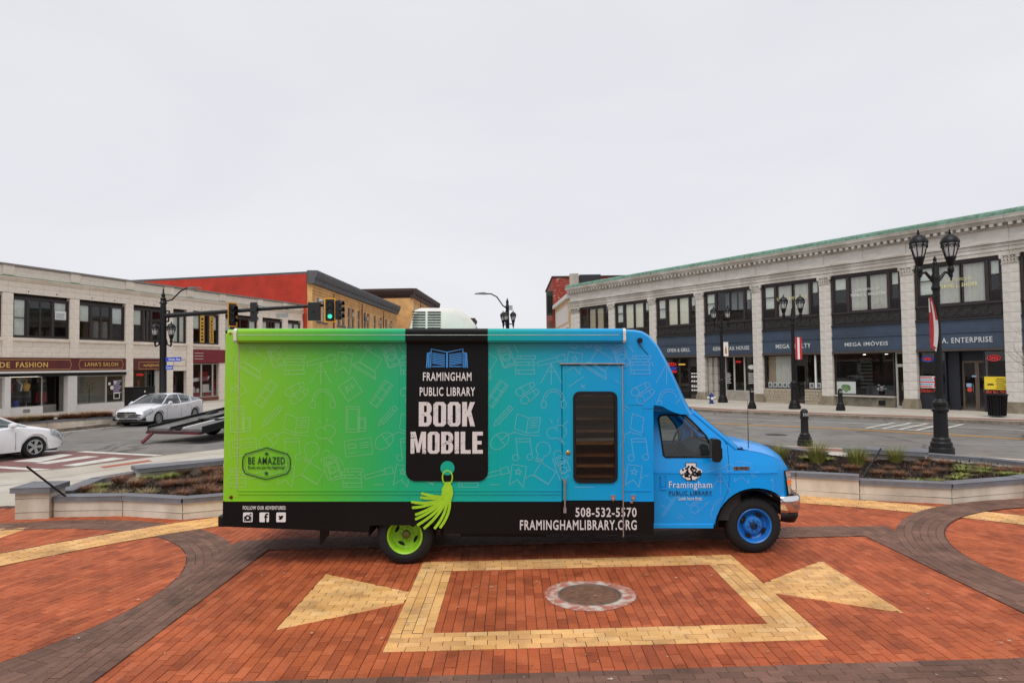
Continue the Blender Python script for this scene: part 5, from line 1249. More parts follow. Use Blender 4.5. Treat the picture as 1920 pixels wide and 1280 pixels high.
        b.prism([(a+0.6+0.35*cos(t)*r2.uniform(.7,1.1), 0.98+0.24*sin(t)*r2.uniform(.7,1.1)) for t in [k*2*pi/12 for k in range(12)]], 0.295, 0.30); b.build('map_shape', mat('map_green', (120,150,100), 0.6, var=0.3, scale=8), mp_)
        box('counter', a+1.0, a+2.6, 1.6, 1.9, 0.0, 1.1, mat('counter_grey', (84,84,86), 0.7), rbd)
        for k in range(9): box('wall_slat', a+0.1, a+0.8, 2.60, 2.64, 0.9+k*0.2, 1.02+k*0.2, mat('slatwall', (120,118,112), 0.8), rbd)
        fl = MB(); r2 = random.Random(12)
        for k in range(26):
            x, y, z = a+2.45+r2.uniform(-.22,.22), 0.5+r2.uniform(-.12,.12), 0.98+r2.uniform(-.16,.18); fl.lathe([(0,-.03),(.035,0),(0,.035)], (x,y,z), 5)
        fl.build('flower_display', mat('flower_white', (216,208,206), 0.7, var=0.2, scale=20), rbd)
        MB().lathe([(0,0.62),(.12,0.62),(.16,0.85),(.0,0.85)], (a+2.45,0.5,0), 10).build('flower_pot', BLACK, rbd)
        for x in (a+1.35, a+2.55): MB().lathe([(0,2.78),(0.07,2.78),(0.07,2.80)], (x,0.9,0), 10).build('ceiling_lamp', mat('lamp_glow', (255,240,214), 0.5, var=0, emit=4), rbd)
    elif i == 6:
        NV = mat('shop_navy', (24,28,38), 0.6)
        box('stall_riser', a, a+1.25, 0.25, 0.36, 0.0, 0.72, NV, rbd); storefront_panes(rbd, [a, a+1.25], 0.72, zt, 0.28, NV); box('side_panel', a+1.25, a+1.75, 0.5, 0.6, 0, zt, NV, rbd)
        d = shop_door(rbd, a+1.78, a+2.42, 2.38, 0.7, mat('door_bronze', (104,90,78), 0.5, 0.3)); shop_door(rbd, a+2.42, a+2.88, 2.38, 0.7, MATS['door_bronze']); box('transom_panel', a+1.78, a+2.88, 0.68, 0.75, 2.38, zt, NV, rbd)
        box('stall_riser', a+2.88, c_, 0.25, 0.36, 0.0, 0.72, NV, rbd); storefront_panes(rbd, [a+2.88, c_], 0.72, zt, 0.28, NV)
        for x in (a+0.42, c_-0.55):
            ns = MB().tube([(x+0.27*cos(t), 0.26, 2.50+0.13*sin(t)) for t in [k*2*pi/20 for k in range(21)]], 0.014, 5, caps=False).build('neon_sign', NEONB if x < a+1 else NEONR, rbd); text('lettering', 'OPEN', x-0.17, x+0.17, 2.44, 2.56, 0.25, NEONR, ns, 0.02)
        fp = box('flag_poster', a+0.04, a+0.92, 0.262, 0.27, 1.06, 1.64, STRIPW, rbd)
        for k, cm in enumerate(((190,40,44),(90,150,190),(190,40,44),(90,150,190),(190,40,44))): box('stripe', a+0.05, a+0.72-0.06*abs(k-2), 0.258, 0.262, 1.10+k*0.11, 1.165+k*0.11, mat('poster_%d_%d' % cm[:2], cm, 0.6, var=0), fp)
        MB().prism([(a+0.72,1.10),(a+0.80,1.35),(a+0.72,1.60),(a+0.66,1.60),(a+0.72,1.35),(a+0.66,1.10)], 0.256, 0.262).build('stripe', MATS['poster_190_40'], fp)
        RL = mat('vinyl_red', (214,66,50), 0.5, var=0)
        text('lettering', '508.861.7999', a+0.04, a+0.95, 0.84, 1.0, 0.262, RL, rbd, 0.01, depth=0.002); text('lettering', '508.861.7999', a+2.95, c_-0.03, 0.84, 1.0, 0.262, RL, rbd, 0.01, depth=0.002)
        yp = box('yellow_poster', a+2.90, c_-0.02, 0.262, 0.27, 1.04, 1.64, mat('poster_yellow', (232,204,48), 0.6, var=0.03), rbd)
        b = MB()
        for k in range(6): b.box(c_-0.52+0.04*(k % 2), c_-0.08-0.05*(k % 3), 0.258, 0.262, 1.10+k*0.085, 1.13+k*0.085)
        b.prism([(a+3.0,1.24),(a+3.3,1.24),(a+3.26,1.31),(a+3.04,1.31)], 0.258, 0.262); b.build('poster_print', BLACK, yp)
        box('door_notice', a+1.95, a+2.17, 0.69, 0.695, 1.12, 1.30, mat('notice_blue', (150,180,214), 0.6), d); MB().lathe([(0,0.69),(0.11,0.69),(0.11,0.694)], (a+2.08,0,1.0), 14, 'y').build('door_notice', RL, d); box('door_notice', a+2.2, a+2.4, 0.69, 0.695, 1.6, 1.68, MATS['notice_blue'], d)
# ------------------------------------------------------------------ left: pale stone building with the maroon signs
LST = mat('pale_stone', (234,222,208), 0.85, var=0.06, scale=3, bump=0.15, bscale=40, dirt=0.14)
LSD = mat('stone_backing', (120,104,94), 0.9, var=0.1)
MAROON = mat('sign_maroon', (92,32,32), 0.5, var=0.1, scale=2)
WTRIM = mat('white_trim', (216,212,208), 0.6, var=0.05)
lbd = thing('commercial_building', 'pale stone two-storey building with maroon shop signs at the left edge', 'building', (-28.8,38.9,0.03), radians(73.13))
LX0, LX1 = -9.2, 29.2
b = MB(); b.box(LX0, LX1, 2.6, 13, 0, 8.4); b.box(LX0, LX0+0.3, 0.25, 2.6, 0, 8.4); b.box(LX1-0.3, LX1, 0.25, 2.6, 0, 8.4); b.build('masonry_mass', LSD, lbd)
box('roof', LX0, LX1, 0.3, 13, 8.36, 8.45, TARR, lbd)
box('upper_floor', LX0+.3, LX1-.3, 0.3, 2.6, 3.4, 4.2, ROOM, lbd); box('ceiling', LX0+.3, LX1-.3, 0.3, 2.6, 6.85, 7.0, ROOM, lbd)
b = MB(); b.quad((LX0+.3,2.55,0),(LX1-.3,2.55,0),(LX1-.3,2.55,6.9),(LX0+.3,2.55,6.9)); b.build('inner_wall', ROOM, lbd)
LP = [(-9.2,-8.6),(-4.9,-4.25),(-0.29,0.34),(3.94,4.59),(8.12,8.77),(11.5,12.37),(13.75,14.39),(17.29,17.97),(22.1,22.75),(25.7,26.5),(28.6,29.2)]
for i, (x0, x1) in enumerate(LP):
    z = 0.0 if i not in (1, 3, 2) else 3.31
    while z < 7.0:
        h = min(0.62, 7.05-z); blk('pier_block', x0+0.004, x1-0.004, -0.02, 0.30, z+0.004, z+h-0.004, LST, lbd); z += h
    b = MB(); b.box(x0+0.03, x1-0.03, 0.0, 0.29, 0 if i not in (1,2,3) else 3.31, 7.05); b.build('pier_core', LSD, lbd)
    box('parapet_pier', x0-0.02, x1+0.02, -0.06, 0.30, 8.05, 8.60, LST, lbd, 0.01)
for i in range(len(LP)-1):
    a, c_ = LP[i][1], LP[i+1][0]; m0, m1 = (LP[i][0]+LP[i][1])/2, (LP[i+1][0]+LP[i+1][1])/2
    wd = c_-a; n = max(2, int(round((m1-m0)/1.15)))
    for k in range(n):
        q0, q1 = m0+(m1-m0)*k/n, m0+(m1-m0)*(k+1)/n
        blk('lintel_block', q0+.004, q1-.004, 0.0, 0.28, 7.055, 7.40, LST, lbd); blk('frieze_block', q0+.004, q1-.004, 0.0, 0.28, 7.408, 7.72, LST, lbd)
        blk('parapet_block', q0+.004, q1-.004, 0.02, 0.30, 8.05, 8.34, LST, lbd); blk('parapet_block', q0+.004+.2, q1-.004+(.2 if k < n-2 else (m1-m0)/n), 0.02, 0.30, 8.346, 8.58, LST, lbd) if k < n-1 else blk('parapet_block', m0+.004, m0+.196, 0.02, 0.30, 8.346, 8.58, LST, lbd)
    MB().prism([(-0.04,7.725),(0.3,7.725),(0.3,7.95),(-0.20,7.95),(-0.20,7.90),(-0.10,7.80)], m0+.004, m1-.004, 'yz').build('cornice', LST, lbd)
    box('copper_flashing', m0+.003, m1-.003, -0.21, 0.3, 7.953, 7.985, COPPER, lbd)
    box('parapet_course', m0+.003, m1-.003, 0.0, 0.3, 7.988, 8.046, LST, lbd)
    MB().prism([(-0.10,8.60),(0.34,8.60),(0.34,8.72),(-0.06,8.72)], m0+.004, m1-.004, 'yz').build('coping', mat('coping_dark', (118,112,106), 0.8), lbd)
    if wd > 1:
        box('window_sill', a+.003, c_-.003, -0.10, 0.28, 4.28, 4.47, LST, lbd, 0.01)
        nb = max(1, int(round(wd/1.2)))
        for r_ in range(3):
            for k in range(nb+(r_ % 2)):
                off = 0 if r_ % 2 == 0 else -0.5; q0 = max(a, a+wd*(k+off)/nb); q1 = min(c_, a+wd*(k+1+off)/nb)
                if q1-q0 > 0.05: blk('spandrel_block', q0+.004, q1-.004, 0.03, 0.28, 3.315+r_*0.322, 3.63+r_*0.322, LST, lbd)
        for xx in (a+0.9, c_-0.9):
            if wd > 2.5: MB().lathe([(0.05,0.03),(0.05,0.0),(0,-0.01)], (xx,0,7.2), 8, 'y').build('anchor_plate', mat('anchor_iron', (90,66,56), 0.7), lbd)
        # window group
        frame('window_group', lbd, a, c_, 4.475, 6.85, 0.10, 0.09, FRM, 0.14)
        if wd > 2.5:
            s1, s2 = a+0.09, c_-0.09; k1, k2 = s1+0.80, s2-0.98
            sash(lbd, s1, k1, 4.57, 6.755, 0.13, 5.65, CURT, CURT if i in (2,) else None); sash(lbd, k2+0.06, s2, 4.57, 6.755, 0.13, 5.62, mat('shade_white', (206,210,206), 0.8) if i != 4 else None, None)
            box('mullion', k1, k1+0.13, 0.11, 0.24, 4.57, 6.755, FRM, lbd); box('mullion', k2-0.07, k2+0.06, 0.11, 0.24, 4.57, 6.755, FRM, lbd)
            mid = (k1+0.13+k2-0.07)/2
            for q0, q1 in ((k1+0.13, mid), (mid, k2-0.07)):
                f = frame('window', lbd, q0, q1, 4.57, 6.755, 0.14, 0.05, FRM); pane(f, q0+.05, q1-.05, 4.62, 6.70, 0.165)
                if i in (3, 4, 0): slat_blind(f, q0+.06, q1-.06, 4.64, 6.68 if i == 4 else 5.75, 0.24, CURT if i == 4 else mat('blind_grey', (120,116,108), 0.8), 0.11, seed=60+i, gaps=0.15)
            if i == 2: box('notice', k2+0.16, s2-0.09, 0.118, 0.124, 5.68, 6.20, STRIPW, lbd); b = MB(); [b.box(k2+0.22, s2-0.16-0.05*(k % 3), 0.114, 0.118, 5.75+k*0.07, 5.78+k*0.07) for k in range(5)]; b.build('notice_print', mat('print_grey', (110,130,140), 0.7, var=0), lbd)
            if i == 6:
                YB = mat('banner_gold', (206,158,52), 0.6, var=0.05)
                b1_ = box('banner', a+1.9, a+2.35, 0.095, 0.12, 4.6, 6.75, YB, lbd); b2_ = box('banner', a+0.85, a+1.3, 0.095, 0.12, 4.6, 6.75, YB, lbd)
                o = text('lettering', 'TRAINING', 0, 2.0, 0, 0.24, 0, BLACK, b1_, 0.03, depth=0); o.rotation_euler = (0, radians(90), 0); o.location = (a+2.0, 0.092, 6.68)
                b = MB()
                for k in range(7): b.box(a+0.97, a+1.2, 0.091, 0.094, 4.75+k*0.27, 4.92+k*0.27-0.03*(k % 3))
                b.build('banner_print', BLACK, b2_)
        else:
            pane(lbd, a+.09, c_-.09, 4.57, 6.755, 0.15); box('mullion', (a+c_)/2-0.05, (a+c_)/2+0.05, 0.11, 0.24, 4.57, 6.755, FRM, lbd); MB().quad((a+.1,.25,4.6),(c_-.1,.25,4.6),(c_-.1,.25,6.7),(a+.1,.25,6.7)).build('shade', CURT, lbd)
# shop signs and fronts
def scroll_sign(x0, x1, z0, z1, y, parent):
    d = 0.10; P = [(x0,z0),(x1,z0),(x1,z0+d),(x1+0.09,(z0+z1)/2),(x1,z1-d),(x1,z1),(x0,z1),(x0,z1-d),(x0-0.09,(z0+z1)/2),(x0,z0+d),(x0,z0)]
    MB().strip(P, 0.022, y).build('gilt_border', GOLD, parent)
sg1 = box('sign_board', -9.0, 8.12, -0.06, 0.25, 2.53, 3.30, MAROON, lbd); box('sign_trim', -9.0, 8.25, -0.22, 0.25, 2.40, 2.525, WTRIM, lbd); box('sign_soffit', -9.0, 8.12, -0.10, 0.25, 2.20, 2.395, BLACK, lbd)
scroll_sign(-4.6, 3.92, 2.62, 3.20, -0.065, sg1); scroll_sign(4.60, 7.80, 2.62, 3.20, -0.065, sg1)
text('lettering', 'DE', -0.46, 0.13, 2.74, 3.05, -0.085, GOLD, sg1, 0.015, depth=0.02); text('lettering', 'FASHION', 0.48, 2.43, 2.74, 3.05, -0.085, GOLD, sg1, 0.015, depth=0.02)
text('lettering', "LANA'S SALON", 4.95, 7.45, 2.79, 3.05, -0.085, GOLD, sg1, 0.0, depth=0.02)
sg2 = box('sign_board', 8.80, 11.48, -0.06, 0.25, 2.50, 3.31, MAROON, lbd); MB().strip(R4(9.2,11.35,2.58,3.06), 0.02, -0.065).build('gilt_border', GOLD, sg2); text('lettering', 'myhightech', 9.6, 10.95, 2.70, 2.95, -0.085, GOLD, sg2, 0.0, depth=0.02)
sg3 = box('sign_board', 14.42, 18.6, -0.08, 0.25, 3.0, 4.05, mat('sign_crimson', (118,26,38), 0.5, var=0.08), lbd)
for k in range(3): box('sign_stripe', 14.45, 15.4-0.0*k, -0.085, -0.079, 3.3+k*0.22, 3.33+k*0.22, STRIPW, sg3)
sg4 = box('sign_board', 18.6, 28.5, -0.06, 0.25, 2.6, 3.4, mat('sign_dark', (50,44,44), 0.6), lbd)
# fashion shop
for x in (-4.4, -0.18, 3.75): 
    box('shop_post', x, x+(0.34 if x < 3 else 0.62), -0.12, 0.25, 0.0, 2.195, WTRIM, lbd)
def mannequin(x, y, z, top, skirt):
    b = MB(); b.lathe([(0.02,0),(0.02,0.25)], (x,y,z), 6); b.build('display_stand', ALU, lbd)
    f = MB().lathe([(0.10,0.25),(0.19,0.30),(0.15,0.75),(0.12,0.95)], (x,y,z), 10).build('dress_skirt', skirt, lbd, smooth=True)
    MB().lathe([(0.12,0.95),(0.17,1.15),(0.19,1.3),(0.14,1.40),(0.05,1.44),(0.045,1.5)], (x,y,z), 10).build('dress_top', top, lbd, smooth=True)
    MB().lathe([(0.0,1.48),(0.07,1.53),(0.085,1.62),(0.06,1.70),(0,1.73)], (x,y,z), 10).build('mannequin_head', mat('mannequin', (150,118,92), 0.6), lbd, smooth=True)
CL = [mat('cloth_gold', (196,150,70), 0.7), mat('cloth_tan', (150,124,84), 0.8), mat('cloth_black', (26,26,30), 0.8), mat('cloth_red', (140,40,40), 0.8), mat('cloth_white', (214,208,198), 0.8), mat('cloth_blue', (36,40,120), 0.8), mat('cloth_teal', (40,88,104), 0.8)]
box('stall_riser', 0.17, 2.2, 0.0, 0.2, 0.0, 0.42, WTRIM, lbd); box('vent_grille', 0.98, 1.4, -0.012, 0.0, 0.1, 0.3, mat('grille_grey', (130,126,120), 0.7), lbd)
storefront_panes(lbd, [0.17, 2.2], 0.42, 2.19, 0.06, FRL, 0.04); storefront_panes(lbd, [2.65, 3.75], 0.45, 2.19, 0.9, FRM, 0.04); box('stall_riser', 2.65, 3.75, 0.85, 1.0, 0, 0.45, mat('riser_grey', (150,144,140), 0.7), lbd)
shop_door(lbd, 1.95, 2.65, 2.1, 1.5, FRM)
for k, (x, t, s_) in enumerate(((0.36,CL[0],CL[1]),(0.75,CL[3],CL[2]),(1.05,CL[2],CL[2]),(1.3,CL[4],CL[2]),(1.6,CL[0],CL[2]))): mannequin(x, 0.55+0.2*(k % 2), 0.4, t, s_)
MB().lathe([(0.0,0.42),(0.15,0.42),(0.19,0.6),(0.1,0.82),(0,0.84)], (0.78,0.3,0), 10).build('handbag', CL[5], lbd, smooth=True); MB().lathe([(0.0,0.42),(0.15,0.42),(0.17,0.6),(0.1,0.78),(0,0.8)], (0.38,0.3,0), 10).build('handbag', CL[6], lbd, smooth=True)
for x in (3.1, 3.45): mannequin(x, 1.5, 0.3, CL[2], CL[3])
box('shop_lamp', -3.5, 3.0, 1.2, 1.3, 2.16, 2.19, mat('tube_glow', (255,240,220), 0.5, var=0, emit=3), lbd)
box('stall_riser', -4.06, -0.18, 0.0, 0.2, 0.0, 0.42, WTRIM, lbd); storefront_panes(lbd, [-4.06,-2.1,-0.18], 0.42, 2.19, 0.06, FRL, 0.04)
# salon
box('stall_riser', 4.37, 8.05, 0.0, 0.2, 0.0, 0.36, WTRIM, lbd); storefront_panes(lbd, [4.37, 6.66, 8.05], 0.36, 2.19, 0.06, FRL, 0.05)
box('salon_partition', 4.5, 8.0, 1.5, 1.55, 0, 2.2, mat('salon_wall', (150,148,138), 0.8, var=0.05), lbd)
pl_ = MB(); r2 = random.Random(6)
for k in range(140):
    a = r2.uniform(0, 2*pi); r = 0.42*sqrt(r2.random()); x, z = 5.95+r*cos(a), 1.40+r*1.05*sin(a); y = 0.7+r2.uniform(-.2,.2); t = r2.uniform(0, pi)
    pl_.add([(x,y,z),(x+.12*cos(t),y+.03,z+.12*sin(t)),(x+.10*cos(t+.5),y-.02,z+.10*sin(t+.5))], [(0,1,2)])
pl_.tube([(5.95,0.7,0.4),(5.95,0.7,1.3)], 0.03, 5); pl_.build('house_plant', mat('plant_dark', (42,52,38), 0.8), lbd)
for k, (x, z, r) in enumerate(((6.9,1.62,.1),(7.1,1.35,.14),(7.35,1.7,.12))): MB().lathe([(0,0.045),(r,0.045),(r,0.05)], (x,0,z), 12, 'y').build('window_sticker', STRIPW, lbd)
b = MB()
for k in range(7): b.box(7.2, 7.85-0.08*(k % 3), 0.045, 0.05, 1.78-k*0.13, 1.83-k*0.13)
b.build('window_writing', mat('writing_lilac', (190,180,214), 0.6, var=0), lbd); MB().strip(R4(7.25,7.7,0.62,0.98), 0.05, 0.045).build('window_sticker', STRIPW, lbd)
# phone shop, doorway, corner shop
storefront_panes(lbd, [8.8, 10.3], 0.3, 2.48, 0.2, FRM); shop_door(lbd, 10.3, 10.9, 2.3, 0.5, mat('door_slate', (70,80,90), 0.5)); box('side_panel', 10.9, 11.5, 0.2, 0.3, 0, 2.48, FRL, lbd); box('stall_riser', 8.8, 10.3, 0.18, 0.3, 0, 0.3, FRM, lbd); box('transom_panel', 10.3, 10.9, 0.45, 0.5, 2.3, 2.48, FRM, lbd)
text('neon_sign', 'OPEN', 9.2, 9.8, 2.1, 2.25, 0.17, NEONR, lbd, 0.03); MB().lathe([(0.1,0.5),(0.16,0.9),(0.05,1.5),(0.1,1.7),(0,1.85)], (9.7,0.5,0), 8).build('shop_display', CL[3], lbd)
dd = box('doorway_back', 12.37, 13.75, 0.9, 0.95, 0, 2.4, FRM, lbd); shop_door(lbd, 12.6, 13.5, 2.05, 0.8, mat('door_oxide', (70,40,36), 0.6)); text('lettering', '113', 12.8, 13.2, 2.15, 2.28, 0.78, GOLD, dd, 0.02, depth=0)
for r_ in range(2): blk('stone_panel', 12.38, 13.74, 0.02, 0.28, 2.41+r_*0.45, 2.85+r_*0.45, LST, lbd)
MB().strip(R4(12.45,13.65,2.75,3.22), 0.03, 0.0).build('plaque_border', mat('plaque_line', (150,134,108), 0.7), lbd)
storefront_panes(lbd, [14.42, 15.4, 16.65, 17.74], 0.30, 2.95, 0.1, FRL, 0.06); box('stall_riser', 14.42, 17.9, 0.06, 0.25, 0.0, 0.30, mat('riser_brick', (122,72,58), 0.85, var=0.2, scale=12), lbd)
b = MB(); b.prism([(14.5,1.75),(16.9,1.95),(16.7,1.62),(14.6,1.5)], 0.6, 0.62); b.build('white_umbrella', STRIPW, lbd)
fl = MB(); 
for k in range(9): fl.box(15.6+k*0.11, 15.655+k*0.11, 0.5, 0.52, 1.55, 2.3)
fl.build('striped_flag', CL[3], lbd)
for x, y, w_, h, c_ in ((14.7,.5,.3,.5,4),(14.95,.4,1.0,.35,3),(15.1,.7,.25,.85,4),(15.45,.6,.25,.7,4),(16.0,.5,.7,1.0,4),(16.1,.35,.8,.35,3),(16.9,.5,.3,.9,6),(17.2,.4,.25,1.4,3),(16.6,.45,.25,.45,4)): box('shop_goods', x, x+w_, y, y+.2, 0.3, 0.3+h, CL[c_], lbd)
for a in (18.0, 20.05, 22.75, 24.2): storefront_panes(lbd, [a, a+1.9], 0.4, 2.55, 0.15, FRL)
# black utility cabinet on the left pavement
cab_ = thing('utility_cabinet', 'tall black utility cabinet on the pavement before the pale stone building', 'cabinet', (-23.55,43.2,0.03), radians(72))
MB().box(-0.8,0.8,-0.4,0.4,0.0,1.40).build('housing', BLACK, cab_, bevel=0.02); box('lid', -0.83,0.83,-0.43,0.43,1.402,1.45, BLACK, cab_, 0.01)
MB().lathe([(0,-0.405),(0.06,-0.405),(0.06,-0.40)], (0.0,0,1.15), 12, 'y').build('label_plate', STRIPW, cab_)
# ------------------------------------------------------------------ red and yellow brick buildings beyond
def wall_mat(name, c1, c2, mortar, sx=1.0):
    m = bpy.data.materials.new(name); m.use_nodes = True; MATS[name] = m; n = m.node_tree.nodes; l = m.node_tree.links; p = n['Principled BSDF']; p.inputs['Roughness'].default_value = 0.85
    t = n.new('ShaderNodeTexCoord'); s3 = n.new('ShaderNodeSeparateXYZ'); ad = n.new('ShaderNodeMath'); cb_ = n.new('ShaderNodeCombineXYZ'); l.new(t.outputs['Object'], s3.inputs[0]); l.new(s3.outputs[0], ad.inputs[0]); l.new(s3.outputs[1], ad.inputs[1]); l.new(ad.outputs[0], cb_.inputs[0]); l.new(s3.outputs[2], cb_.inputs[1])
    k = n.new('ShaderNodeTexBrick'); k.inputs['Scale'].default_value = 2.2; k.inputs['Brick Width'].default_value = 0.5; k.inputs['Row Height'].default_value = 0.17; k.inputs['Mortar Size'].default_value = 0.012
    k.inputs['Color1'].default_value = lin(c1); k.inputs['Color2'].default_value = lin(c2); k.inputs['Mortar'].default_value = lin(mortar); l.new(cb_.outputs[0], k.inputs['Vector'])
    z = n.new('ShaderNodeTexNoise'); z.inputs['Scale'].default_value = 0.7; z.inputs['Detail'].default_value = 7; l.new(t.outputs['Object'], z.inputs[0]); r = n.new('ShaderNodeValToRGB'); r.color_ramp.elements[0].position = .3; r.color_ramp.elements[0].color = (.72,.72,.72,1); r.color_ramp.elements[1].position = .7; r.color_ramp.elements[1].color = (1.08,1.08,1.08,1); l.new(z.outputs[0], r.inputs[0])
    mm = n.new('ShaderNodeMix'); mm.data_type = 'RGBA'; mm.blend_type = 'MULTIPLY'; mm.inputs[0].default_value = 1; l.new(k.outputs[0], mm.inputs[6]); l.new(r.outputs[0], mm.inputs[7]); l.new(mm.outputs[2], p.inputs['Base Color']); return m
YBR = wall_mat('buff_brick', (232,182,116), (220,168,104), (190,156,114)); REDW = wall_mat('red_painted_brick', (198,60,40), (190,54,36), (168,54,40)); OLDR = wall_mat('old_red_brick', (150,62,48), (128,50,42), (170,140,126))
GREYC = mat('cornice_grey', (92,94,98), 0.7, var=0.12, dirt=0.15); BRC = mat('cornice_brown', (66,46,40), 0.7, var=0.1)
def brick_building(name, label, o, ang, Lf, Ls, H, wins, front, sidem, corn, cz, storeys, skew=0.0):
    """front along local x, depth along local y; windows are parts set in the front"""
    t = thing(name, label, 'building', o, ang)
    b = MB(); b.quad((0,0.35,0),(skew,Ls,0),(skew,Ls,H),(0,0.35,H)); b.quad((Lf,0,0),(Lf,Ls,0),(Lf,Ls,H),(Lf,0,H)); b.quad((skew,Ls,0),(Lf,Ls,0),(Lf,Ls,H),(skew,Ls,H)); b.build('side_wall', sidem, t)
    box('corner_pier', -0.02, 0.5, -0.02, 0.5, 0, H, front, t); box('roof', 0.1+skew, Lf-0.1, 0.3, Ls-0.1, H-0.3, H-0.2, TARR, t)
    zs = sorted(storeys)
    # front: horizontal bands between window rows, piers between windows
    z = 0
    for z0, z1 in zs+[(H, H)]:
        if z0 > z: box('wall_band', 0.0, Lf, 0.0, 0.3, z, z0, front, t)
        if z0 >= H: break
        xs = [0.0]+[v for w_ in wins for v in w_]+[Lf]
        for k in range(0, len(xs), 2): box('wall_pier', xs[k], xs[k+1], 0.0, 0.3, z0, z1, front, t)
        for w0, w1 in wins:
            f = frame('window', t, w0, w1, z0, z1, 0.12, 0.08, FRL); box('meeting_rail', w0+.08, w1-.08, 0.13, 0.17, (z0+z1)/2-.04, (z0+z1)/2+.04, FRL, f); pane(f, w0+.08, w1-.08, z0+.08, z1-.08, 0.16, mat('far_glass', (60,66,74), 0.08, var=0.0)); box('sill', w0-.12, w1+.12, -0.1, 0.1, z0-0.18, z0, GREYC, f)
        z = z1
    for zz in (H-2.05, H-1.75, H-1.45): box('string_course', 0.0, Lf, -0.08, 0.0, zz, zz+0.14, front, t)
    for cx in range(0, int(Lf)+1, 7): box('pilaster_head', cx, cx+0.8, -0.2, 0.0, H-3.4, H-2.9, mat('stone_pale', (176,166,150), 0.8), t); 
    for cx in range(6, int(Lf)+1, 12): box('rain_pipe', cx+0.9, cx+1.02, -0.14, 0.0, 0, H-1.4, mat('pipe_brown', (120,70,52), 0.6), t)
    MB().prism([(0.0,H-cz),(-0.25,H-cz),(-0.35,H-cz*.65),(-0.5,H-cz*.4),(-0.62,H-0.12),(-0.62,H+0.12),(0.4,H+0.15),(0.4,H-cz)], -0.3, Lf+0.3, 'yz').build('cornice', corn, t)
    x = 0.0
    while x < Lf: blk('modillion', x, x+0.22, -0.50, -0.2, H-cz*.62, H-cz*.42, corn, t); x += 0.55
    return t
wn = []
for k, x in enumerate((1.4,3.3,8.4,10.2,12.6,14.2,17.0,20.0,21.7,25.4,29.0,32.4,36.0)): wn.append((x, x+1.3))
br1 = brick_building('brick_building', 'buff brick building with grey bracketed cornice and red painted side wall', (-19.5,66.6,0), radians(88), 40.5, 24, 11.9, wn, YBR, REDW, GREYC, 1.15, [(7.2,9.5),(3.0,5.4)], 4.6)
MB().prism([(-0.15,0.3),(0.2,0.3),(4.8,24),(4.45,24)], 11.75, 11.95, 'xy').build('wall_cap', GREYC, br1)
# red side wall stands out square to the street
MB().prism([(-0.12,0.5),(0.0,0.5),(4.6,24),(4.48,24)], 0, 11.745, 'xy').build('painted_side_wall', REDW, br1)
wn = [(1.2,2.5),(4.2,5.4),(7.2,8.4),(10.2,11.4),(13.2,14.4),(16.2,17.4),(19.2,20.4),(22.2,23.4)]
br2 = brick_building('brick_building', 'yellow brick block with a dark brown cornice behind the buff building', (-15.9,110,0), radians(88), 27, 16, 15.0, wn, YBR, YBR, BRC, 1.4, [(8.9,11.6),(4.6,7.2)])
MB().prism([(0.0,13.6),(-0.35,14.1),(-0.6,14.7),(-0.6,15.12),(0.2,15.15),(0.2,13.6)], 0.0, 16, 'xz').build('cornice_return', BRC, br2)
for z0, z1 in ((8.9,11.6),(4.6,7.2)):
    for y in (3.0, 7.5, 12.0):
        f = MB().box(-0.06,0.0,y,y+1.3,z0,z1).build('window', FRL, br2); box('pane', -0.075, -0.06, y+.1, y+1.2, z0+.1, z1-.1, MATS['far_glass'], f)
box('string_course', -0.06, 0.0, 0, 16, 8.2, 8.5, MATS['stone_pale'], br2)
fb_ = thing('distant_building', 'low grey rooftop far beyond the air conditioner on the bus', 'building', (-13.5,150,0), 0)
box('wall', -4, 5.2, 0, 10, 0, 12.4, GREYC, fb_); box('roof', -4.2, 5.4, -0.3, 10, 12.4, 13.0, BRC, fb_); box('rooftop_unit', -1.5, 1.0, 2, 4, 13.0, 14.2, GREYC, fb_)
# old brick building past the copper cornice
ob = thing('brick_building', 'weathered red brick building with a cream front past the limestone corner', 'building', (4.6,61.5,0), 0)
PEEL = mat('peeling_brick', (150,52,40), 0.9, var=0.0); n = PEEL.node_tree.nodes; l = PEEL.node_tree.links
t_ = n.new('ShaderNodeTexCoord'); z_ = n.new('ShaderNodeTexNoise'); z_.inputs['Scale'].default_value = 6.0; z_.inputs['Detail'].default_value = 9; r_ = n.new('ShaderNodeValToRGB'); r_.color_ramp.elements[0].position = .56; r_.color_ramp.elements[0].color = lin((140,54,42)); r_.color_ramp.elements[1].position = .70; r_.color_ramp.elements[1].color = lin((190,160,148)); l.new(t_.outputs['Object'], z_.inputs[0]); l.new(z_.outputs[0], r_.inputs[0]); l.new(r_.outputs[0], n['Principled BSDF'].inputs['Base Color'])
MB().box(-0.35, 7.6, 8.1, 22, 0, 11.4).build('brick_wall', PEEL, ob)
box('roof_edge', -0.45, 7.7, 8.0, 22, 11.4, 11.55, BRC, ob)
cf = thing('cream_front', None, None); cf.parent = ob
CREAM = mat('cream_paint', (214,186,146), 0.7, var=0.08, dirt=0.12)
MB().prism([(0.30,-3.2),(4.0,-3.2),(4.0,8.0),(-0.15,8.0)], 0, 8.15, 'xy').build('front_wall', CREAM, cf)
MB().prism([(0.06,-3.4),(4.0,-3.4),(4.0,8.0),(-0.42,8.0)], 8.155, 8.5, 'xy').build('front_cornice', WTRIM, cf)
MB().prism([(0.22,-3.0),(0.29,-3.0),(-0.17,7.9),(-0.25,7.9)], 5.7, 5.95, 'xy').build('sign_ledge', WTRIM, cf)
MB().prism([(0.245,-2.4),(0.30,-2.4),(-0.10,7.2),(-0.155,7.2)], 6.2, 7.7, 'xy').build('sign_panel', WTRIM, cf)
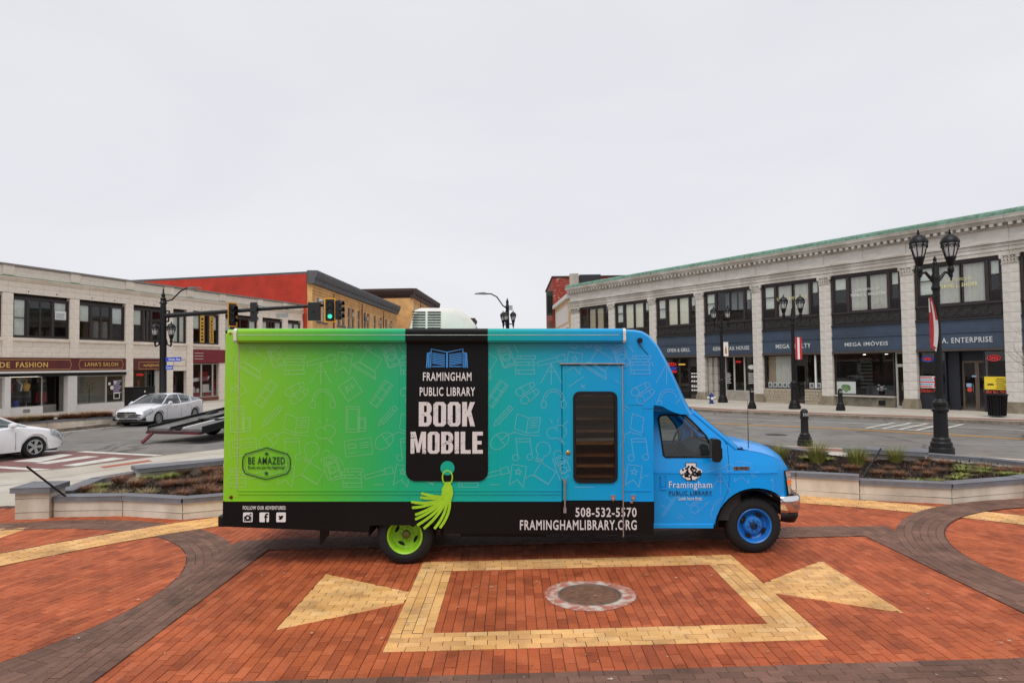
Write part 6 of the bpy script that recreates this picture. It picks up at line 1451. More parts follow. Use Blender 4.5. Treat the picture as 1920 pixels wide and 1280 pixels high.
hs = MB().box(-0.95, -0.38, 8.6, 9.2, 7.6, 10.1).build('hanging_sign', mat('sign_green', (36,62,50), 0.6), ob, bevel=0.03)
box('sign_face', -0.90, -0.44, 8.57, 8.6, 7.8, 9.6, BLACK, hs)
box('bay_window', -0.75, -0.35, 8.3, 12, 3.0, 7.0, mat('bay_brown', (96,62,48), 0.7), ob)
box('roof_box', 1.9, 3.9, 3.0, 4.6, 8.5, 11.0, mat('roof_box_dark', (44,44,48), 0.8), ob)
box('chimney', 0.95, 1.75, 2.5, 3.3, 8.5, 11.05, LIME_D, ob)
# ================================================================== street furniture
CAST = mat('cast_iron_black', (13,13,15), 0.42, 0.0, var=0.15, scale=10, spec=0.35)
LGL = mat('lantern_glass', (206,206,204), 0.25, var=0.1, scale=4)
def lantern(parent, x, y, z, s=1.0):
    """hanging-foot acorn lantern: foot with drop finial, caged glass, domed hood, spike"""
    L = thing('lantern', None, None); L.parent = parent; L.location = (x, y, z); L.scale = (s, s, s)
    MB().lathe([(0,-0.50),(0.03,-0.47),(0.02,-0.42),(0.055,-0.36),(0.04,-0.30),(0.085,-0.22),(0.085,-0.12),(0.06,-0.08),(0.10,-0.02),(0.12,0.10),(0.15,0.16),(0.15,0.20)], n=14).build('lantern_foot', CAST, L, smooth=True, angle=45)
    MB().lathe([(0.115,0.20),(0.16,0.34),(0.20,0.50),(0.215,0.60)], n=16, caps=False).build('lantern_glass', LGL, L, smooth=True)
    b = MB()
    for k in range(8):
        a = k*pi/4; b.tube([(r*cos(a), r*sin(a), h) for r, h in ((0.13,0.19),(0.172,0.34),(0.212,0.50),(0.235,0.60))], 0.014, 5)
    for r, h in ((0.235,0.59),(0.225,0.53)): b.tube([(r*cos(k*pi/12), r*sin(k*pi/12), h) for k in range(25)], 0.014, 5, caps=False)
    for k in range(8):
        a = k*pi/4+pi/8; b.tube([(0.226*cos(a+d), 0.226*sin(a+d), h) for d, h in ((-.35,.55),(-.18,.48),(0,.455),(.18,.48),(.35,.55))], 0.012, 5)
    b.build('lantern_cage', CAST, L, smooth=True)
    MB().lathe([(0.25,0.60),(0.255,0.63),(0.22,0.72),(0.15,0.80),(0.07,0.845),(0.035,0.86),(0.045,0.89),(0.02,0.92),(0.03,0.945),(0.0,1.01)], n=18).build('lantern_hood', CAST, L, smooth=True, angle=50)
    return L
def lamp_post(label, loc, rz, banner=None, s=1.0):
    t = thing('street_lamp', label, 'street lamp', loc, rz, 'twin lantern street lamps')
    MB().lathe([(0.30,0),(0.30,0.16),(0.285,0.19),(0.26,0.20),(0.255,0.30),(0.22,0.34),(0.215,0.40),(0.175,0.45),(0.165,1.10),(0.20,1.13),(0.205,1.18),(0.17,1.21),(0.165,1.27),(0.185,1.29),(0.185,1.36),(0.13,1.42),(0.10,1.46)], n=20).build('pedestal', CAST, t, smooth=True, angle=30)
    b = MB(); n = 24; rows = []
    for z in (1.44, 2.5, 3.6, 4.35): 
        r0 = 0.098-0.006*(z-1.4)
        rows.append([(r0*(1 if k % 2 else 0.9)*cos(2*pi*k/n), r0*(1 if k % 2 else 0.9)*sin(2*pi*k/n), z) for k in range(n)])
    b.grid(rows, close=True).build('shaft', CAST, t)
    MB().lathe([(0.085,4.33),(0.11,4.37),(0.11,4.42),(0.08,4.50),(0.105,4.62),(0.105,4.72),(0.07,4.80),(0.09,4.92),(0.05,5.0),(0.07,5.06),(0.035,5.12),(0.05,5.17),(0.0,5.27)], n=14).build('post_head', CAST, t, smooth=True, angle=45)
    for sg in (-1, 1):
        MB().tube([(sg*r, 0, h) for r, h in ((0.06,4.58),(0.16,4.70),(0.26,4.82),(0.36,4.80),(0.41,4.72))], [0.05,0.045,0.04,0.04,0.045], 8).build('arm', CAST, t, smooth=True)
        lantern(t, sg*0.42, 0, 5.05, 0.93)
    if banner:
        bn = banner(t)
    return t
BRED = mat('banner_red', (188,34,44), 0.7, var=0.06); BWHT = mat('banner_white', (226,220,216), 0.7, var=0.05)
def banner_twist(t):
    """narrow street banner seen nearly edge-on, curled by the wind"""
    rows = []; rows2 = []
    for k in range(15):
        u = k/14; z = 4.12-1.30*u; sw_ = 0.10*sin(u*3.0)+0.05*u
        rows.append([(-0.04-0.53*(0.1+0.5*v)+0.85*(sw_*v+0.10*v)-0.16, -0.85*(0.1+0.5*v)-0.53*(sw_*v), z-0.12*u*v) for v in (0, .25, .5, .75, 1)])
    B = MB().grid(rows).build('banner', BRED, t, smooth=True)
    MB().grid([[(p[0]-0.006, p[1]-0.004, p[2]) for p in r[2:4]] for r in rows[1:-1]]).build('banner_stripe', BWHT, B)
    MB().grid([[(p[0]-0.006, p[1]-0.004, p[2]) for p in r[0:2]] for r in rows[0:5]]).build('banner_stripe', BWHT, B)
    MB().grid([[(p[0]-0.006, p[1]-0.004, p[2]) for p in r[3:5]] for r in rows[6:15]]).build('banner_stripe', BWHT, B)
    for z in (4.14, 2.80): MB().tube([(0,0,z),(-0.42,-0.55,z)], 0.014, 5).build('banner_rod', CAST, B)
    return B
def banner_side(t):
    rows = [[(0.10+0.30*v, -0.05-0.10*v, 3.72-1.15*k/8) for v in (0, .33, .66, 1)] for k in range(9)]
    B = MB().grid(rows).build('banner', BWHT, t, smooth=True)
    for v0, v1 in ((0, 1), (2, 3)): MB().grid([[(p[0], p[1]-0.006, p[2]) for p in r[v0:v1+1]] for r in rows]).build('banner_stripe', BRED, B)
    MB().tube([(0,0,3.73),(0.42,-0.16,3.73)], 0.014, 5).build('banner_rod', CAST, B); return B
def banner_small(t):
    B = MB().box(0.10,0.38,-0.09,-0.08,2.85,3.72).build('banner', BWHT, t)
    MB().prism([(0.17,3.0),(0.31,3.0),(0.29,3.3),(0.24,3.55),(0.19,3.3)], -0.095, -0.09).build('banner_print', mat('banner_amber', (176,120,50), 0.6), B)
    MB().tube([(0,0,3.73),(0.48,-0.09,3.73)], 0.014, 5).build('banner_rod', CAST, B); return B
lamp_post('tall black twin lantern lamp with curled red banner, nearest, by the right planter', (11.32,18.15,0), 0, banner_twist, 1.0)
lamp_post('black twin lantern lamp with red and white banner before the stone-based shop', (14.65,35.6,0.03), radians(-8), banner_side)
lamp_post('black twin lantern lamp with small white banner beside the blue hydrant', (12.95,42.2,0.03), radians(-5), banner_small)
# junction box on the nearest lamp
# bollards
def bollard(label, loc):
    t = thing('bollard', label, 'bollard', loc, 0, 'black cast iron bollards')
    MB().lathe([(0.215,0),(0.215,0.17),(0.19,0.19),(0.185,0.26),(0.155,0.28),(0.15,0.34),(0.12,0.37),(0.108,0.41),(0.104,0.80),(0.125,0.82),(0.125,0.86),(0.115,0.87)], n=20).build('post', CAST, t, smooth=True, angle=30)
    MB().lathe([(0.112,0.87),(0.112,0.98),(0.10,1.04),(0.06,1.08),(0.0,1.10)], n=20).build('cap', CAST, t, smooth=True, angle=40)
    b = MB()
    for k in range(5):
        a = -pi/2-0.5+k*0.5; b.box(-0.016,0.016,-0.118,-0.108,0.885,0.975)
        c_, s_ = cos(a+pi/2), sin(a+pi/2)
        for i in range(len(b.v)-8, len(b.v)): X, Y, Z = b.v[i]; b.v[i] = (X*c_-Y*s_, X*s_+Y*c_, Z)
    b.build('lens_slot', mat('bollard_lens', (160,164,166), 0.3), t); return t
bollard('black bollard standing alone at the road edge behind the right planter', (8.63,20.3,0))
bollard('black bollard on the far pavement before the limestone pillar by the realty window', (12.61,36.1,0.03))
bollard('black bollard on the far pavement before the window with the map poster', (16.27,34.0,0.03))
# hydrant
HB = mat('hydrant_blue', (34,54,120), 0.45, var=0.1); HW = mat('hydrant_white', (216,216,216), 0.5, var=0.05)
t = thing('fire_hydrant', 'blue fire hydrant with white caps on the far pavement', 'hydrant', (11.95,41.2,0.03))
MB().lathe([(0.17,0),(0.17,0.05),(0.11,0.08),(0.11,0.42),(0.15,0.44),(0.15,0.48),(0.12,0.50),(0.11,0.56),(0.06,0.61),(0.03,0.63),(0.03,0.68),(0,0.68)], n=14).build('barrel', HB, t, smooth=True, angle=35)
for s_ in (-1, 1): MB().lathe([(0.06,0.10*s_),(0.06,0.18*s_),(0.075,0.18*s_),(0.07,0.24*s_),(0,0.25*s_)], (0,0,0.36), 10, 'x').build('side_cap', HW, t, smooth=True, angle=35)
MB().lathe([(0.07,-0.10),(0.07,-0.18),(0.09,-0.18),(0.085,-0.24),(0,-0.25)], (0,0,0.32), 10, 'y').build('front_cap', HW, t, smooth=True, angle=35)
# litter bin
t = thing('litter_bin', 'black slatted litter bin on the far pavement below the yellow poster', 'bin', (20.5,29.0,0.03))
b = MB()
for k in range(20):
    a = 2*pi*k/20; b.tube([((0.30+0.06*q)*cos(a), (0.30+0.06*q)*sin(a), 0.06+0.86*q) for q in (0, .5, 1)], 0.026, 4)
b.build('slats', CAST, t); MB().lathe([(0,0.05),(0.28,0.05),(0.32,0.88),(0.30,0.88),(0.26,0.1)], n=18).build('liner', BLACK, t)
MB().lathe([(0.41,0.90),(0.42,0.95),(0.36,0.99),(0.20,1.0),(0.18,0.96)], n=20).build('rim', CAST, t, smooth=True)
# bare street tree at the right edge
tr = thing('bare_tree', 'small leafless tree on the far pavement at the right edge', 'tree', (21.05,27.5,0.03))
BARK = mat('bark', (74,58,50), 0.9, var=0.25, scale=20)
rt_ = random.Random(15); tb = MB(); cb2 = MB()
def grow(p, d, l_, r, lev, b):
    pts = [p]; q = Vector(p); v = Vector(d)
    for k in range(4):
        v = (v+Vector((rt_.uniform(-.18,.18), rt_.uniform(-.18,.18), rt_.uniform(-.05,.14)))).normalized(); q = q+v*l_/4; pts.append(tuple(q))
    b.tube(pts, [r*(1-0.13*k) for k in range(5)], 6 if lev < 2 else 4)
    if lev < 4:
        for k in range(3 if lev else 5):
            a = rt_.uniform(0, 2*pi); tilt = rt_.uniform(0.35, 0.8); w2 = v.orthogonal().normalized(); w3 = v.cross(w2)
            grow(pts[-1 if k == 0 else rt_.choice([2,3,4])], (v*cos(tilt)+(w2*cos(a)+w3*sin(a))*sin(tilt)).normalized(), l_*rt_.uniform(.5,.72), r*0.45, lev+1, cb2)
grow((0,0,0), (0,0,1), 2.0, 0.06, 0, tb)
tb.build('trunk', BARK, tr, smooth=True); cb2.build('crown', BARK, tr)
# leaning steel rods in the planters
t = MB().tube([(-7.70,11.82,0.35),(-8.02,11.3,0.95)], 0.017, 6).build('steel_rod', CAST); tag(t, 'dark rod leaning over the taller pier of the left planter', 'rod')
t = MB().tube([(6.43,12.75,0.26),(7.12,13.3,0.79)], 0.017, 6).build('steel_rod', CAST); tag(t, 'dark rod leaning up from the soil of the right planter', 'rod')

# ------------------------------------------------------------------ traffic signal mast
YEL = mat('backplate_yellow', (226,160,44), 0.5, var=0.06); SB = mat('signal_black', (20,20,20), 0.5, var=0.1)
mast = thing('traffic_signal_mast', 'black mast with a long signal arm, lanterns and blue street name signs', 'traffic signal', (-20.25,39.6,0.03))
MB().lathe([(0.36,0),(0.36,0.25),(0.28,0.35),(0.26,0.9),(0.20,1.0),(0.19,3.0),(0.175,5.9),(0.15,6.3)], n=18).build('pole', CAST, mast, smooth=True, angle=35)
MB().lathe([(0.17,6.3),(0.22,6.36),(0.14,6.5),(0.17,6.62),(0.09,6.72),(0.12,6.85),(0.04,7.0),(0.05,7.1),(0.0,7.3)], n=14).build('finial', CAST, mast, smooth=True)
MB().tube([(0,0,5.62),(3,0,5.78),(6.5,0,5.98),(10.2,0,6.15)], [0.14,0.125,0.105,0.08], 12).build('signal_arm', CAST, mast, smooth=True)
MB().tube([(-0.2,0,5.3),(0.3,0,5.3),(0.35,0,5.9),(-0.2,0,5.9)], 0.06, 6).build('arm_bracket', CAST, mast)
MB().tube([(0,0,6.45),(0.5,0,6.55),(1.0,0,7.05),(1.35,0,7.22),(1.8,0,7.22)], 0.045, 8).build('luminaire_arm', CAST, mast, smooth=True)
MB().prism([(1.45,7.25),(1.6,7.30),(2.1,7.25),(2.15,7.2),(1.5,7.17)], -0.12, 0.12).build('luminaire', mat('lum_grey', (120,120,120), 0.4, 0.4), mast)
for sg in (-1, 1):
    MB().tube([(sg*0.16,0,4.3),(sg*0.25,0,3.95),(sg*0.40,0,3.86),(sg*0.46,0,4.0)], 0.045, 7).build('arm', CAST, mast, smooth=True)
    lantern(mast, sg*0.47, 0, 4.32, 1.0)
def signal(x, z, ry, w_=0.36, h=1.12, plate=True, green=False):
    s = thing('signal_head', None, None); s.parent = mast; s.location = (x, -0.22, z); s.rotation_euler = (0, 0, ry)
    MB().box(-w_/2, w_/2, -0.10, 0.12, -h/2, h/2).build('housing', SB, s, bevel=0.02)
    if plate:
        frame('backplate', s, -w_/2-0.13, w_/2+0.13, -h/2-0.13, h/2+0.13, -0.02, 0.13, SB, 0.015); frame('backplate_edge', s, -w_/2-0.15, w_/2+0.15, -h/2-0.15, h/2+0.15, -0.03, 0.075, YEL, 0.01)
    for k, zz in enumerate((0.36, 0, -0.36)):
        lm = mat('signal_green', (60,214,178), 0.3, var=0, emit=0.9) if (green and k == 2) else mat('signal_dark_lens', (34,26,24), 0.25, var=0)
        MB().lathe([(0.0,-0.105),(0.13,-0.105),(0.13,-0.10)], (0,0,zz), 16, 'y').build('lens', lm, s)
        b = MB(); rows = [[(0.15*cos(a), y, zz+0.15*sin(a)) for a in [radians(-30+k2*20) for k2 in range(13)]] for y in (-0.10, -0.32)]; b.grid(rows).build('visor', SB, s, smooth=True)
    MB().tube([(0,0.1,0),(0,0.25,0)], 0.03, 6).build('bracket', CAST, s)
    return s
signal(4.1, 5.62, radians(62)); signal(5.35, 5.75, radians(178), plate=False); signal(8.85, 5.74, radians(181), 0.72, 1.05, plate=False); signal(9.75, 5.80, radians(12), green=True); signal(10.25, 5.80, radians(72), plate=False)
MB().lathe([(0,-0.2),(0.10,-0.18),(0.11,0.1),(0,0.12)], (9.2,-0.1,6.35), 10, 'y').build('detector_camera', ALU, mast)
box('blank_plate', 6.6, 7.3, -0.16, -0.13, 5.42, 5.68, mat('plate_grey', (146,146,142), 0.6), mast)
NB = mat('street_sign_blue', (36,76,186), 0.5, var=0.04)
s1 = box('street_name_sign', 0.28, 1.18, -0.26, -0.24, 2.97, 3.21, NB, mast); text('lettering', 'Union Ave', 0.45, 1.12, 3.02, 3.17, -0.262, WHT, s1, 0.02, depth=0)
s2 = box('street_name_sign', 0.28, 0.70, -0.26, -0.24, 2.50, 2.74, NB, mast); text('lettering', 'Court', 0.33, 0.66, 2.55, 2.70, -0.262, WHT, s2, 0.02, depth=0)
# far lamp behind the bus
fl_ = thing('street_lamp', 'far black lamp with a drooping road light and clustered lanterns above the bus roof', 'street lamp', (-0.28,46,0.03))
MB().lathe([(0.4,0),(0.3,0.4),(0.24,1.0),(0.15,1.2),(0.11,6.3),(0.16,6.4),(0.08,6.6),(0.1,6.75),(0,7.05)], n=14).build('post', CAST, fl_, smooth=True)
for k in range(3):
    a = k*2*pi/3+0.3; MB().tube([(0,0,5.3),(0.25*cos(a),0.25*sin(a),5.25),(0.42*cos(a),0.42*sin(a),5.3)], 0.035, 6).build('arm', CAST, fl_); lantern(fl_, 0.40*cos(a), 0.40*sin(a), 5.35, 0.85)
MB().tube([(0,0,6.3),(-0.3,0,6.5),(-0.7,0,7.1),(-1.1,0,7.32),(-1.6,0,7.32)], 0.045, 7).build('luminaire_arm', CAST, fl_, smooth=True)
MB().prism([(-1.35,7.36),(-1.6,7.42),(-2.15,7.36),(-2.2,7.30),(-1.4,7.27)], -0.13, 0.13).build('luminaire', MATS['lum_grey'], fl_)
MB().prism([(0.1,6.2),(0.35,6.2),(0.35,6.5),(0.1,6.5)], -0.1, 0.1).build('control_box', ALU, fl_)

# ================================================================== vehicles
CGL = thin_glass('car_glass', (196,204,204))
def sedan(label, loc, rz, paint, L=4.85, W_=1.84, H=1.46, front='plain', alloy='five'):
    """front is +x; stations give hood, belt and roof lines; wheel arches cut into the flanks"""
    t = thing('car', label, 'car', loc, rz, 'cars on the road')
    k = L/4.85; hw = W_/2
    st = [(-2.42,.50,.80,.70),(-2.36,.34,.92,.86),(-2.2,.27,1.0,.94),(-1.95,.24,1.03,.98)]
    wx = (-1.42*k, 1.47*k); wr = 0.335; ar = 0.395
    xs = [-2.42,-2.37,-2.25,-2.05,-1.86,-1.82,-1.74,-1.62,-1.5,-1.42,-1.34,-1.22,-1.1,-1.02,-0.98,-0.8,-0.5,0,0.5,0.9,1.03,1.07,1.15,1.27,1.39,1.47,1.55,1.67,1.79,1.87,1.91,2.05,2.2,2.32,2.40,2.43]
    def deck(x):      # top of the lower body
        P = [(-2.43,.82),(-2.36,1.00),(-2.2,1.06),(-1.75,1.07),(-1.0,1.0),(0,.95),(0.8,.97),(1.0,.985),(1.6,.90),(2.1,.78),(2.33,.68),(2.43,.55)]
        for (a, za), (b_, zb) in zip(P[:-1], P[1:]):
            if a <= x <= b_: return za+(zb-za)*(x-a)/(b_-a)
        return P[-1][1]
    def plan(x): return hw*(1-0.02*abs(x/2.43)**2-(0.30*max(0,(abs(x)-1.9)/0.53)**2.2))
    def low(x):
        z = 0.20+0.16*max(0, (abs(x)-2.1)/0.33)**1.5
        return z
    rows = []
    for x in xs:
        w_ = plan(x); zd = deck(x); zl = low(x)
        az = 0
        for c_ in (-1.42, 1.47):
            if abs(x-c_) < ar: az = 0.33+sqrt(ar*ar-(x-c_)**2)
        f = lambda z: max(z, az)
        crown = 0.05 if abs(x) > 0.9 else 0.0
        half = [(0.0, zl), (w_*0.80, zl), (w_*0.955, f(zl+0.03)), (w_*0.985, f(zl+0.16)), (w_, f(0.50 if zd > .62 else zl+0.24)), (w_*0.992, max(f(zd-0.17), az+0.02)), (w_*0.965, max(zd-0.05, az+0.03)), (w_*0.90, max(zd, az+0.035)), (w_*0.5, zd+crown*0.8), (0.0, zd+crown)]
        rows.append([(x*k, y, z) for y, z in half]+[(x*k, -y, z) for y, z in half[::-1][1:-1]])
    b = MB(); b.grid(rows, close=True); b.add(rows[0], [tuple(range(len(rows[0])))]); b.add(rows[-1], [tuple(range(len(rows[-1])))[::-1]])
    b.build('body', paint, t, smooth=True, angle=38)
    # glasshouse
    G = [(-1.85,1.06,.02),(-1.55,1.06,.13),(-1.15,1.03,.30),(-0.75,1.0,.41),(-0.3,.97,.468),(0.05,.955,.475),(0.4,.955,.44),(0.7,.96,.30),(1.0,.975,.12),(1.22,.97,.01)]
    gr = []
    for x, zb, h in G:
        wb = plan(x)*0.90; wr_ = wb-0.26*h/0.47; zt = zb+h*(H-0.98)/0.475
        gr.append([(x*k, wb, zb-0.03), (x*k, wr_+0.02, zt-0.05 if h > .1 else zt-0.01), (x*k, wr_*0.86, zt), (x*k, 0, zt+0.015), (x*k, -wr_*0.86, zt), (x*k, -wr_-0.02, zt-0.05 if h > .1 else zt-0.01), (x*k, -wb, zb-0.03)])
    MB().grid(gr).build('glasshouse', CGL, t, smooth=True, angle=30)
    up_ = lambda p, d=0.006: (p[0], p[1], p[2]+d)
    MB().grid([[up_(p) for p in r[1:6]] for r in gr[3:7]]).build('roof', paint, t, smooth=True, angle=60)
    b = MB()
    for s_ in (1, 5):
        o = 1 if s_ == 1 else -1
        b.tube([(p[0], p[1]+0.008*o, p[2]+0.004) for p in [r[s_] for r in gr]], 0.028, 6)
        for i, q in ((4, 1), (2, 1)):
            a_ = gr[i][0] if o > 0 else gr[i][6]; c_ = gr[i][1] if o > 0 else gr[i][5]; b.tube([(a_[0], a_[1]+.004*o, a_[2]), (c_[0]-0.03, c_[1]+.006*o, c_[2])], 0.03 if i == 2 else 0.022, 5)
    b.build('pillars', paint, t, smooth=True)
    b = MB()
    for o in (1, -1):
        b.tube([(r[0][0], o*(r[0][1]+0.012), r[0][2]+0.02) for r in gr], 0.010, 5)
    b.build('belt_trim', CHR, t)
    box('cabin_floor', -1.7*k, 1.0*k, -hw*.8, hw*.8, 0.45, 0.6, TRIM, t)
    for y in (-0.38, 0.38):
        st_ = MB().box(-0.35,-0.2,y-0.24,y+0.24,0.6,1.18).build('seat', TRIM, t, bevel=0.04)
    box('rear_bench', -1.25, -1.1, -0.65, 0.65, 0.6, 1.15, TRIM, t, 0.04); MB().prism([(0.75,0.7),(1.1,0.7),(1.05,0.99),(0.8,1.0)], -0.7, 0.7).build('dashboard', TRIM, t)
    # wheels
    for cx in wx:
        for s_ in (1, -1):
            w_ = thing('wheel', None, None); w_.parent = t; w_.location = (cx, s_*(hw-0.045), 0.33); w_.rotation_euler = (0, 0, 0 if s_ < 0 else pi)
            MB().lathe([(0.21,0.02),(0.23,0.0),(0.30,0.0),(0.325,0.02),(wr,0.06),(wr,0.18),(0.30,0.21),(0.2,0.21)], n=28, axis='y', caps=False).build('tyre', RUB, w_, smooth=True)
            r = MB().lathe([(0.225,0.0),(0.215,0.005),(0.205,0.06),(0.06,0.08),(0.0,0.08)], n=28, axis='y', caps=False).build('rim', mat('rim_dark', (50,50,52), 0.5, 0.5), w_, smooth=True)  # dark grey rim set back behind the pale spokes
            b = MB()
            for q in range(5 if alloy == 'five' else 10):
                a = 2*pi*q/(5 if alloy == 'five' else 10); d = 0.24 if alloy == 'five' else 0.11
                b.prism([(0.04*cos(a-0.9),0.04*sin(a-0.9)),(0.21*cos(a-d),0.21*sin(a-d)),(0.21*cos(a+d),0.21*sin(a+d)),(0.04*cos(a+0.9),0.04*sin(a+0.9))], 0.008, 0.03)
            b.lathe([(0.05,0.03),(0.045,0.0),(0,0.0)], n=12, axis='y'); b.tube([(0.213*cos(q*pi/14), 0.008, 0.213*sin(q*pi/14)) for q in range(29)], 0.012, 5, caps=False)
            b.build('spokes', mat('alloy', (176,178,180), 0.3, 0.7, var=0.05), r, smooth=True)
    b = MB()
    for cx in wx:
        for s_ in (1, -1): b.grid([[(cx+0.39*cos(a), s_*yy, 0.33+0.39*sin(a)) for a in [radians(q*15) for q in range(13)]] for yy in (hw-0.03, hw-0.35)]); b.quad((cx-.4,s_*(hw-.35),.2),(cx+.4,s_*(hw-.35),.2),(cx+.4,s_*(hw-.35),.75),(cx-.4,s_*(hw-.35),.75))
    b.build('wheel_wells', UNDER, t); box('underside', -2.2*k, 2.2*k, -hw*.75, hw*.75, 0.16, 0.22, UNDER, t)
    # lamps, grille, mirrors, handles, seams
    for s_ in (1, -1):
        h = MB().grid([[(x*k, s_*(plan(x)*f_+0.008), deck(x)+dz_) for f_, dz_ in ((1.0,-0.155-0.02*q),(0.992,-0.10),(0.955,-0.03),(0.88,0.012))] for q, x in enumerate((1.90,2.0,2.1,2.2,2.28,2.34))]).build('headlight', mat('lamp_clear', (170,176,180), 0.12, 0.3, var=0.3, scale=12), t, smooth=True)
        MB().grid([[(x*k, s_*(plan(x)*f_+0.006), z) for f_, z in ((0.995,0.80),(0.995,0.88),(0.97,0.96))] for x in (-2.05,-2.15,-2.25,-2.33,-2.38)]).build('tail_light', mat('tail_red', (120,20,22), 0.2), t)
        MB().lathe([(0.0,-0.10),(0.07,-0.09),(0.09,0.0),(0.06,0.08),(0,0.09)], (0.80*k, s_*(hw+0.07), 1.02), 10, 'x').build('mirror', paint, t, smooth=True)
        for x in (-0.75, 0.25): box('door_handle', x*k-0.10, x*k+0.10, s_*hw*0.985-0.02, s_*hw*0.985+0.02, 0.80, 0.825, CHR if front == 'star' else paint, t)
        b = MB()
        for x in (0.92, -0.18, -1.05): b.tube([(x*k, s_*(plan(x)*0.992+0.002), 0.80), (x*k, s_*(plan(x)+0.002), 0.50), (x*k, s_*(plan(x)*0.985+0.002), 0.30)], 0.005, 4)
        b.build('door_seam', BLACK, t)
    if front == 'star':
        gp = MB().prism(rrect(-0.46,0.46,0.46,0.70,0.06), 0, 0.04).build('grille', BLACK, t); gp.rotation_euler = (radians(8), 0, radians(90)); gp.location = (2.44*k, 0, 0.0)
        b = MB(); b.strip(rrect(-0.46,0.46,0.46,0.70,0.06)+[(0.46,0.64)], 0.02, -0.006); b.box(-0.45,0.45,-0.02,0,0.60,0.63); b.box(-0.45,0.45,-0.02,0,0.53,0.555); b.strip(circ(0,0.58,0.085,20), 0.022, -0.03)
        for a in (90, 210, 330): b.strip([(0,0.58),(0.08*cos(radians(a)), 0.58+0.08*sin(radians(a)))], 0.02, -0.03)
        b.build('grille_trim', CHR, gp)
        for y0, y1 in ((-0.80,-0.52), (-0.46,0.46), (0.52,0.80)): MB().prism([(2.30 if abs(y0+y1) > .2 else 2.38,0.27),(2.42 if abs(y0+y1) > .2 else 2.46,0.29),(2.42 if abs(y0+y1) > .2 else 2.47,0.40),(2.34,0.42)], y0, y1).build('air_intake', BLACK, t)
        box('number_plate', 2.455, 2.48, -0.20, 0.20, 0.40, 0.50, STRIPW, t)
    else:
        MB().prism([(2.36,0.28),(2.44,0.30),(2.45,0.44),(2.38,0.46)], -0.55, 0.55).build('air_intake', BLACK, t); MB().prism([(2.38,0.54),(2.43,0.54),(2.41,0.60),(2.36,0.62)], -0.5, 0.5).build('grille', BLACK, t)
    return t
WPNT = mat('car_white', (230,230,232), 0.22, 0.0, var=0.02, coat=0.7); SPNT = mat('car_silver', (226,227,232), 0.22, 0.15, var=0.02, coat=0.7)
sedan('white sedan with five-spoke wheels driving in from the left edge', (-16.0,19.95,RZ), radians(62), WPNT)
sedan('silver sedan with a star emblem grille, facing us beyond the flatbed', (-17.5,34.1,RZ), radians(263), SPNT, 4.95, 1.86, 1.47, 'star', 'ten')
sedan('pale car just entering at the right edge of the road', (18.45,20.55,RZ), radians(134), WPNT)
# flatbed recovery truck, ramp lowered
DK = mat('deck_grey', (120,118,116), 0.6, 0.3, var=0.2, scale=5, dirt=0.3); RD = mat('truck_red', (104,26,32), 0.45, var=0.1)
tw = thing('flatbed_truck', 'flatbed recovery truck with its grey deck tilted down, half behind the bus', 'truck', (-12.0,24.3,RZ), radians(72))
TL_, T0, T1 = 7.2, 0.52, 1.30          # deck length, tail and head height, local x runs forward
def dz(x): return T0+(T1-T0)*x/TL_
def tilted(y0, y1, x0, x1, t0, t1, name, mt):
    return MB().add([(x0,y0,dz(x0)+t0),(x1,y0,dz(x1)+t0),(x1,y1,dz(x1)+t0),(x0,y1,dz(x0)+t0),(x0,y0,dz(x0)+t1),(x1,y0,dz(x1)+t1),(x1,y1,dz(x1)+t1),(x0,y1,dz(x0)+t1)], [(0,3,2,1),(4,5,6,7),(0,1,5,4),(1,2,6,5),(2,3,7,6),(3,0,4,7)]).build(name, mt, tw)
tilted(0.28, 1.18, 0, TL_, -0.10, 0.0, 'deck_track', DK); tilted(-1.18, -0.28, 0, TL_, -0.10, 0.0, 'deck_track', DK)
tilted(-0.28, 0.28, 0.3, TL_, -0.14, -0.09, 'deck_well', BLACK); tilted(-0.33, -0.25, 0.1, TL_*0.72, -0.02, 0.03, 'well_rail', STRIPW); tilted(0.25, 0.31, 0.1, TL_, -0.02, 0.04, 'well_rail', BLACK)
for y in (-1.24, 1.18): tilted(y, y+0.06, 0, TL_, -0.16, 0.10, 'side_rail', BLACK)
tilted(-1.2, 1.2, -0.10, 0.10, -0.17, -0.08, 'tail_beam', mat('tail_oxide', (58,24,26), 0.6, var=0.2)); tilted(-1.1, -0.5, -0.12, -0.08, -0.16, -0.1, 'tail_reflector', RD)
for x in (2.2, 3.4, 4.6): tilted(-1.245, -1.235, x, x+0.55, -0.12, -0.02, 'marker_strip', RD); tilted(-1.248, -1.24, x+0.55, x+0.8, -0.1, 0.0, 'marker_strip', STRIPW)
for s_ in (1,): MB().tube([(0.0,0.95*s_,0.40),(-0.45,1.0*s_,0.06)], 0.06, 6).build('stabiliser_leg', RD, tw)
b = MB(); b.box(1.6, 11.0, -0.45, 0.45, 0.55, 0.75); b.box(2.0,3.6,-1.0,1.0,0.35,0.5); b.build('chassis', BLACK, tw)
for x in (3.0, 9.8):
    for s_ in (-1, 1): 
        w_ = MB().lathe([(0,0.05),(0.26,0.04),(0.30,-0.02),(0.46,0),(0.48,0.04),(0.48,0.24),(0.0,0.28)], (x, s_*1.05-(0.14 if s_ > 0 else 0.14), 0.48), 22, 'y').build('wheel', RUB, tw, smooth=True)
MB().prism([(8.0,0.6),(11.2,0.6),(11.2,1.5),(10.2,1.6),(9.8,2.5),(8.0,2.5)], -1.1, 1.1).build('cab', RD, tw, bevel=0.06); MB().prism([(8.5,1.65),(9.9,1.65),(9.65,2.3),(8.5,2.3)], -1.11, 1.11).build('cab_window', mat('truck_glass', (40,44,48), 0.1, var=0), tw)

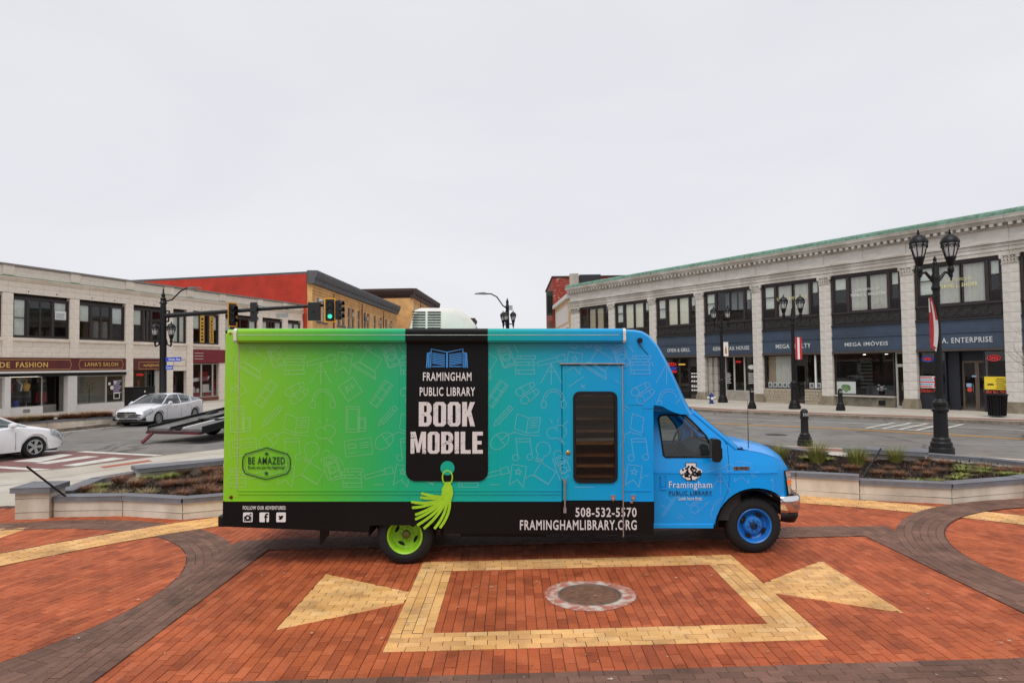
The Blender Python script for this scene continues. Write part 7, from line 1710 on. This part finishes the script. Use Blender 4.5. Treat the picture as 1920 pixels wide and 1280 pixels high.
# ================================================================== planting
def tuft_mesh(name, n, h, spread, wd, mt, seed, droop=0.5):
    r = random.Random(seed); b = MB()
    for k in range(n):
        a = r.uniform(0, 2*pi); d = spread*sqrt(r.random())*0.35; l_ = h*r.uniform(0.55, 1.1); o = spread*r.uniform(0.3, 1.0)
        x, y = d*cos(a), d*sin(a); a2 = a+r.uniform(-.6,.6); px, py = -sin(a2)*wd/2, cos(a2)*wd/2
        P = []
        for t in (0, .4, .75, 1):
            rr_ = o*t**1.6; zz = l_*(t-droop*0.45*t*t*r.uniform(.6,1.2)); P.append((x+rr_*cos(a2), y+rr_*sin(a2), zz, 1-t*0.85))
        k0 = len(b.v)
        for q in P: b.v += [(q[0]-px*q[3], q[1]-py*q[3], q[2]), (q[0]+px*q[3], q[1]+py*q[3], q[2])]
        for i in range(3): b.f.append((k0+2*i, k0+2*i+1, k0+2*i+3, k0+2*i+2))
    o = b.build(name, mt, recalc=False); me = o.data; bpy.data.objects.remove(o); return me
def leaf_mat(name, cs):
    m = bpy.data.materials.new(name); m.use_nodes = True; MATS[name] = m; n = m.node_tree.nodes; l = m.node_tree.links; p = n['Principled BSDF']; p.inputs['Roughness'].default_value = 0.65
    g = n.new('ShaderNodeNewGeometry'); r = n.new('ShaderNodeValToRGB'); e = r.color_ramp.elements
    while len(e) < len(cs): e.new(0.5)
    for i, c in enumerate(cs): e[i].position = i/(len(cs)-1); e[i].color = lin(c)
    l.new(g.outputs['Random Per Island'], r.inputs[0]); l.new(r.outputs[0], p.inputs['Base Color']); return m
GG = leaf_mat('grass_green', [(78,96,36),(112,124,50),(140,140,66),(150,120,70)]); GB = leaf_mat('grass_brown', [(92,58,40),(126,82,56),(150,106,72),(110,72,46)]); GS = leaf_mat('grass_straw', [(150,130,90),(176,158,116),(128,100,72),(120,120,66)]); GL_ = leaf_mat('sedum_lime', [(104,118,46),(140,148,64),(96,104,46),(132,106,62)])
TM = {'green': [tuft_mesh('grass_clump', 520, 0.44, 0.26, 0.0055, GG, s_) for s_ in (1, 2)], 'brown': [tuft_mesh('grass_clump', 380, 0.22, 0.24, 0.007, GB, s_, 0.9) for s_ in (3, 4, 5)], 'straw': [tuft_mesh('grass_clump', 300, 0.22, 0.20, 0.007, GS, s_, 0.8) for s_ in (6, 7)], 'lime': [tuft_mesh('sedum_plant', 260, 0.12, 0.15, 0.014, GL_, s_, 0.7) for s_ in (8, 9)]}
rp_ = random.Random(31)
def plant(kind, x, y, z, label, group, s=1.0):
    me = rp_.choice(TM[kind]); o = bpy.data.objects.new('sedum_plant' if kind == 'lime' else 'grass_clump', me); C.objects.link(o)
    k = s*rp_.uniform(0.85, 1.15); o.location = (x, y, z); o.rotation_euler = (0, 0, rp_.uniform(0, 6.28)); o.scale = (k, k, k*rp_.uniform(.9,1.1))
    return tag(o, label, 'plant' if kind == 'lime' else 'grass', group)
zs_ = 0.25
for x, y in ((-7.88,13.08),(-7.64,12.62),(-7.5,13.95),(-7.15,13.95),(-7.1,14.2)): plant('lime', x, y, zs_, 'lime green sedum in the left planter', 'lime sedums, left planter', 1.35)
for x, y in ((-7.41,12.27),(-6.98,12.2),(-6.50,12.15)): plant('straw', x, y, zs_, 'straw coloured grass clump in a row at the front of the left planter', 'straw clumps, left planter')
for x, y in ((-5.82,12.05),(-5.6,12.4),(-5.3,12.2),(-6.55,13.05),(-6.2,13.2),(-5.82,13.3),(-6.86,15.0),(-7.8,13.6),(-7.85,12.65),(-6.5,14.6),(-6.0,14.2),(-5.4,14.4),(-5.2,13.4),(-6.3,14.9),(-5.7,15.0),(-4.8,13.0),(-7.2,13.1),(-7.0,14.6),(-4.6,14.0),(-4.4,15.0)): plant('brown', x, y, zs_+0.02, 'brown dry grass clump in the dark mulch of the left planter', 'brown grass clumps, left planter', 1.1)
for x, y in ((6.05,15.6),(6.62,14.95),(7.2,14.4),(8.2,14.75),(5.5,16.4)): plant('green', x, y, zs_, 'tall green grass clump in the right planter behind the blue hood', 'green grass clumps, right planter', 1.22)
for x, y in ((7.23,12.35),(7.62,12.35),(8.12,12.6),(8.5,13.0),(8.75,13.4),(9.14,13.97),(9.33,13.6),(9.3,13.0),(9.5,12.95),(9.05,13.3),(6.6,15.4),(7.0,15.3)): plant('lime', x, y, zs_, 'lime green sedum in the right planter', 'lime sedums, right planter', 1.25)
for x, y in ((7.07,13.34),(7.36,13.12),(7.93,13.16),(6.35,13.81),(8.9,14.9),(8.5,14.3),(9.58,13.5),(9.51,13.9),(7.6,13.9),(8.1,13.8),(6.0,14.3),(7.7,14.9),(9.1,14.5),(8.4,13.6),(5.7,14.9),(9.8,13.3),(10.0,13.6),(6.9,14.0)): plant('brown', x, y, zs_+0.01, 'low brown grass clump in the dark mulch of the right planter', 'brown grass clumps, right planter', 0.78)
for k in range(44):
    u = rp_.random(); v = rp_.uniform(0.25, 0.9); x = -22.2+(3.4)*u-0.8*v*0.8; y = 26.9+5.5*u+0.45*v
    plant('straw' if 0.35 < u < 0.6 and k % 2 else 'brown', x, y, 0.32, 'dry grass clump in the long planter before the maroon shop signs', 'grass clumps, far left planter', 1.9)
for k in range(14):
    u = k/13; plant('brown', -16.9+2.2*u+rp_.uniform(-.3,.3), 41.5+8*u, 0.05, 'dry grass clump in the bed behind the silver sedan', 'grass clumps behind the silver sedan', 1.5)
# tangled low growth and dead leaves over the mulch
def cover(label, poly, n, seed, z):
    r = random.Random(seed); b = MB(); xs = [p[0] for p in poly]; ys = [p[1] for p in poly]; k = 0
    def inside(x, y):
        c = False
        for i in range(len(poly)):
            (x0, y0), (x1, y1) = poly[i], poly[i-1]
            if (y0 > y) != (y1 > y) and x < (x1-x0)*(y-y0)/(y1-y0)+x0: c = not c
        return c
    while k < n:
        cx, cy = r.uniform(min(xs), max(xs)), r.uniform(min(ys), max(ys))
        if not inside(cx, cy): continue
        for q in range(r.randint(4, 14)):
            x, y = cx+r.gauss(0, .09), cy+r.gauss(0, .09); a = r.uniform(0, 6.28); l_ = r.uniform(.02, .09); w_ = r.uniform(.004, .014); h = r.uniform(.0, .07)
            zz = z+r.uniform(-.01, .05); dx, dy = cos(a)*l_, sin(a)*l_; px, py = -sin(a)*w_, cos(a)*w_
            b.add([(x-px, y-py, zz), (x+px, y+py, zz), (x+dx, y+dy, zz+h)], [(0,1,2)]); k += 1
    return tag(b.build('ground_cover', leaf_mat('ground_cover_%d' % seed, [(56,40,31),(84,58,42),(74,64,40),(100,74,52),(50,38,31),(80,72,46)]), recalc=False), label, 'ground cover', kind='stuff')
cover('tangled brown low growth over the mulch of the left planter', [(-7.6,12.05),(-6.7,12.1),(-5.5,11.8),(-4.3,12.35),(-3.5,13.1),(-3.5,15.8),(-6.3,15.2),(-7.5,14.1),(-8.1,13.5),(-7.9,12.5)], 5200, 51, 0.25)
cover('tangled brown low growth over the mulch of the right planter', [(4.6,13.4),(6.3,12.75),(7.5,12.2),(9.0,12.6),(10.4,13.2),(10.6,13.6),(10.0,14.7),(9.3,15.3),(7.4,16.2),(6.6,18.0),(6.2,18.7),(5.5,17.8)], 6000, 52, 0.25)
# fallen leaves and bits of grit on the bricks, too many to count
lb = MB(); rl_ = random.Random(77)
for k in range(150):
    y = rl_.uniform(5.3, 11.5); x = rl_.uniform(-0.72, 0.72)*y; s_ = rl_.uniform(0.006, 0.02); a = rl_.uniform(0, pi)
    lb.add([(x+s_*cos(a+q)*(1 if q % 2 < 1 else .6), y+s_*sin(a+q), 0.034+rl_.uniform(0, .003)) for q in (0, 1.2, 2.6, 4.1)], [(0,1,2,3)])
tag(lb.build('litter_specks', mat('speck_pale', (176,160,146), 0.9, var=0.3, scale=3), recalc=False), 'pale specks of grit scattered over the brick plaza', 'grit', kind='stuff')
